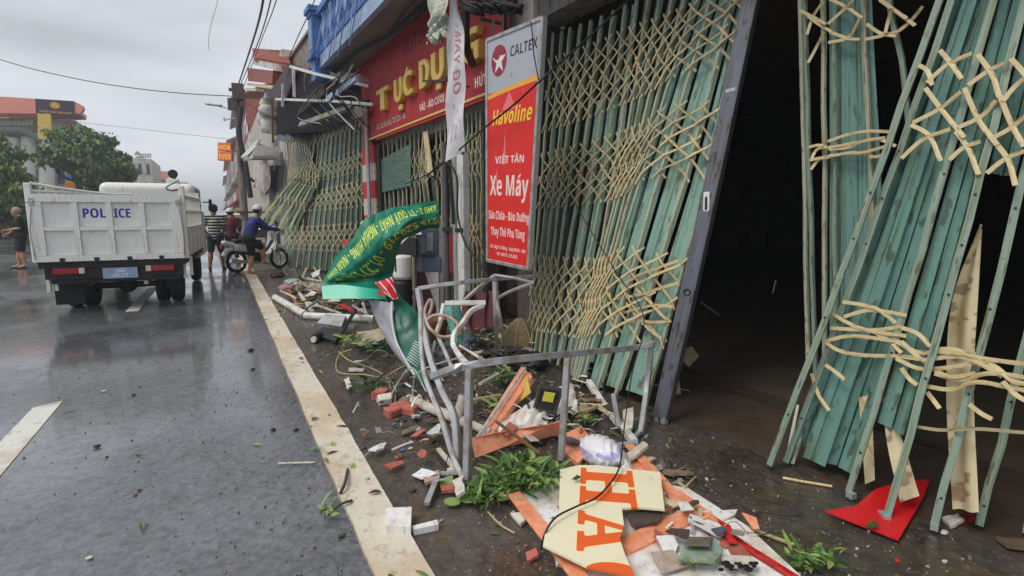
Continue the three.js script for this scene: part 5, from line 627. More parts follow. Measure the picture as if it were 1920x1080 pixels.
function person(label, pos, ry, J, o) {
  const t = local('person', label, 'person', pos, ry), h = o.k || 1, j = {}; for (const k in J) j[k] = V(...J[k]).multiplyScalar(h);
  const r = x => x * h, hd = j.head, look = (o.look ? V(...o.look) : V(0, 0, 1)).normalize(), sd = V(0, 1, 0).cross(look).normalize(), hp = (f, s, u) => hd.clone().addScaledVector(look, f * h).addScaledVector(sd, s * h).add(V(0, u * h, 0));
  const sk = [[j.pelvis, j.chest, r(0.115), r(0.125)], [j.chest, j.neck, r(0.11), r(0.06)], [j.neck, hd, r(0.055), r(0.06)], [j.shL, j.shR, r(0.062), r(0.062)], [j.hipL, j.hipR, r(0.1), r(0.1)]];
  for (const s of ['L', 'R']) sk.push([j['sh' + s], j['el' + s], r(0.052), r(0.04)], [j['el' + s], j['wr' + s], r(0.04), r(0.027)], [j['hip' + s], j['kn' + s], r(0.085), r(0.055)], [j['kn' + s], j['an' + s].clone().lerp(j['kn' + s], 0.6), r(0.052), r(0.056)], [j['an' + s].clone().lerp(j['kn' + s], 0.6), j['an' + s], r(0.054), r(0.035)], [j['an' + s], j['to' + s], r(0.036), r(0.026)]);
  const body = field(sk, V(0, 0.87 * h, o.cz || 0), 0.98, 112);
  const head = field([[hp(0, 0, 0.03), hp(0.015, 0, 0.03), r(0.088), r(0.088)], [hp(0.03, 0, -0.02), hp(0.045, 0, -0.065), r(0.068), r(0.045)], [hp(0.085, 0, 0.015), hp(0.108, 0, -0.012), r(0.01), r(0.016)], [hp(0.082, -0.028, -0.05), hp(0.082, 0.028, -0.05), r(0.011), r(0.011)], [hp(0.0, -0.085, 0.0), hp(-0.01, -0.09, 0.03), r(0.014), r(0.017)], [hp(0, 0.085, 0), hp(-0.01, 0.09, 0.03), r(0.014), r(0.017)], [hp(0.072, -0.034, 0.035), hp(0.072, 0.034, 0.035), r(0.016), r(0.016)]], hp(0, 0, 0), 0.17, 60, 0.02);
  const hands = ['L', 'R'].map((s, i) => hand(j['wr' + s], j['wr' + s].clone().sub(j['el' + s]), o.curl ? V(...o.curl) : V(0, -0.4, 0.6), (i ? 1 : -1)));
  const bodyM = part('body', [body, head, ...hands], o.skin || M.skin, t);
  part('hair', field([[hp(-0.004, 0, 0.042), hp(0.0, 0, 0.046), r(0.1), r(0.1)]], hp(0, 0, 0), 0.17, 52, 0.01, (x, y, z) => { const p = V(x, y, z).sub(hd); const f = p.dot(look) / h, u = p.y / h; return Math.max(f * 0.9 - u * 0.55 - 0.03, -u - 0.05 + Math.max(0, f) * 0.6); }), o.hairM || M.black, bodyM);
  if (o.cap) part('cap', [field([[hp(-0.002, 0, 0.062), hp(0, 0, 0.065), r(0.108), r(0.108)]], hp(0, 0, 0.05), 0.18, 44, 0.01, (x, y, z) => (hd.y + 0.05 * h) - y), rbx(0.15 * h, 0.014, 0.1 * h, 0.006, ...hp(0.13, 0, 0.058).toArray(), Math.atan2(look.x, look.z))], o.cap, bodyM);
  for (const s of [-1, 1]) part('eye', new THREE.SphereGeometry(0.012 * h, 8, 6).translate(...hp(0.083, s * 0.033, 0.012).toArray()), M.glassDark, bodyM);
  const sl = o.sleeve ?? 0.75, sh = [[j.pelvis.clone().add(V(0, -0.02, 0)), j.chest, r(0.14), r(0.148)], [j.chest, j.neck.clone().lerp(j.chest, 0.25), r(0.135), r(0.075)], [j.shL, j.shR, r(0.08), r(0.08)]]; const lerp = (a, b, u) => a.clone().lerp(b, u);
  for (const s of ['L', 'R']) { if (sl <= 1) sh.push([j['sh' + s], lerp(j['sh' + s], j['el' + s], sl), r(0.072), r(0.066)]); else sh.push([j['sh' + s], j['el' + s], r(0.07), r(0.056)], [j['el' + s], lerp(j['el' + s], j['wr' + s], sl - 1), r(0.056), r(0.044)]); }
  part('shirt', field(sh, V(0, 1.1 * h, o.cz || 0), 0.75, 92, 0.03), o.shirt, t, o.shirtLabel);
  const leg = o.leg ?? 0.9, st = [[j.hipL, j.hipR, r(0.125), r(0.125)], [j.pelvis, lerp(j.pelvis, j.chest, 0.2), r(0.13), r(0.128)]]; for (const s of ['L', 'R']) { st.push([j['hip' + s], lerp(j['hip' + s], j['kn' + s], Math.min(1, leg)), r(0.108), r(0.085)]); if (leg > 1) st.push([j['kn' + s], lerp(j['kn' + s], j['an' + s], leg - 1), r(0.082), r(0.062)]); }
  part('shorts', field(st, V(0, 0.7 * h, o.cz || 0), 0.8, 84, 0.03), o.shorts, t);
  for (const s of ['L', 'R']) { if (o.barefoot) break; const a = j['an' + s], b = j['to' + s]; part('sandal', [rod(V(a.x, a.y - 0.045 * h, a.z).lerp(V(b.x, b.y, b.z), -0.15).setY(a.y - 0.055 * h), b.clone().setY(b.y - 0.012 * h).lerp(a, -0.2).setY(b.y - 0.012 * h), 0.03 * h, 0.03 * h, 10)], M.black, t); }
  return t;
}
const stand = { pelvis: [0, .9, 0], chest: [0, 1.2, .01], neck: [0, 1.40, 0], head: [0, 1.52, .02], shL: [.165, 1.34, 0], shR: [-.165, 1.34, 0], elL: [.23, 1.1, .04], elR: [-.23, 1.1, .02], wrL: [.17, .95, .22], wrR: [-.16, .95, .22], hipL: [.085, .86, 0], hipR: [-.085, .86, 0], knL: [.1, .48, .03], knR: [-.1, .48, .03], anL: [.11, .08, -.01], anR: [-.11, .08, -.01], toL: [.12, .035, .14], toR: [-.12, .035, .14] };
{
  const stripes = tex(8, (u, v) => { const f = v * 8 % 1; return v % 1 > 0.62 ? [0.55, 0.57, 0.52] : [0.012, 0.018, 0.022]; }, false, 64); 
  const sm = mat(0xffffff, { map: rep(stripes, 1, 0.075), r: 0.85, name: 'striped cloth' });
  person('person in black and white striped shirt and dark shorts standing beside the truck', G(408, 506), Math.PI - TH - 0.15, { ...stand, knL: [.12, .48, .0], anL: [.15, .08, -.12], toL: [.16, .035, .03], anR: [-.13, .08, .06], toR: [-.15, .035, .21], knR: [-.12, .48, .07], elL: [.25, 1.1, -.03], wrL: [.2, .93, .16] }, { shirt: sm, shirtLabel: 'black shirt with thin white stripes', shorts: mat(0x22343a, { r: 0.85, t: 'fine', s: 0.2, name: 'dark teal shorts' }), cap: mat(0x14161c, { r: 0.8 }), skin: mat(0x7d5440, { r: 0.55 }) });
  person('person in maroon top wheeling along behind the striped shirt', G(438, 496), Math.PI - TH - 0.3, { ...stand }, { k: 0.95, shirt: mat(0x5a1f2e, { r: 0.85, t: 'fine', s: 0.2, name: 'maroon cloth' }), shorts: mat(0x1c1a20, { r: 0.85 }), leg: 1.6, sleeve: 1.5, cap: M.whiteTube });
  person('person in black shirt and shorts half hidden left of the truck', G(46, 503), Math.PI - TH + 1.9, { ...stand, wrL: [.1, 1.05, .24], knR: [-.1, .48, .06], anR: [-.13, .08, .08], toR: [-.14, .035, .23] }, { k: 0.97, shirt: mat(0x1b1719, { r: 0.85, t: 'fine', s: 0.2 }), shorts: mat(0x1a1416, { r: 0.85 }), hairM: mat(0x8f867c, { r: 0.6 }), skin: mat(0xb08068, { r: 0.55 }) });
  // the rider with one foot up on the motorbike
  const rb = G(470, 515), ry = Math.PI / 2 + 0.25;
  person('person in blue jacket and black shorts straddling the motorbike', rb, ry, { pelvis: [0, .88, 0], chest: [0, 1.17, .12], neck: [0, 1.36, .19], head: [0, 1.49, .25], shL: [.165, 1.3, .18], shR: [-.165, 1.3, .18], elL: [.22, 1.12, .42], elR: [-.22, 1.1, .40], wrL: [.26, 1.06, .66], wrR: [-.22, 1.06, .64], hipL: [.09, .85, .0], hipR: [-.09, .85, 0], knL: [.16, .62, .38], knR: [-.1, .46, .02], anL: [.17, .27, .38], anR: [-.1, .08, -.06], toL: [.18, .22, .53], toR: [-.1, .035, .09] }, { look: [0.3, -0.1, 1], cz: 0.2, curl: [0, -1, 0], barefoot: true, sleeve: 1.9, leg: 0.85, shirt: mat(0x27327c, { r: 0.7, t: 'fine', s: 0.25, name: 'blue jacket' }), shorts: mat(0x121114, { r: 0.85, name: 'black shorts' }), skin: mat(0xb98a68, { r: 0.55 }), cap: mat(0xc9cac6, { r: 0.6 }) });
  const b = local('motorbike', 'black and white motorbike among the wreckage below the tipped gate', 'motorbike', G(484, 509).add(V(0.05, 0, -0.2)), 0.5), L = M.black, Wt = M.truck;
  for (const [x, y] of [[-0.6, 0.28], [0.6, 0.28]]) { const wh = part('wheel', new THREE.TorusGeometry(0.24, 0.042, 8, 26).translate(x, y, 0), M.rubber, b); part('rim', [new THREE.TorusGeometry(0.2, 0.014, 6, 24).translate(x, y, 0), ...Array.from({ length: 7 }, (_, i) => rod(V(x, y, 0), V(x + 0.2 * Math.cos(i * 0.9), y + 0.2 * Math.sin(i * 0.9), 0), 0.008)), rod(V(x, y, -0.05), V(x, y, 0.05), 0.04)], M.chrome, wh); }
  part('frame', [tube([V(0.42, 0.75, 0), V(0.2, 0.5, 0), V(-0.1, 0.42, 0), V(-0.4, 0.5, 0), V(-0.7, 0.72, 0)], 0.04), rbx(0.36, 0.24, 0.22, 0.05, -0.05, 0.36, 0)], L, b);
  part('side_cover', [rbx(0.55, 0.2, 0.2, 0.07, -0.4, 0.6, 0, 0, 0, -0.12), rbx(0.3, 0.1, 0.16, 0.04, -0.78, 0.72, 0, 0, 0, -0.3)], Wt, b, 'white tail cover'); part('seat', rbx(0.72, 0.1, 0.24, 0.045, -0.3, 0.76, 0, 0, 0, -0.06), L, b);
  part('front_shield', patch([[V(0.42, 0.98, -0.16), V(0.4, 0.7, -0.2), V(0.32, 0.4, -0.18)], [V(0.5, 0.98, 0), V(0.5, 0.7, 0), V(0.42, 0.42, 0)], [V(0.42, 0.98, 0.16), V(0.4, 0.7, 0.2), V(0.32, 0.4, 0.18)]], 8, 8), Wt, b); part('fork', [-0.06, 0.06].map(z => rod(V(0.6, 0.28, z), V(0.44, 0.92, z), 0.022)), M.chrome, b);
  part('front_fender', tube([V(0.84, 0.42, 0), V(0.72, 0.56, 0), V(0.56, 0.58, 0), V(0.42, 0.5, 0)], 0.06), Wt, b); part('rear_fender', tube([V(-0.92, 0.42, 0), V(-0.84, 0.54, 0), V(-0.7, 0.6, 0)], 0.06), Wt, b, 'white rear mudguard');
  part('handlebar', tube([V(0.28, 1.04, -0.34), V(0.4, 1.06, -0.12), V(0.4, 1.06, 0.12), V(0.28, 1.04, 0.34)], 0.018), M.chrome, b); part('headlamp', rbx(0.14, 0.16, 0.2, 0.05, 0.46, 1.04, 0), Wt, b); part('mirror', [-1, 1].map(s => new THREE.SphereGeometry(0.06, 10, 8).scale(0.4, 1, 1).translate(0.32, 1.22, s * 0.33)), L, b); part('mirror_stem', [-1, 1].map(s => rod(V(0.34, 1.05, s * 0.26), V(0.32, 1.2, s * 0.33), 0.008)), L, b);
  part('exhaust', rod(V(-0.1, 0.22, 0.14), V(-0.85, 0.32, 0.16), 0.03, 0.055), M.chrome, b); part('tail_lamp', rbx(0.05, 0.09, 0.14, 0.02, -0.94, 0.66, 0), mat(0x9c1518, { r: 0.25 }), b); part('footrest', rod(V(-0.05, 0.24, -0.3), V(-0.05, 0.24, 0.3), 0.018), L, b);
}
// ---------------------------------------------------------------- signs, pole, pump, banner
{ // tall red motorbike repair sign
  const P = (x, y) => X(x, y, 2.6), q = [P(914, 488), P(990, 504), P(1018, 33), P(913, 76)], t = thing('repair_shop_sign', 'tall red motorbike repair sign hung at the left end of the big gate', 'shop sign', P(952, 495)), fl = p => p.clone();
  const draw = (x, w, h) => {
    x.fillStyle = '#d8211c'; x.fillRect(0, 0, w, h); x.fillStyle = '#a9adb8'; x.fillRect(0, 0, w, h * 0.235);
    const g = x.createLinearGradient(0, 0, w, 0); 
    x.fillStyle = '#e7a92f'; x.beginPath(); x.moveTo(0, h * 0.243); x.quadraticCurveTo(w * 0.5, h * 0.222, w, h * 0.205); x.lineTo(w, h * 0.235); x.quadraticCurveTo(w * 0.5, h * 0.242, 0, h * 0.27); x.fill();
    x.fillStyle = '#d8211c'; x.beginPath(); x.moveTo(0, h * 0.262); x.quadraticCurveTo(w * 0.5, h * 0.238, w, h * 0.228); x.lineTo(w, h * 0.3); x.lineTo(0, h * 0.3); x.fill();
    x.fillStyle = '#8e1f33'; x.beginPath(); x.arc(w * 0.25, h * 0.105, w * 0.155, 0, 7); x.fill();
    x.fillStyle = '#d9d6d8'; x.beginPath(); for (let i = 0; i < 10; i++) { const a = -Math.PI / 2 + i * Math.PI / 5, r = w * (i % 2 ? 0.055 : 0.14); x[i ? 'lineTo' : 'moveTo'](w * 0.25 + r * Math.cos(a), h * 0.105 + r * Math.sin(a)); } x.fill();
    x.fillStyle = '#8e1f33'; x.beginPath(); x.arc(w * 0.21, h * 0.07, w * 0.07, 0, 7); x.fill();
    x.fillStyle = '#1d1f24'; x.textAlign = 'left'; vt(x, 'CALTEX', w * 0.46, h * 0.105, h * 0.058, { align: 'left', w: w * 0.48 });
    x.fillStyle = '#f3d23c'; vt(x, 'Havoline', w * 0.5, h * 0.378, h * 0.092, { style: 'italic bold', w: w * 0.80 });
    x.fillStyle = '#ecd9d6'; vt(x, 'VIỆT TÂN', w * 0.5, h * 0.548, h * 0.044, { w: w * 0.62 }); vt(x, 'Xe Máy', w * 0.49, h * 0.69, h * 0.125, { w: w * 0.84 });
    vt(x, 'Sửa Chữa - Bảo Dưỡng', w * 0.5, h * 0.80, h * 0.052, { w: w * 0.94 }); vt(x, 'Thay Thế Phụ Tùng', w * 0.49, h * 0.875, h * 0.052, { w: w * 0.8 });
    vt(x, 'ĐC: Ngã Tư Đông - Quỹ Nhất - NĐ', w * 0.5, h * 0.935, h * 0.022, { w: w * 0.84 }); vt(x, 'ĐT: 0917.021.052', w * 0.5, h * 0.966, h * 0.022, { w: w * 0.5 });
    x.fillStyle = 'rgba(238,190,190,0.55)'; for (const [a, b, c, d] of [[0.36, 0.40, 0.43, 0.55], [0.33, 0.245, 0.6, 0.32], [0.2, 0.56, 0.26, 0.67], [0.66, 0.6, 0.72, 0.68]]) { x.beginPath(); x.moveTo(w * a, h * d); x.lineTo(w * (a + c) / 2, h * b); x.lineTo(w * c, h * d); x.fill(); }
    wear(x, w, h, 420, 9, ['#7d1a18', '#e6605a', '#d6d1cf', '#8c3a2a', '#5a4a40'], 1, 14, 0.3); const rq = mulberry(66); for (let i = 0; i < 60; i++) { x.globalAlpha = 0.05 + 0.12 * rq(); x.strokeStyle = i % 2 ? '#f0d8d0' : '#4a2018'; x.lineWidth = 1 + rq() * 4; const a = rq() * w, b = rq() * h; x.beginPath(); x.moveTo(a, b); x.lineTo(a + (rq() - 0.5) * 16, b + 40 + rq() * 260); x.stroke(); } x.globalAlpha = 1;
  };
  part('face', patch([[q[0], q[1]], [q[3], q[2]]], 6, 10, false), mat(0xffffff, { map: canvasTex(640, 1500, draw), r: 0.6, name: 'repair sign print' }), t); part('backing', slab(q.map(p => p.clone().add(V(0.004, 0, 0))), 0.026), M.galv, t);
  const E = (a, b) => beam(a, b, 0.035, 0.05, V(-1, 0, 0), 0.004); part('frame', [E(q[0], q[3]), E(q[1], q[2]), E(q[0], q[1]), E(q[3], q[2])].map((g, i) => g.translate(0.012 + i * 0.001, 0, 0)), M.galv, t);
  const br = thing('sign_bracket', 'black steel bracket reaching out above the tall red sign', 'bracket', P(945, 50)); part('arm', [beam(X(902, 36, 2.7), X(947, 46, 3.4), 0.03), beam(X(946, 28, 2.65), X(946, 72, 2.65), 0.035), beam(X(925, 40, 2.7), X(925, 78, 2.65), 0.025)], M.black, br);
}
{ // the white hanging banner sign, torn, seen from the side
  const Q = (x, y, p) => X(x, y, p), t = thing('hanging_sign', 'long torn white cloth sign hanging beside the red signboard', 'hanging sign', Q(850, 300, 2.5));
  const tx = canvasTex(256, 1400, (x, w, h) => { x.fillStyle = '#e0dee3'; x.fillRect(0, 0, w, h); wear(x, w, h, 160, 19, ['#a9a6ad', '#d9c4cc', '#8f8d95', '#e3e2e4'], 4, 40, 0.4); x.save(); x.translate(w * 0.62, h * 0.45); x.rotate(Math.PI / 2); x.fillStyle = 'rgba(176,92,108,0.75)'; x.font = 'bold 120px sans-serif'; vt(x, 'MAY ĐO', 0, 40, 120); x.fillStyle = 'rgba(90,80,130,0.75)'; x.font = 'bold 46px sans-serif'; x.restore(); x.save(); x.translate(w * 0.3, h * 0.80); x.rotate(Math.PI / 2); x.fillStyle = 'rgba(80,72,120,0.7)'; x.font = 'bold 44px sans-serif'; vt(x, '0943.561.', 60, 0, 44); vt(x, 'ÁO DÀI', 60, -60, 44); x.restore(); });
  part('cloth', patch([[Q(842, -20, 2.45), Q(839, 100, 2.45), Q(837, 200, 2.45), Q(837, 304, 2.45)], [Q(854, -20, 2.55), Q(853, 70, 2.52), Q(852, 200, 2.52), Q(852, 294, 2.52)], [Q(858, 5, 2.6), Q(871, 80, 2.6), Q(871, 180, 2.6), Q(869, 283, 2.6)]], 30, 8, false, (p, u, v) => { p.x += 0.012 * Math.sin(u * 17 + v * 4); }), Object.assign(mat(0xffffff, { r: 0.55, name: 'torn sign cloth' }), { map: (() => { const c = tx; c.center.set(0.5, 0.5); c.rotation = Math.PI / 2; return c; })() }), t);
  part('frame', [beam(Q(868, 70, 2.6), Q(867, 290, 2.6), 0.02), beam(Q(842, 155, 2.5), Q(880, 163, 3.3), 0.02), beam(Q(838, 150, 2.45), Q(793, 152, 3.3), 0.02)], M.black, t);
  const r = thing('shredded_cloth', 'shredded pale green and white cloth hanging from the balcony slab', 'cloth', Q(825, 40, 2.6));
  part('cloth', patch([[Q(797, -30, 2.7), Q(805, 30, 2.66), Q(803, 62, 2.64), Q(806, 80, 2.62)], [Q(815, -30, 2.6), Q(820, 30, 2.55), Q(822, 55, 2.6), Q(822, 76, 2.55)], [Q(842, -30, 2.7), Q(838, 20, 2.62), Q(840, 50, 2.66), Q(838, 64, 2.6)]], 22, 16, true, (p, u, v) => { p.x += 0.05 * Math.sin(u * 23 + v * 9) * u; p.y -= 0.04 * u * Math.sin(v * 29); }), mat(0xc4cfc4, { t: 'streak', s: 0.5, r: 0.7, name: 'shredded cloth' }), r, 'pale green cloth');
  part('cloth', patch([[Q(848, -30, 2.75), Q(846, 12, 2.75)], [Q(862, -30, 2.8), Q(858, 16, 2.8)]], 6, 6, true), mat(0xa05560, { t: 'streak', s: 0.4, r: 0.7, name: 'red shred' }), r, 'red shred');
  const d = thing('wire_tangle', 'dark tangle of cables under the canopy above the hanging sign', 'cables', Q(880, 15, 2.8)), rr = mulberry(91); part('cable', Array.from({ length: 26 }, () => { const x = 862 + rr() * 80, y = -10 + rr() * 22; return tube([Q(x, y, 2.7), Q(x + 20 + rr() * 20, y + 14 * rr(), 2.75), Q(x + 40 * rr(), y + 18, 2.8), Q(x - 20 + rr() * 60, y + 4, 2.9)], 0.012 + 0.008 * rr(), 5, 16); }), M.cable, d);
  part('cable', tube([Q(873, 20, 2.8), Q(874, 80, 2.85), Q(886, 120, 3.2)], 0.05, 6), M.cable, d);
}
{ // pole of white and grey boxed steel beside the pump
  const t = thing('sign_post', 'white square post with a grey pipe and red plate beside the pump', 'post', X(868, 600, 2.98).setY(0)), x0 = 2.98, z = px => X(px, 420, x0).z, top = X(862, 290, x0).y;
  part('post', box3(x0 - 0.04, x0 + 0.04, 0, top, z(863), z(875)), M.whiteTube, t); part('pipe', rod(V(x0 - 0.01, 0, z(858)), V(x0 - 0.01, top + 0.9, z(857)), 0.05), M.galv, t); part('dark_pipe', rod(V(x0, 0.3, z(838)), V(x0, top + 0.2, z(836)), 0.045), mat(0x5c5b60, { t: 'streak', s: 0.4, r: 0.5 }), t);
  part('red_plate', box3(x0 - 0.02, x0 + 0.02, X(850, 512, x0).y, X(850, 432, x0).y, z(844), z(853)), M.redDark, t); part('strap', box3(x0 - 0.05, x0 + 0.05, X(850, 434, x0).y, X(850, 427, x0).y, z(835), z(874)), M.black, t);
  part('cable', [tube([X(800, 330, 2.9), X(838, 305, 2.85), X(856, 330, 2.88), X(858, 400, 2.88), X(872, 455, 2.86), X(900, 495, 2.85), X(915, 520, 2.8)], 0.014, 6, 40), tube([X(842, 300, 2.9), X(846, 360, 2.9), X(850, 420, 2.9)], 0.02, 6)], M.cable, t);
  const s = thing('black_cable', 'black cable slung from the gate lintel past the red sign to the hanging sign', 'cable', X(1000, 165, 2.5)); part('cable', tube([X(1178, 0, 3.2), X(1120, 55, 3.1), X(1012, 152, 2.52), X(965, 195, 2.5), X(912, 237, 2.5), X(850, 290, 2.6), X(800, 328, 3.2), X(760, 345, 3.3)], 0.009, 6, 60), M.cable, s); part('cable', tube([X(995, 40, 2.57), X(998, 62, 2.55), X(1001, 100, 2.55), X(1010, 150, 2.52)], 0.006, 5, 16), M.cable, s);
}
{ // fuel pump half hidden by the banner
  const b = G(790, 592), t = thing('fuel_pump', 'small grey and white fuel pump half hidden behind the green banner', 'fuel pump', b), w = depthOf(b), P = (x, y, d = 0) => D(x, y, w + d), q = (x0, y0, x1, y1, d = 0) => [P(x0, y1, d), P(x1, y1, d), P(x1, y0, d), P(x0, y0, d)];
  part('cabinet', slab(q(780, 418, 832, 596), 0.45), mat(0x8f9097, { t: 'streak', s: 0.7, r: 0.4, name: 'grey pump steel' }), t);
  part('display', slab(q(797, 430, 821, 507, -0.02), 0.025), mat(0x2c3440, { r: 0.18, name: 'dark display' }), t); part('display_label', slab(q(800, 436, 812, 470, -0.032), 0.008), mat(0x6c7888, { t: 'blotch', s: 0.2, r: 0.4 }), t); part('shelf', slab(q(789, 476, 812, 480, -0.06), 0.08), M.black, t);
  part('lower_panel', slab([P(786, 512, -0.02), P(822, 510, -0.02), P(824, 592, -0.02), P(812, 592, -0.02)], 0.02), mat(0xc9c7c6, { t: 'streak', s: 0.5, r: 0.5 }), t); part('blue_panel', slab(q(790, 482, 826, 508, -0.022), 0.02), mat(0x4a5568, { t: 'fine', s: 0.3, r: 0.35 }), t);
  part('maroon_cover', slab([P(782, 508, -0.03), P(797, 512, -0.03), P(818, 580, -0.03), P(812, 640, -0.03), P(776, 640, -0.03)], 0.02), M.maroon, t);
  const c = G(757, 596), tc = thing('ribbed_drum', 'white drum with a ribbed black base in the fold of the green banner', 'drum', c), rr = 0.13, yw = y => D(757, y, depthOf(c)).y;
  part('drum', lathe([[0, yw(522)], [rr * 0.98, yw(522)], [rr, yw(515)], [rr * 1.02, yw(482)], [rr * 0.96, yw(478)], [0, yw(476)]], 26).translate(c.x, 0, c.z), M.truck, tc);
  part('seam', box3(c.x - rr * 0.95, c.x - rr * 0.85, yw(506), yw(482), c.z + 0.04, c.z + 0.075), M.black, tc);
  const ribs = [[0, 0], [rr * 0.98, 0]]; for (let i = 0; i < 9; i++) { const y = mix(0.05, yw(523), i / 8); ribs.push([rr * (i % 2 ? 1.05 : 0.93), y]); } ribs.push([0, yw(523)]); part('ribbed_base', lathe(ribs, 26).translate(c.x, 0, c.z), M.black, tc);
  part('top_box', slab([D(742, 480, depthOf(c) - 0.1), D(780, 480, depthOf(c) - 0.1), D(780, 447, depthOf(c) - 0.1), D(765, 445, depthOf(c) - 0.1), D(752, 458, depthOf(c) - 0.1)], 0.16), M.black, tc); part('white_cover', slab([D(740, 450, depthOf(c)), D(753, 478, depthOf(c)), D(768, 440, depthOf(c)), D(790, 440, depthOf(c)), D(790, 425, depthOf(c)), D(760, 430, depthOf(c))], 0.2), M.truck, tc);
}
{ // crumpled green banner
  const t = thing('fallen_banner', 'crumpled green vinyl banner with upside-down yellow lettering', 'banner', D(720, 560, 5.4).setY(0)), q = (x, y, w) => D(x, y, w);
  const txt = canvasTex(2048, 512, (x, w, h) => {
    x.fillStyle = '#0f7a60'; x.fillRect(0, 0, w, h); wear(x, w, h, 120, 29, ['#0c6a52', '#15907a', '#0d7059'], 8, 70, 0.3);
    x.fillStyle = '#c9d94a'; vt(x, 'ĐT: 0915.520.719 - 01.271.468', -360, 235, 172, { w: 2330, align: 'left' }); vt(x, 'KHU 2 - TT QUỸ NHẤT - NGHĨA HƯNG - NAM ĐỊNH', 30, 440, 138, { w: 1960, align: 'left' });
  });
  const face = mat(0xffffff, { map: txt, r: 0.55, name: 'green banner print' }), green = mat(0x14806a, { t: 'fine', s: 0.7, r: 0.35, name: 'green vinyl' }), turq = mat(0x35bd9e, { t: 'fine', s: 0.7, r: 0.33, name: 'lighter green vinyl' }), grey = mat(0x9a9ca3, { t: 'fine', s: 0.6, r: 0.35, name: 'grey vinyl back' });
  // upper part: rows from the lower edge (top of the letters) to the upper edge; u from the right end
  part('banner_face', patch([
    [q(823, 428, 5.75), q(790, 434, 5.5), q(757, 450, 5.35), q(743, 478, 5.45), q(735, 514, 5.5), q(690, 524, 5.3), q(636, 528, 5.25)],
    [q(823, 405, 5.65), q(785, 414, 5.35), q(742, 434, 5.1), q(708, 462, 5.05), q(682, 492, 5.1), q(650, 512, 5.1), q(617, 528, 5.2)],
    [q(822, 377, 5.75), q(770, 383, 5.55), q(726, 393, 5.35), q(688, 408, 5.2), q(660, 446, 5.15), q(628, 484, 5.2), q(606, 526, 5.3)],
  ].reverse(), 90, 30, false, (p, u, v) => { const n = fbm(u * 0.9 + 0.05, v * 0.9 + 0.05, 9, 5, 611, 3) - 0.5, m = Math.abs(fbm(u * 0.9, v * 0.8 + 0.1, 14, 7, 613, 2) - 0.5); p.z += 0.07 * n + 0.06 * m; p.y += 0.015 * n + 0.008 * Math.sin(u * 26 + v * 5); }), Object.assign(face, {}), t);
  part('banner_fold', patch([[q(603, 528, 5.3), q(640, 527, 5.25), q(690, 524, 5.2), q(735, 512, 5.4)], [q(604, 545, 5.0), q(640, 540, 5.0), q(690, 541, 5.0), q(734, 552, 5.2)]], 24, 6, true, (p, u, v) => { p.y += 0.006 * Math.sin(u * 21); }), green, t);
  part('banner_fold', patch([[q(603, 536, 4.99), q(640, 534, 4.97), q(690, 540, 4.95), q(738, 545, 5.1)], [q(605, 561, 4.9), q(640, 560, 4.88), q(690, 560, 4.88), q(736, 562, 5.0)]], 24, 6, true), turq, t, 'lighter turned-over edge');
  part('banner_fold', patch([[q(734, 518, 5.35), q(748, 550, 5.2), q(768, 572, 5.0), q(788, 592, 4.9), q(797, 640, 4.7), q(800, 724, 4.3)], [q(716, 545, 5.05), q(726, 570, 4.95), q(738, 605, 4.85), q(744, 640, 4.75), q(760, 670, 4.6), q(786, 716, 4.25)]], 30, 8, true, (p, u, v) => { const n = fbm(u * 0.9 + 0.05, v * 0.9 + 0.05, 9, 5, 621, 3) - 0.5; p.z += 0.05 * Math.sin(v * 3.1) + 0.02 * Math.sin(u * 17) + 0.1 * n; }), mat(0x0a5a49, { t: 'fine', s: 0.7, r: 0.4, name: 'dark green vinyl' }), t, 'dark green tail');
  part('banner_back', patch([[q(738, 568, 4.95), q(736, 600, 4.84), q(744, 640, 4.74), q(762, 676, 4.58), q(790, 722, 4.24)], [q(712, 564, 4.95), q(724, 600, 4.9), q(730, 630, 4.8), q(744, 660, 4.65), q(775, 700, 4.4)], [q(690, 562, 5.0), q(700, 590, 4.98), q(715, 620, 4.9), q(735, 655, 4.75), q(768, 695, 4.45)]], 24, 8, true, (p, u, v) => { const n = fbm(u * 0.9 + 0.05, v * 0.9 + 0.05, 8, 5, 631, 3) - 0.5; p.z += 0.03 * Math.sin(v * 3.1) + 0.09 * n; }), grey, t, 'grey back of the tail');
  part('hem', tube([q(735, 566, 4.93), q(735, 600, 4.82), q(743, 640, 4.72), q(761, 676, 4.56), q(778, 704, 4.34)], 0.012, 6, 24), mat(0xb9c4c2, { r: 0.4 }), t);
  const em = part('red_emblem', slab([q(703, 530, 4.93), q(735, 519, 5.0), q(738, 540, 5.0), q(746, 560, 4.95), q(738, 562, 4.93), q(722, 550, 4.9)], 0.004, { fit: true }), mat(0xffffff, { r: 0.35, map: canvasTex(128, 128, (x, w, h) => { x.fillStyle = '#d3263a'; x.fillRect(0, 0, w, h); x.strokeStyle = '#f0e2dc'; x.lineWidth = 7; for (const [a, b, c, d] of [[0, 10, 128, 90], [30, 0, 128, 60], [0, 60, 100, 128]]) { x.beginPath(); x.moveTo(a, b); x.lineTo(c, d); x.stroke(); } x.strokeRect(2, 2, w - 4, h - 4); }) }), t);
  part('red_dot', slab([q(707, 548, 4.91), q(713, 545, 4.91), q(724, 552, 4.9), q(722, 556, 4.9), q(710, 554, 4.91)], 0.004), mat(0xc8283c, { r: 0.35 }), t);
  part('cord_bundle', Array.from({ length: 9 }, (_, i) => tube([q(763 + i * 1.8, 672 - i * 4, 4.5), q(772 + i * 1.8, 680 - i * 4.5, 4.45), q(784 + i * 1.6, 688 - i * 4.5, 4.45)], 0.006, 5, 8)), mat(0xa9c2bd, { r: 0.5 }), t);
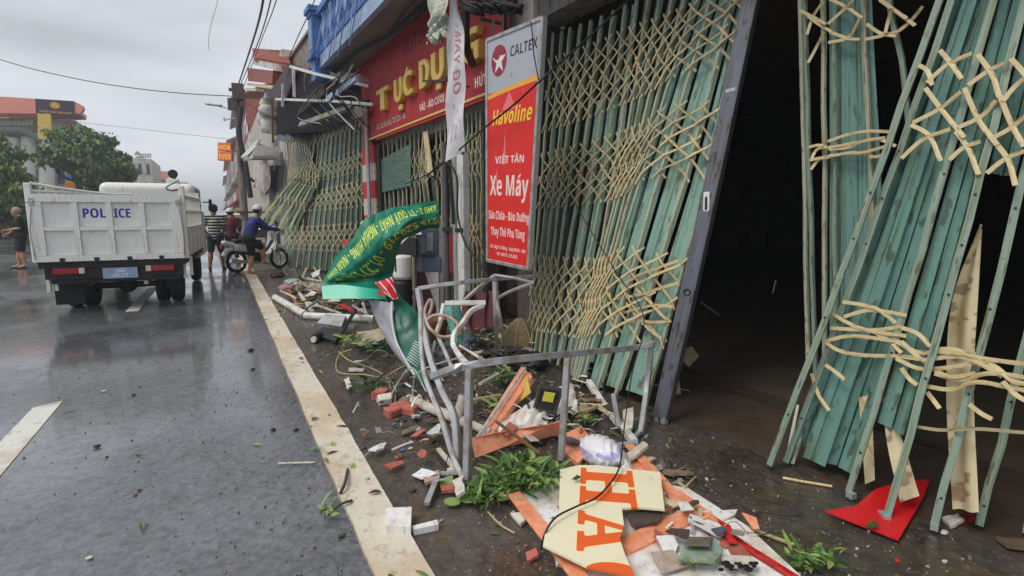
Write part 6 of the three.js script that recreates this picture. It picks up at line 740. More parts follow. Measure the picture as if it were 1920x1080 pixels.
  const pb = thing('plastic_bag', 'white plastic caught behind the upper corner of the green banner', 'plastic bag', q(682, 440, 5.6)); part('bag', patch([[q(690, 405, 5.5), q(678, 420, 5.5), q(676, 446, 5.5)], [q(696, 410, 5.4), q(688, 425, 5.3), q(686, 446, 5.35)], [q(702, 410, 5.5), q(700, 425, 5.5), q(698, 440, 5.5)]], 10, 8, true, (p, u, v) => { p.x += 0.02 * Math.sin(u * 11 + v * 8); }), M.white, pb);
}
// ---------------------------------------------------------------- wreckage on the pavement
{ // bent frame of square tube
  const f1 = G(875, 903, 0.02), w1 = depthOf(f1), v2 = G(1052, 862, 0.02), l1f = G(858, 880, 0.02), q = (x, y, w) => D(x, y, w), t = thing('wrecked_stall', 'wrecked stall skeleton of bent grey square tube standing over the orange wreckage', 'stall', f1), m = M.galv;
  const tb = (pts, w = 0.034, mm = m) => part('frame_tube', sweep(pts.length > 2 ? curve(pts, pts.length * 5) : pts, rect(w, w, 0.004), V(0.5, 0.2, 0.8)), mm, t);
  const c1 = q(880, 685, w1), T1e = X(1192, 652, 2.62);
  tb([f1, c1.clone().add(V(0, -0.018, 0))], 0.037); tb([q(812, 706, w1 + 0.35), c1, T1e], 0.04); const top2 = c1.clone().lerp(T1e, 0.42); tb([v2, V(v2.x, 0, v2.z).setY(top2.y - 0.02).lerp(q(1064, 672, depthOf(v2)), 1)], 0.036);
  const A = q(784, 541, 3.95); tb([A, q(793, 600, 3.85), q(804, 660, 3.6), q(830, 735, 3.25), q(850, 775, 3.1), q(856, 815, 3.04), l1f], 0.038); tb([q(789, 560, 3.95), q(790, 640, 3.7), q(797, 704, 3.45), q(812, 745, 3.3), q(830, 790, 3.12), q(850, 855, 3.0), f1.clone().add(V(-0.02, 0.01, 0.02))], 0.03);
  tb([A, q(870, 529, 3.95), X(1032, 516, 2.95)], 0.03); tb([q(928, 528, 4.1), q(930, 600, 4.15), G(931, 668, 0.02)], 0.034); tb([q(930, 560, 4.1), q(938, 600, 4.1), G(952, 678, 0.02)], 0.026);
  tb([q(927, 517, 4.2), q(895, 542, 4.1), q(868, 566, 4.05)], 0.026); tb([q(927, 516, 4.2), q(965, 522, 4.2), q(1000, 530, 4.2)], 0.022); tb([q(1000, 530, 4.2), q(960, 545, 4.15), q(930, 560, 4.1)], 0.022);
  tb([q(834, 569, 3.9), q(910, 568, 3.95)], 0.036, M.whiteTube); tb([q(906, 572, 3.95), q(885, 582, 3.9), q(868, 605, 3.75), q(853, 625, 3.6), q(850, 645, 3.5), q(862, 668, 3.3), q(876, 684, w1 + 0.1)], 0.032, M.whiteTube); tb([q(832, 570, 3.9), q(826, 600, 3.85), q(818, 625, 3.8)], 0.028, M.whiteTube);
  part('pipe_ring', tube([q(800, 600, 3.8), q(812, 592, 3.8), q(835, 592, 3.75), q(856, 605, 3.7), q(864, 622, 3.7), q(848, 630, 3.7), q(826, 631, 3.7), q(808, 618, 3.7), q(799, 600, 3.8), q(797, 580, 3.85), q(808, 560, 3.85), q(810, 572, 3.85), q(800, 600, 3.85)], 0.012, 7, 60), mat(0xb9a59a, { t: 'blotch', s: 0.3, r: 0.5, name: 'pale pipe' }), t);
  tb([q(820, 628, 3.75), q(835, 660, 3.6), q(848, 690, 3.45)], 0.026); tb([q(816, 640, 3.8), q(812, 660, 3.75)], 0.02); tb([q(862, 648, 3.7), q(898, 670, 3.6)], 0.016, M.whiteTube);
  tb([f1.clone().add(V(0.03, 0.005, 0)), G(930, 893, 0.02)], 0.03); tb([G(826, 888, 0.02), G(872, 886, 0.022)], 0.024);
  tb([X(1192, 652, 2.64), X(1222, 646, 2.75)], 0.036); tb([X(1222, 640, 2.76), X(1214, 720, 2.74), G(1202, 812, 0.02)], 0.036);
  const p2 = thing('bent_metal_tube', 'bent white tube lying folded below the green gate foot', 'tube', G(1165, 795)), tc = (pts, w, mm = M.whiteTube) => part('tube', sweep(pts, rect(w, w, 0.004), V(0, 1, 0)), mm, p2);
  tc([G(1104, 716, 0.10), G(1130, 757, 0.06), G(1166, 800, 0.03), G(1190, 830, 0.03)], 0.045); tc([G(1190, 832, 0.03), G(1152, 836, 0.02)], 0.032, M.galv); tc([G(1150, 740, 0.2), G(1155, 772, 0.12), G(1160, 800, 0.04)], 0.03, M.galv); tc([G(1204, 806, 0.02), G(1188, 822, 0.022)], 0.03, M.galv);
}
function shard(name, label, cat, px, h, th, m) {      // an irregular broken plate lying a little askew
  const n = px.length, p = []; for (let i = 0; i < n; i++) { const a = px[i], b = px[(i + 1) % n]; for (let k = 0; k < 3; k++) { const u = k / 3, j = name === 'rubble_shard' ? (k ? 0.10 : 0.05) * Math.hypot(b[0] - a[0], b[1] - a[1]) : 0; p.push([a[0] + (b[0] - a[0]) * u + (rnd() - 0.5) * j * 2, a[1] + (b[1] - a[1]) * u + (rnd() - 0.5) * j, (a[2] ?? h) + ((b[2] ?? h) - (a[2] ?? h)) * u]); } }
  const t0 = p.map(([x, y, a]) => G(x, y, a)), c = t0.reduce((s, q) => s.add(q), V(0, 0, 0)).multiplyScalar(1 / t0.length), tx = name === 'rubble_shard' ? (rnd() - 0.5) * 0.5 : 0, tz = name === 'rubble_shard' ? (rnd() - 0.5) * 0.5 : 0; for (const q of t0) q.y = Math.max(th * 0.8, q.y + (q.x - c.x) * tx + (q.z - c.z) * tz);
  return single(name, slab(t0, th), m, label, cat, G(px[0][0], px[0][1]));
}
{ // orange light-box sign, smashed flat
  const t = thing('smashed_sign_box', 'long smashed orange and white light box lying flat on the pavement', 'light box', G(1200, 980)), s = (n, px, h, th, m, l) => part(n, slab(px.map(([x, y, a = h]) => G(x, y, a)), th), m, t, l);
  s('back_sheet', [[948, 912], [1010, 900], [1150, 890], [1290, 915], [1400, 985], [1500, 1078], [1560, 1130], [1200, 1160], [1060, 1060]], 0.035, 0.03, M.white, 'white back sheet');
  const bar = (a, b, w, m, h = 0.05, l) => part('border_strip', beam(G(...a, h - 0.006), G(...b, h - 0.006), w, 0.016, V(0, 1, 0), 0.003), m, t, l);
  bar([948, 906], [1070, 1060], 0.07, M.orange, 0.05, 'orange near border'); bar([1070, 1060], [1130, 1140], 0.07, M.orange); bar([1262, 925], [1340, 985], 0.10, M.orange); bar([1160, 1030], [1318, 955], 0.10, M.orange, 0.045, 'orange letter bar'); bar([1335, 985], [1510, 1095], 0.035, M.red, 0.055, 'red edge strip'); bar([1322, 968], [1400, 1030], 0.05, M.orangeVivid, 0.045); bar([1180, 835], [1262, 925], 0.06, M.orange, 0.045);
  s('torn_sheet', [[1150, 840], [1205, 862], [1250, 915], [1200, 910]], 0.03, 0.01, M.orange);
  s('letter_scrap', [[1345, 972], [1370, 985], [1382, 1018], [1366, 1016]], 0.07, 0.006, M.red, 'red letter scrap'); s('letter_scrap', [[1228, 925], [1280, 945], [1245, 958], [1240, 940]], 0.06, 0.006, M.creamSheet);
  s('frosted_pane', [[1282, 1018], [1340, 1008], [1356, 1030], [1340, 1052], [1272, 1048]], 0.09, 0.012, mat(0x8fa69a, { r: 0.25, t: 'mud', s: 0.3, name: 'frosted green pane' }), 'grey green broken pane'); s('dark_pane', [[1176, 965], [1225, 950], [1246, 962], [1232, 978], [1186, 985]], 0.07, 0.012, mat(0x4e4a46, { r: 0.3, t: 'mud', s: 0.25 }), 'dark broken pane');
  s('torn_sheet', [[1220, 1035], [1262, 1030], [1290, 1060], [1240, 1075]], 0.06, 0.006, mat(0xb3a49a, { t: 'mud', s: 0.25, r: 0.7 })); s('torn_sheet', [[1350, 1040], [1405, 1042], [1420, 1062], [1360, 1064]], 0.065, 0.006, M.plaster);
  part('soot_patch', Array.from({ length: 16 }, (_, i) => { const c = G(1350 + (i % 8) * 9 + rnd(6), 1056 + (i % 3) * 6, 0.072), r = 0.004 + rnd(0.012); return new THREE.IcosahedronGeometry(r, 1).scale(1.4, 0.3, 0.9).translate(c.x, c.y, c.z); }), M.black, t);
  // the two parts of its casing thrown back toward the gate
  const u = thing('orange_sign_strip', 'orange edge board propped slantwise behind the grey frame', 'board', G(900, 830)); part('board', slab([G(893, 818, 0.02), G(905, 838, 0.02), X(998, 706, 2.2), X(978, 686, 2.25)], 0.05), M.orange, u, 'orange face'); part('edge', sweep([G(895, 822, 0.05), X(985, 690, 2.2)], rect(0.012, 0.022), V(-1, 1, 0)), M.whiteTube, u); part('torn_lip', slab([X(988, 702, 2.17), X(995, 735, 2.05), X(975, 752, 1.98), X(968, 728, 2.05)], 0.006), M.gold, u, 'yellow torn lip');
  const v = thing('orange_sign_strip', 'orange board lying level across the back of the leaf pile', 'board', G(960, 825)); part('board', slab([G(885, 822, 0.11), G(893, 858, 0.03), G(945, 838, 0.035), G(1000, 828, 0.02), G(1062, 812, 0.03), G(1062, 786, 0.13), G(1030, 796, 0.12), G(1000, 800, 0.13), G(970, 806, 0.1), G(930, 812, 0.12)], 0.022), M.orange, v);
  const w2 = thing('orange_sign_strip', 'small orange board piece behind the white plastic bag', 'board', G(1090, 830)); part('board', slab([G(1055, 815, 0.06), G(1090, 798, 0.08), G(1115, 830, 0.06), G(1085, 868, 0.03), G(1060, 850, 0.04)], 0.03), M.orange, w2);
  const ws = thing('white_plastic_sheet', 'dirty white crumpled sheet under the black floodlight', 'sheet', G(1000, 790)); part('sheet', patch([[G(925, 800, 0.03), G(985, 760, 0.10), G(1030, 730, 0.08), G(1075, 720, 0.04)], [G(940, 812, 0.05), G(990, 785, 0.14), G(1040, 755, 0.13), G(1080, 745, 0.06)], [G(960, 822, 0.04), G(1005, 805, 0.08), G(1050, 785, 0.1), G(1085, 775, 0.04)]], 26, 16, true, (p, a, b) => { p.y += 0.025 * Math.sin(a * 23 + b * 5) * Math.sin(b * 11); }), M.white, ws); part('red_scrap', slab([G(938, 810, 0.1), G(955, 790, 0.12), G(972, 800, 0.12), G(950, 818, 0.1)], 0.005), M.brick, ws);
}
{ // cream letter board
  const t = thing('letter_board', 'broken cream board with large orange letters on the light box', 'sign board', G(1130, 970)), px = [[1050, 880], [1085, 872], [1120, 872], [1190, 880], [1238, 885], [1246, 955], [1200, 951], [1166, 953], [1170, 985], [1162, 1010], [1172, 1040], [1190, 1080], [1100, 1062], [1018, 1022], [1024, 990], [1048, 962]];
  const pts = px.map(([x, y]) => G(x, y, 0.085 + 0.035 * Math.sin(x * 0.02))), flatp = px.map(([x, y]) => G(x, y, 0.1)), tl = G(1050, 866, 0.1), ux = G(1246, 890, 0.1).sub(G(1044, 876, 0.1)).normalize();
  const tx = canvasTex(800, 1024, (x, w, h) => {
    x.fillStyle = '#e6dfc2'; x.fillRect(0, 0, w, h); wear(x, w, h, 120, 39, ['#cfc4a0', '#f0ead2', '#b8ab86', '#d8ceb0'], 3, 40, 0.3);
    const put = (s, cx, cy, k) => { x.save(); x.translate(cx, cy); x.rotate(Math.PI / 2); x.scale(k, 1); x.font = 'bold 520px serif'; x.textAlign = 'center'; x.textBaseline = 'middle'; x.lineJoin = 'round'; x.strokeStyle = '#f3df9c'; x.lineWidth = 34; x.strokeText(s, 0, 0); x.strokeStyle = '#e2612a'; x.lineWidth = 16; x.fillStyle = '#e2612a'; x.strokeText(s, 0, 0); x.fillText(s, 0, 0); x.restore(); };
    put('H', 390, 262, 1.04); put('A', 385, 708, 0.86); put('O', 400, 1110, 0.9);
    wear(x, w, h, 70, 41, ['#5f5a44', '#8a8467', '#3c3a2c'], 1, 5, 0.7);
  });
  // laid as one thin rigid sheet, printed across its own length
  part('board', slab(flatp, 0.01, { fit: true, ux }), mat(0xffffff, { map: tx, r: 0.5, name: 'cream letter print' }), t);
  part('cable', tube([G(1166, 850, 0.16), G(1160, 880, 0.13), G(1145, 905, 0.125), G(1115, 935, 0.125), G(1080, 950, 0.125), G(1040, 972, 0.125), G(1022, 1000, 0.1), G(1015, 1030, 0.02)], 0.0045, 6, 50), M.cable, thing('black_cable', 'thin black cable curling over the cream letter board', 'cable', G(1100, 945)));
  part('cable', tube([X(1050, 330, 2.9), X(1100, 420, 2.75), X(1155, 510, 2.6), X(1208, 600, 2.45), X(1185, 700, 2.3), X(1172, 790, 2.2), G(1166, 850, 0.16)], 0.004, 5, 40), M.cable, thing('black_cable', 'thin black cable dropping across the big green gate', 'cable', G(1166, 850)));
  const r = thing('leaf_scrap', 'dark leaf scrap stuck at the upper left of the cream letter board', 'leaf', G(1080, 895)); part('blade', slab([G(1072, 898, 0.12), G(1082, 890, 0.13), G(1090, 894, 0.12), G(1080, 900, 0.12)], 0.002), M.leafDark, r);
}
{ // black floodlight with a yellow lens
  const P = (x, y, w) => D(x, y, w), w0 = depthOf(G(1025, 768)) - 0.42, t = thing('floodlight', 'black LED floodlight with a yellow green lens on the white sheet', 'floodlight', G(1020, 770)), q = (x0, y0, x1, y1, x2, y2, x3, y3, dd) => [P(x0, y0, w0 + dd), P(x1, y1, w0 + dd), P(x2, y2, w0 - 0.02 + dd), P(x3, y3, w0 - 0.02 + dd)];
  part('housing', slab(q(1001, 768, 1040, 774, 1053, 731, 1014, 725, 0), 0.05), M.black, t); part('rim', [[1001, 768, 1040, 774], [1040, 774, 1053, 731], [1053, 731, 1014, 725], [1014, 725, 1001, 768]].map(([a, b, c, d]) => beam(P(a, b, w0 - 0.015), P(c, d, w0 - 0.015), 0.012, 0.02, V(0, 1, 0))), mat(0x55575c, { r: 0.35, m: 0.3 }), t);
  part('reflector', slab(q(1007, 766, 1037, 770, 1048, 735, 1017, 730, -0.012), 0.004), mat(0x3a3c40, { r: 0.25, m: 0.3 }), t); part('lens', slab(q(1016, 752, 1036, 755, 1041, 738, 1021, 735, -0.02), 0.006), mat(0xe3e25a, { r: 0.25, name: 'yellow lens' }), t);
  part('bracket', tube([P(999, 768, w0), P(996, 776, w0), P(1034, 783, w0), P(1043, 776, w0)], 0.007, 6, 20), M.black, t); part('lead', tube([G(998, 780, 0.12), G(980, 765, 0.13), G(985, 748, 0.14), G(1000, 775, 0.14), G(1030, 788, 0.12), G(1050, 778, 0.12), G(1040, 795, 0.1), G(1010, 798, 0.1)], 0.006, 6, 50), M.cable, t);
}
{ // white bag
  const c = G(1128, 848, 0.07), g = new THREE.SphereGeometry(1, 40, 28), p = g.attributes.position, ax = G(1165, 870).sub(G(1095, 825)).normalize(), sd = V(0, 1, 0).cross(ax); for (let i = 0; i < p.count; i++) { const v = V(p.getX(i), p.getY(i), p.getZ(i)), n = 1 + 0.22 * (fbm(v.x * 0.5 + 0.5, v.y * 0.5 + v.z * 0.31 + 0.5, 5, 5, 61, 3) - 0.5) + 0.06 * Math.sin(v.x * 19 + v.z * 11 + v.y * 7); const q = ax.clone().multiplyScalar(v.x * 0.165 * n).addScaledVector(sd, v.z * 0.105 * n).add(V(0, v.y * 0.085 * n, 0)).add(c); p.setXYZ(i, q.x, q.y, q.z); } g.computeVertexNormals();
  const tx = canvasTex(256, 256, (x, w, h) => { x.fillStyle = '#dcdde3'; x.fillRect(0, 0, w, h); x.fillStyle = 'rgba(120,120,200,0.55)'; for (const [a, b, s] of [[150, 90, 26], [70, 110, 22], [200, 120, 24], [110, 70, 18], [30, 90, 20]]) { x.beginPath(); x.ellipse(a, b, s, s * 0.7, 0.4, 0, 7); x.fill(); } wear(x, w, h, 60, 51, ['#f2f2f4', '#b9bac4'], 2, 16, 0.4); });
  const t = thing('plastic_bag', 'stuffed white plastic bag with violet print at the end of the cream board', 'plastic bag', c); part('bag', g, mat(0xffffff, { map: tx, r: 0.35, phys: true, clearcoat: 0.2, name: 'white plastic' }), t); part('tail', patch([[G(1160, 868, 0.06), G(1185, 905, 0.045)], [G(1170, 862, 0.08), G(1192, 895, 0.06)], [G(1178, 858, 0.05), G(1198, 900, 0.045)]], 8, 8, true), M.white, t);
}
// ---- leaves, twigs
const bladeGeo = (L, W, cup) => { const r = [0.0, 0.2, 0.45, 0.7, 0.9, 1], pos = [], w = [0.06, 0.7, 1, 0.8, 0.38, 0.02]; const row = r.map((f, i) => [[-W * w[i] / 2, cup * W * w[i], f * L], [0, -0.18 * L * f * f, f * L], [W * w[i] / 2, cup * W * w[i], f * L]].map((q, k) => k === 1 ? q : [q[0], q[1] - 0.18 * L * f * f, q[2]])); for (let i = 0; i < 5; i++) for (let k = 0; k < 2; k++) { const a = row[i][k], b = row[i][k + 1], c = row[i + 1][k + 1], d = row[i + 1][k]; pos.push(...a, ...b, ...c, ...a, ...c, ...d); } return geo(pos, pos.filter((_, i) => i % 3 !== 1)); };
const blades = [bladeGeo(0.13, 0.03, 0.3), bladeGeo(0.10, 0.04, 0.25), bladeGeo(0.16, 0.028, 0.35)];
function bough(name, label, cx, cy, rx, ry, n, mats, seed, h = 0.1, size = 1, cat = 'branch') {
  const b = G(cx, cy), t = thing(name, label, cat, b), r = mulberry(seed); home.set(t, V(0, 0, 0));
  const tips = []; for (let i = 0; i < Math.max(3, n / 12); i++) { const a = r() * 6.28, e = G(cx + Math.cos(a) * rx * 0.8, cy + Math.sin(a) * ry * 0.8, 0.02 + r() * h * 0.5).sub(b); part('stem', tube([V((r() - .5) * 0.05, 0.03, (r() - .5) * 0.05), e.clone().multiplyScalar(0.5).add(V(0, h * 0.35, 0)), e], 0.003, 5, 8), M.leafDark, t); tips.push(e); }
  for (let i = 0; i < n; i++) { const a = r() * 6.28, d = Math.sqrt(r()), p = G(cx + Math.cos(a) * rx * d, cy + Math.sin(a) * ry * d, 0.015 + h * r() * (1.1 - 0.6 * d)).sub(b); const o = new THREE.Mesh(blades[i % 3], mats[Math.floor(r() * mats.length)]); o.name = 'leaf'; o.castShadow = o.receiveShadow = true; o.position.copy(p); o.rotation.set(-0.1 - r() * 0.7, r() * 6.28, (r() - 0.5) * 1.6, 'YXZ'); o.scale.setScalar(size * (0.6 + 0.7 * r())); t.add(o); }
  return t;
}
const lf = [M.leaf, M.leaf, M.leafPale, M.leafDark, M.leafPale];
bough('leaf_pile', 'big heap of fresh green leaves beside the cream letter board', 980, 890, 66, 32, 290, lf, 101, 0.13, 0.72, 'leaf pile'); bough('leaf_pile', 'low scatter of leaves left of the big leaf heap', 918, 922, 50, 22, 120, lf, 102, 0.05, 0.66, 'leaf pile');
bough('fallen_branch', 'leafy sprig on the pavement just behind the orange slanted board', 950, 705, 34, 16, 60, lf, 103, 0.14, 0.9); bough('fallen_branch', 'leafy sprig with a pale underside in front of the grey banner tail', 712, 652, 30, 11, 46, [M.leafDark, M.leaf], 104, 0.1, 1.0); bough('fallen_branch', 'dark weed sprig behind the red brick pieces', 700, 722, 28, 10, 36, [M.leafDark], 105, 0.06, 0.8);
bough('fallen_branch', 'mossy green sprig near the bottom right corner', 1525, 1048, 55, 22, 60, [M.leafPale, M.leaf], 106, 0.05, 0.5); bough('fallen_branch', 'small green sprig beside the floodlight and frame leg', 1085, 790, 22, 10, 34, lf, 107, 0.06, 0.7); bough('fallen_branch', 'yellowish weeds by the collapsed trolley', 655, 640, 28, 12, 36, [M.leafPale, M.leaf], 108, 0.1, 0.9); bough('fallen_branch', 'pale sprig in the left foot of the bent frame', 945, 770, 40, 16, 26, [M.leafPale], 109, 0.08, 0.9); bough('fallen_branch', 'few green leaves dropped on the asphalt by the strip', 608, 962, 24, 10, 9, [M.leafPale], 110, 0.02, 0.5); bough('fallen_branch', 'yellow green leaves on the smashed light box', 1296, 1052, 14, 10, 10, [M.leafPale], 112, 0.12, 0.6);
for (const [x, y, l] of [[878, 935, 'round yellow green leaf left of the low leaf scatter'], [848, 940, 'second round green leaf nearest the white box']]) { const o = single('fallen_leaf', slab(Array.from({ length: 10 }, (_, i) => G(x + 16 * Math.cos(i * 0.628), y + 8 * Math.sin(i * 0.628), 0.03)), 0.002), M.leafPale, l, 'leaf', G(x, y)); }
{ const st = (label, pts, r, m = M.twig) => single('dry_stick', tube(pts.map(([x, y, h = 0.012]) => G(x, y, h)), r, 6, 24), m, label, 'stick', G(pts[0][0], pts[0][1]));
  st('long pale cane lying diagonally right of the light box', [[1272, 905], [1320, 940], [1370, 975], [1430, 1000], [1490, 1022]], 0.010); st('short dry stem crossing the top of the pale cane', [[1275, 925], [1290, 908, 0.05], [1305, 893, 0.02]], 0.005); st('pale stick lying before the slumped nearest gate', [[1468, 896], [1500, 902], [1560, 912]], 0.008, M.cream);
  st('white rod lying on the wet road by the strip', [[522, 869], [555, 868], [590, 867]], 0.006, M.plaster); st('brown curled twig on the pale strip', [[652, 880, 0.03], [645, 910, 0.05], [638, 925, 0.03]], 0.008, M.bark); st('forked brown twig below the curled twig on the strip', [[660, 938, 0.03], [640, 945, 0.04], [622, 958, 0.02]], 0.007, M.bark); st('thin stalk lying over the muddy edge beside the strip', [[700, 838], [690, 850, 0.03], [675, 865]], 0.004);
  st('dry stem on the pavement left of the letter board', [[915, 960], [940, 985, 0.02], [965, 1000]], 0.005);
  const loop = (label, pts, m = M.twig) => single('tangled_wire', tube(pts.map(([x, y, h = 0.02]) => G(x, y, h)), 0.006, 5, 60), m, label, 'wire', G(pts[0][0], pts[0][1]));
  loop('pale cable looped on the pavement between strip and banner tail', [[660, 655, 0.1], [640, 662, 0.05], [630, 685], [640, 700], [680, 702], [720, 706, 0.05], [750, 690, 0.12], [780, 680, 0.2]]); loop('second pale cable loop ending near the red bricks', [[636, 660, 0.08], [660, 678, 0.1], [700, 692], [725, 708], [742, 730], [740, 755]]);
  loop('thin greenish cable hanging in a loop from the frame', [[800, 735, 0.3], [770, 690, 0.3], [745, 720, 0.1], [728, 752, 0.02]], M.paleCord); loop('thin pale cable arching in front of the frame legs', [[870, 668, 0.5], [800, 690, 0.45], [775, 725, 0.2], [780, 770, 0.03], [850, 765, 0.03]], M.paleCord);
}
// ---- bricks, tiles, boards, pipes
{ const br = 'broken red bricks'; [[715, 738, 20, 'topmost red brick piece behind the others, left of the frame'], [722, 750, 14, 'pale pinkish brick chip in the middle of the brick row'], [748, 762, 18, 'red brick piece right of centre in the brick row'], [765, 768, 18, 'red brick piece nearest the white pipe'], [738, 772, 12, 'smallest red brick piece at the front of the row']].forEach(([x, y, s, l], i) => { const c = G(x, y, 0.03), r = mulberry(200 + i), k = s / 20; const g = new RoundedBoxGeometry(0.16 * k, 0.07, 0.11, 2, 0.015), p = g.attributes.position; for (let j = 0; j < p.count; j++) { const n = 0.55 + 0.8 * fbm(p.getX(j) * 3 + 0.5, p.getZ(j) * 3 + p.getY(j) * 2 + 0.5, 6, 6, i, 3); p.setXYZ(j, p.getX(j) * n, p.getY(j) * n, p.getZ(j) * n); } g.computeVertexNormals(); single('brick', triUV(g).rotateY(r() * 3).translate(c.x, c.y, c.z), i === 1 ? M.plaster : M.brick, l, 'brick', c); });
  const pipe = (label, a, b, ra, m = M.whiteTube) => single('plastic_pipe', rod(a, b, ra, ra, 14), m, label, 'pipe', a);
  pipe('white plastic pipe lying behind the left frame leg', G(766, 748, 0.05), G(880, 795, 0.06), 0.035, M.plaster); pipe('short white pipe propped up beside the frame leg', G(852, 800, 0.03), X(868, 742, 1.55), 0.03, M.plaster); pipe('white pipe stub behind the front frame post', G(860, 785, 0.04), G(920, 812, 0.04), 0.028, M.plaster);
  pipe('long white pipe at the back left of the wreckage by the strip', G(516, 558, 0.05), G(572, 590, 0.05), 0.055, M.whiteTube); pipe('long white pipe lying level under the green banner', G(572, 592, 0.05), G(701, 598, 0.05), 0.05, M.whiteTube);
  shard('white_box', 'white box lid lying open over the pale strip', 'box', [[724, 952], [772, 950], [770, 988], [724, 986]], 0.06, 0.05, M.white); shard('white_strip', 'white plank stub lying right of the white box lid', 'strip', [[772, 986], [820, 974], [822, 983], [776, 993]], 0.035, 0.03, M.white);
  const T4 = 'tile shards on the pavement'; [
    [[792, 880], [822, 880], [826, 900], [796, 907], 'pinkish square tile shard left of the frame foot', mat(0xb59a8c, { t: 'mud', s: 0.3, r: 0.5 }), 0.04],
    [[826, 908], [856, 905], [854, 918], [828, 920], 'reddish tile chip under the frame foot tube', M.brick, 0.03],
    [[822, 900], [850, 893], [848, 905], [826, 908], 'green tinted flat shard under the frame foot', M.leafPale, 0.035],
    [[958, 962], [982, 960], [988, 972], [976, 980], 'white round edged shard left of the letter board', M.plaster, 0.03],
    [[1240, 872], [1300, 887], [1262, 892], [1242, 884], 'flat brown tile wedge right of the white bag', mat(0x8d7b6c, { t: 'mud', s: 0.3, r: 0.6 }), 0.03],
    [[1175, 845], [1205, 830], [1216, 840], [1180, 857], 'white block lying by the folded tube', M.plaster, 0.08],
    [[1168, 775], [1186, 773], [1186, 795], [1172, 796], 'small white block beside the bent tube', M.plaster, 0.08],
    [[1095, 745], [1130, 738], [1126, 752], [1098, 757], 'upper brown slate in the stack by the gate foot', mat(0x9a8572, { t: 'mud', s: 0.25, r: 0.6 }), 0.10],
    [[1085, 758], [1125, 752], [1120, 765], [1090, 772], 'middle brown slate in the stack by the gate foot', mat(0xa8927c, { t: 'mud', s: 0.25, r: 0.6 }), 0.07],
    [[1070, 770], [1112, 768], [1105, 780], [1078, 784], 'lowest brown slate in the stack by the gate foot', mat(0x8f7a68, { t: 'mud', s: 0.25, r: 0.6 }), 0.04],
    [[1200, 850], [1232, 855], [1216, 866], [1196, 862], 'pale chip lying behind the cream board corner', M.creamSheet, 0.03],
    [[1190, 695, 0.02], [1225, 700, 0.02], [1222, 722, 0.02], [1192, 718, 0.02], 'grey speckled tile leaning behind the bottom of the green sheets', M.plaster, 0.05],
    [[668, 620], [712, 618], [722, 636], [680, 640], 'pale round rubble slab under the banner edge', mat(0xb1a995, { t: 'mud', s: 0.4, r: 0.7 }), 0.06],
    [[664, 636], [700, 632], [708, 646], [672, 650], 'pale rubble slab in front of the other rubble slab', mat(0xa39b88, { t: 'mud', s: 0.4, r: 0.7 }), 0.04],
    [[945, 640], [985, 632], [1000, 645], [960, 655], 'pale plank piece at the back beneath the green gate', mat(0x9f9a90, { t: 'mud', s: 0.4, r: 0.6 }), 0.05],
    [[900, 655], [935, 648], [940, 660], [905, 668], 'dull plank behind the frame', mat(0x6f675c, { t: 'mud', s: 0.4, r: 0.6 }), 0.05],
    [[848, 895], [868, 890], [872, 925], [855, 932], 'white plastic cup shaped scrap at the frame foot', M.plaster, 0.07],
    [[838, 876], [862, 868], [864, 878], [842, 886], 'thin white offcut behind the frame foot', M.plaster, 0.03],
    [[770, 775], [784, 770], [788, 782], [776, 788], 'white chip on the mud left of the frame', M.plaster, 0.03],
    [[1768, 968], [1795, 963], [1808, 975], [1782, 985], 'white paper scrap at the foot of the long cream sheet', M.plaster, 0.03],
    [[1798, 966], [1822, 962], [1830, 972], [1806, 978], 'red paper scrap at the foot of the long cream sheet', M.redDark, 0.025],
    [[1868, 1005], [1925, 1005], [1935, 1030], [1890, 1025], 'brown tile corner at the lower right edge', mat(0x6d5a4b, { t: 'mud', s: 0.3, r: 0.6 }), 0.03],
    [[984, 1035], [1004, 1030], [1010, 1042], [990, 1048], 'reddish chip left of the letter board foot', M.brick, 0.03],
    [[1040, 1040], [1056, 1036], [1062, 1055], [1046, 1058], 'pale torn scrap under the letter board edge', M.plaster, 0.04],
    [[645, 712], [655, 709], [660, 722], [650, 726], 'white crushed cup on the mud by the strip', M.plaster, 0.06],
    [[655, 688], [684, 690], [682, 696], [654, 695], 'thin white lath near the pale cable loop', M.plaster, 0.02],
  ].forEach(e => { const n = e.findIndex(q => typeof q === 'string'); shard('rubble_shard', e[n], 'shard', e.slice(0, n), e[n + 2], Math.min(0.016, e[n + 2]), e[n + 1]); });
  // collapsed little trolley and sticks at the back left
  const t = thing('collapsed_trolley', 'collapsed black and silver trolley beside the strip, below the banner', 'trolley', G(615, 630)); part('base', slab([G(588, 626, 0.06), G(628, 640, 0.05), G(642, 622, 0.1), G(606, 612, 0.1)], 0.05), M.black, t); part('box', slab([G(594, 605, 0.12), G(640, 612, 0.12), G(648, 592, 0.2), G(610, 588, 0.2)], 0.05), M.galv, t); part('wheel', rod(G(589, 636, 0.05), G(600, 630, 0.05), 0.05, 0.05, 14), M.rubber, t); part('hub', rod(G(587, 637, 0.05), G(590, 636, 0.05), 0.035, 0.035, 12), M.whiteTube, t); part('handle', beam(G(640, 625, 0.08), X(676, 566, 2.05), 0.035, 0.03), M.black, t); part('lever', beam(G(688, 596, 0.05), X(680, 568, 2.1), 0.03, 0.02), M.whiteTube, t);
  const lath = (l, a, b, w = 0.03, m = M.plaster) => single('lath', beam(a, b, w, w * 0.6), m, l, 'lath', a);
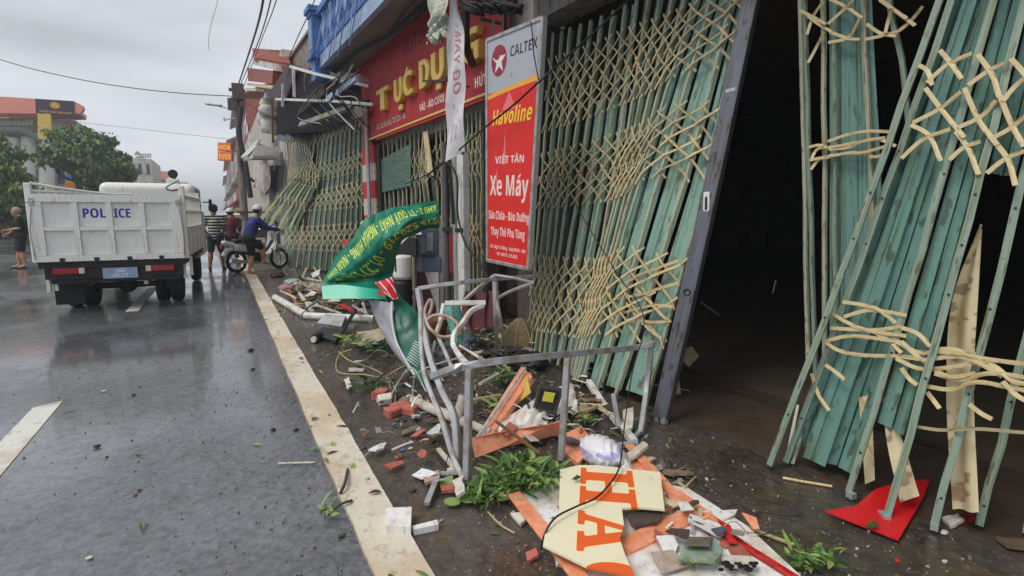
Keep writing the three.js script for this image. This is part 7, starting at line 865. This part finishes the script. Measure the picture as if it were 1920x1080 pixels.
  lath('pale lath leaning up behind the back wreckage', G(556, 545, 0.04), X(575, 503, 2.3), 0.04, M.creamDull); lath('bent pale lath sloping down to the trolley', G(560, 548, 0.1), G(585, 585, 0.05), 0.05); lath('thin lath crossing under the banner tip', G(576, 566, 0.1), G(640, 588, 0.06)); lath('pinkish lath among the back wreckage', G(540, 540, 0.1), G(566, 590, 0.04), 0.04, M.brick); lath('short lath standing against the flared gate', G(604, 530, 0.05), X(588, 500, 2.7), 0.035, M.creamDull); lath('red striped lath below the banner', G(640, 572, 0.12), G(668, 585, 0.06), 0.05, M.red); lath('level lath behind the banner tip', G(566, 520, 0.1), G(604, 528, 0.1), 0.05, M.whiteTube); lath('slanted lath over the rubble slabs', G(690, 590, 0.12), G(660, 572, 0.25), 0.03); lath('brown wooden stick leaning over the orange board', G(1012, 850, 0.1), G(930, 790, 0.2), 0.018, M.wood); lath('grey lath on the mud at the frame foot', G(800, 945, 0.03), G(820, 895, 0.05), 0.028, M.galv); lath('thin white lath pointing to the frame foot', G(822, 842, 0.04), G(852, 878, 0.03), 0.025, M.plaster); lath('pale lath behind the leaf sprig', G(880, 752, 0.06), G(940, 742, 0.06), 0.04, M.creamDull); lath('second pale lath behind the slanted orange board', G(900, 720, 0.15), G(955, 690, 0.1), 0.03, M.plaster);
  const rs = thing('red_scrap', 'red torn scrap caught on the flared gate above the banner', 'scrap', X(650, 460, 2.7)); part('scrap', slab([X(636, 455, 2.75), X(648, 451, 2.75), X(660, 456, 2.75), X(650, 463, 2.72)], 0.01), M.red, rs);
  const bags = [[548, 535, 0.16, 'crumpled pale blue bag near the motorbike', 0xa9b8c4], [536, 545, 0.13, 'crumpled pink bag at the end of the strip', 0xb98a9a], [575, 545, 0.2, 'heap of grey sacking below the flared gate', 0x8b867c], [600, 550, 0.22, 'heap of pale sacking behind the banner tip', 0xa6a091], [520, 520, 0.14, 'dark crumpled bundle beneath the motorbike', 0x3f3436], [700, 575, 0.18, 'dark bundle under the banner fold', 0x2a2628], [935, 605, 0.2, 'dark maroon sack under the frame rail', 0x3a1520], [870, 655, 0.2, 'blue grey crumpled bag inside the frame', 0x55606c], [990, 690, 0.18, 'black crumpled bag at the foot of the gate', 0x16171a], [830, 690, 0.2, 'dark crumpled sheet inside the left frame legs', 0x4a474a]];
  bags.forEach(([x, y, s, l, c], i) => { const g = new THREE.IcosahedronGeometry(1, 4), p = g.attributes.position, b = G(x, y); for (let j = 0; j < p.count; j++) { const v = V(p.getX(j), p.getY(j), p.getZ(j)), n = 0.75 + 0.7 * fbm(v.x * 0.4 + 0.5 + v.y * 0.2, v.z * 0.4 + 0.5 - v.y * 0.15, 7, 7, 300 + i, 4); p.setXYZ(j, b.x + v.x * s * n, Math.max(0, 0.3 * s + v.y * s * 0.55 * n), b.z + v.z * s * n * 0.9); } g.computeVertexNormals(); single('crumpled_bag', flat(g), mat(c, { t: 'blotch', s: 0.3, r: 0.5 }), l, 'bag', b); });
  const ts = thing('teal_sheet', 'twisted teal plastic sheet inside the bent frame', 'sheet', G(855, 650)); part('sheet', patch([[D(832, 575, 4.2), D(838, 600, 4.1), D(850, 640, 3.95)], [D(850, 562, 4.2), D(856, 600, 4.05), D(862, 640, 3.9)], [D(862, 575, 4.3), D(868, 605, 4.2), D(864, 650, 3.95)]], 12, 10, true, (p, u, v) => { p.z += 0.03 * Math.sin(v * 9); }), M.teal, ts);
  const mc = thing('maroon_cloth', 'dark maroon cloth hanging between the frame and the closed gate', 'cloth', G(900, 600)); part('cloth', patch([[D(872, 545, 5.4), D(905, 548, 5.5), D(932, 545, 5.5)], [D(866, 575, 5.2), D(900, 580, 5.3), D(932, 580, 5.3)], [D(868, 612, 5.0), D(900, 615, 5.0), D(930, 612, 5.0)]], 16, 10, true, (p, u, v) => { p.z += 0.05 * Math.sin(u * 14); }), M.maroon, mc);
  const oc = thing('clay_pot', 'brown clay pot inside the left frame legs', 'pot', G(815, 640)), pc = G(815, 640); part('pot', lathe([[0, 0], [0.11, 0], [0.16, 0.22], [0.17, 0.27], [0.14, 0.27], [0.13, 0.22], [0, 0.2]], 20).translate(pc.x, 0, pc.z), mat(0x8a5233, { t: 'blotch', s: 0.3, r: 0.7 }), oc);
  const nl = thing('net_sack', 'netted brown sack leaning at the foot of the green gate bars', 'sack', G(975, 655)), nc = G(975, 655); part('sack', lathe([[0, 0], [0.2, 0.02], [0.22, 0.1], [0.12, 0.26], [0.03, 0.34], [0, 0.34]], 16).translate(nc.x, 0, nc.z), mat(0x8c7a58, { t: 'mud', s: 0.2, r: 0.85 }), nl); part('cord', Array.from({ length: 8 }, (_, i) => tube([V(nc.x + 0.03 * Math.cos(i * 0.785), 0.34, nc.z + 0.03 * Math.sin(i * 0.785)), V(nc.x + 0.17 * Math.cos(i * 0.785), 0.2, nc.z + 0.17 * Math.sin(i * 0.785)), V(nc.x + 0.23 * Math.cos(i * 0.785), 0.06, nc.z + 0.23 * Math.sin(i * 0.785))], 0.006, 4, 6)), M.twig, nl);
}
{ // the dense spread of broken bits: splinters, scraps, chunks and wire ends
  const r = mulberry(777), ms = { pale: [[M.plaster, 'off white'], [M.creamDull, 'dull cream'], [M.whiteTube, 'bright white'], [M.white, 'mud stained white']], dark: [[M.wood, 'brown'], [M.bark, 'dark brown'], [M.truckDark, 'black'], [mat(0x6f675c, { t: 'mud', s: 0.4, r: 0.7 }), 'grey brown'], [mat(0x57524c, { t: 'mud', s: 0.4, r: 0.7 }), 'dark grey']], warm: [[M.brick, 'brick red'], [M.orange, 'orange'], [mat(0x9a5a48, { t: 'mud', s: 0.3, r: 0.7 }), 'rust coloured'], [M.creamSheet, 'cream']], metal: [[M.galv, 'silver grey'], [M.post, 'blue grey'], [M.grey, 'mid grey']] }, all = ['pale', 'pale', 'dark', 'dark', 'warm', 'metal'];
  const zones = [[620, 556, 98, 48, 115, 'below the flared gate and banner'], [925, 645, 95, 62, 130, 'inside and behind the grey frame'], [1055, 790, 130, 66, 80, 'around the floodlight and orange boards'], [1320, 1010, 130, 60, 48, 'over the smashed light box'], [760, 800, 115, 160, 60, 'over the muddy pavement edge'], [1120, 720, 80, 44, 44, 'at the feet of the big gate']];
  for (const [cx, cy, rx, ry, n, where] of zones) for (let i = 0; i < n; i++) {
    const x = cx + (r() + r() - 1) * rx, y = Math.max(512, cy + (r() + r() - 1) * ry), b = G(x, y); if (b.x > 3.45 || b.x < 0.85) continue; const u = r(), a = r() * 6.283, col = all[Math.floor(r() * 6)], [m, cw] = ms[col][Math.floor(r() * ms[col].length)], far = clamp(depthOf(b) / 6, 0.6, 1.8), hh = 0.015 + 0.10 * r() * r() * (where[0] === 'o' ? 1 : 1), d = V(Math.cos(a), 0, Math.sin(a));
    if (u < 0.14) { const L = (0.2 + 0.5 * r()) * far, p = [b.clone().setY(0.012)]; for (let j = 1; j < 5; j++) p.push(p[j - 1].clone().addScaledVector(d, L / 4).add(V((r() - 0.5) * L * 0.16, 0, (r() - 0.5) * L * 0.16)).setY(0.012 + r() * 0.14 * far)); const tw = Math.floor(r() * 3); single('broken_twig', tube(p, 0.005 * far, 5, 14), [M.twig, M.bark, M.leafDark][tw], ['pale dry', 'dark bare', 'green'][tw] + ' bent twig strewn ' + where, 'twig', b, ['pale dry', 'dark bare', 'green'][tw] + ' twigs ' + where); }
    else if (u < 0.42) { const L = (0.08 + 0.32 * r() * r()) * far, w = (0.012 + 0.02 * r()) * far, p = b.clone().setY(hh), q = p.clone().addScaledVector(d, L).setY(hh + (r() - 0.3) * 0.16 * far); if (q.y < 0.012) q.y = 0.012; single('splinter', sweep([p, p.clone().lerp(q, 0.45).add(V((r() - 0.5) * 0.02, 0.01, (r() - 0.5) * 0.02)), q], [[-w / 2, -w * 0.25], [w / 2, -w * 0.3], [w * 0.3, w * 0.3], [-w * 0.45, w * 0.2]], V(0.1, 1, 0.1)), m, cw + ' narrow splinter strewn ' + where, 'splinter', b, cw + ' splinters ' + where); }
    else if (u < 0.78) { const s = (0.05 + 0.11 * r()) * far, k = 4 + Math.floor(r() * 3), tilt = V((r() - 0.5) * 0.9, 1, (r() - 0.5) * 0.9).normalize(), e1 = d.clone().addScaledVector(tilt, -d.dot(tilt)).normalize(), e2 = tilt.clone().cross(e1), c = b.clone().setY(hh + s * 0.3), p = []; for (let j = 0; j < k; j++) { const t = (j + 0.7 * r()) / k * 6.283, q = s * (0.45 + 0.75 * r()); p.push(c.clone().addScaledVector(e1, q * Math.cos(t)).addScaledVector(e2, q * 0.7 * Math.sin(t)).add(V(0, (r() - 0.5) * s * 0.12, 0))); } for (const q of p) q.y = Math.max(q.y, 0.012); single('scrap_sheet', slab(p, 0.004 + 0.008 * r()), m, cw + ' torn flat scrap strewn ' + where, 'scrap', b, cw + ' scraps ' + where); }
    else if (u < 0.9) { const s = (0.012 + 0.028 * r()) * far, g = new THREE.IcosahedronGeometry(1, 2), p = g.attributes.position, o = r(); for (let j = 0; j < p.count; j++) { const v = V(p.getX(j), p.getY(j), p.getZ(j)), nn = 0.5 + 0.95 * fbm(v.x * 0.45 + 0.5 + o, v.z * 0.45 + v.y * 0.4 + 0.5, 4, 4, 500 + i, 3); p.setXYZ(j, b.x + v.x * s * nn * 1.5, Math.max(0.004, 0.4 * s + v.y * s * 0.7 * nn), b.z + v.z * s * nn); } single('rubble_lump', triUV(flat(g)), m, cw + ' broken lump strewn ' + where, 'rubble', b, cw + ' lumps ' + where); }
    else { const L = (0.1 + 0.2 * r()) * far, p = [b.clone().setY(0.01)]; for (let j = 1; j < 5; j++) p.push(p[j - 1].clone().addScaledVector(d, L / 3).add(V((r() - 0.5) * L * 0.6, 0, (r() - 0.5) * L * 0.6)).setY(0.01 + r() * 0.09 * far)); single('wire_end', tube(p, 0.0035 * far, 5, 16), r() < 0.5 ? M.cable : M.twig, 'loose curl of wire strewn ' + where, 'wire', b, 'wire ends ' + where); }
  }
  for (let i = 0; i < 90; i++) { const s = 1 + 11 * r() * r(), l = i < 35 ? 0.44 + 0.25 * r() : i < 50 ? -2.5 * r() * r() + 0.4 : 0.7 + 1.6 * r(), p = road(l, i < 35 ? 0.028 : 0.012, s), lm = Math.floor(r() * 4), lw = ['dark green', 'dead brown', 'pale green', 'fresh green'][lm], o = new THREE.Mesh(blades[i % 3], [M.leafDark, M.bark, M.leafPale, M.leaf][lm]); o.name = numbered('stray_leaf'); o.castShadow = o.receiveShadow = true; o.position.copy(p); o.rotation.set((r() - 0.5) * 0.5, r() * 6.28, (r() - 0.5) * 0.6, 'YXZ'); o.scale.setScalar(0.35 + 0.5 * r()); scene.add(o); const ls = i < 35 ? 'the pale strip' : i < 50 ? 'the wet asphalt' : 'the muddy pavement', ld = s < 3 ? 'close to the camera' : s < 6 ? 'a little way off' : 'farther along'; describe(o, 'small ' + lw + ' stray leaf on ' + ls + ' ' + ld, 'leaf', lw + ' stray leaves on ' + ls + ' ' + ld); }
}
{ // small loose things on the asphalt and the uncountable grit
  [[182, 838, 9, 'dark stone on the road by the lane line', M.black], [512, 807, 9, 'black scrap on the road left of the strip', M.black], [470, 658, 9, 'dark flat scrap farther up the road', M.black], [474, 693, 7, 'small dark scrap on the road, middle distance', M.black], [251, 741, 6, 'little dark lump alone on the road', M.black], [262, 920, 6, 'dark grey pebble in the middle of the road', M.bark], [555, 807, 8, 'flat dark scrap touching the wet strip edge', M.black], [640, 1006, 12, 'dark green glass like scrap at the foot of the strip', M.leafDark], [168, 1047, 10, 'pale chip on the road near the bottom edge', M.plaster], [755, 845, 9, 'blue bottle cap on the mud beside the strip', M.blue], [770, 842, 8, 'pale scrap next to the blue cap', M.plaster], [1682, 1052, 10, 'red fruit like scrap at the bottom right', M.red], [1770, 1000, 12, 'white plug like piece at the bottom right', M.plaster], [618, 828, 8, 'pale paper scrap stuck on the strip', M.white], [195, 734, 6, 'white sliver on the road far left', M.plaster]].forEach(([x, y, s, l, m], i) => { const b = G(x, y, 0.004), k = depthOf(b) * s / 1600, g = new THREE.IcosahedronGeometry(1, 2), p = g.attributes.position; for (let j = 0; j < p.count; j++) { const v = V(p.getX(j), p.getY(j), p.getZ(j)), n = 0.6 + 0.8 * fbm(v.x * 0.5 + 0.5, v.z * 0.5 + v.y * 0.3 + 0.5, 4, 4, 400 + i, 3); p.setXYZ(j, b.x + v.x * k * n, b.y + (v.y * 0.45 + 0.3) * k * n, b.z + v.z * k * n * 0.7); } g.computeVertexNormals(); single('road_scrap', flat(g), m, l, 'scrap', b); });
  const mk = (name, n, gen, gm, m) => { const o = new THREE.InstancedMesh(gm, m, n), mt = new THREE.Matrix4(), q = new THREE.Quaternion(), c = new THREE.Color(), r = mulberry(n); for (let i = 0; i < n; i++) { const [p, s, col] = gen(r); q.setFromEuler(new THREE.Euler(r() * 6, r() * 6, r() * 6)); o.setMatrixAt(i, mt.compose(p, q, V(s * (0.5 + r()), s * (0.3 + 0.5 * r()), s * (0.5 + r())))); o.setColorAt(i, c.setRGB(...col)); } o.name = name; o.userData.kind = 'stuff'; o.castShadow = o.receiveShadow = true; scene.add(o); return o; };
  const pal = [[0.30, 0.28, 0.25], [0.2, 0.16, 0.12], [0.1, 0.08, 0.06], [0.22, 0.1, 0.07], [0.4, 0.38, 0.35], [0.15, 0.13, 0.1], [0.1, 0.14, 0.05]];
  const g1 = mk('grit', 3400, r => { const s = 0.4 + 14 * r() * r(), l = 0.66 + (0.4 + 1.9 * r()) * (0.4 + 0.6 * r()), z = road(l, 0.006, s); return [z, 0.004 + 0.014 * r() * r() * r() * (s > 2 ? 1.4 : 1), pal[Math.floor(r() * 7)]]; }, new THREE.DodecahedronGeometry(1, 0), mat(0xffffff, { r: 0.7 })); describe(g1, 'grit and small crumbs scattered over the muddy pavement', 'grit');
  const g2 = mk('road_grit', 1100, r => { const s = 0.3 + 12 * r() * r(), l = 0.44 - 3.6 * r() * r(), p = road(l, 0.003, s); return [p, 0.003 + 0.006 * r() * r(), pal[[2, 5, 1, 0, 6, 2, 3][Math.floor(r() * 7)]]]; }, new THREE.DodecahedronGeometry(1, 0), mat(0xffffff, { r: 0.7 })); describe(g2, 'specks and crumbs thinly scattered on the wet asphalt', 'grit');
  const g3 = mk('litter', 900, r => { const k = r(), c = k < 0.4 ? [930, 720, 230, 110] : k < 0.75 ? [620, 570, 110, 50] : [1150, 900, 200, 130], x = c[0] + (r() + r() - 1) * c[2], y = c[1] + (r() + r() - 1) * c[3], p = G(x, Math.max(525, y), 0.012); if (p.x > 3.6) p.x = 3.4; return [p, 0.012 + 0.03 * r() * r(), pal[Math.floor(r() * 7)]]; }, new THREE.BoxGeometry(2.4, 0.35, 0.8), mat(0xffffff, { r: 0.65 })); describe(g3, 'splinters and small broken bits strewn through the wreckage', 'litter');
}
renderer.render(scene, camera);
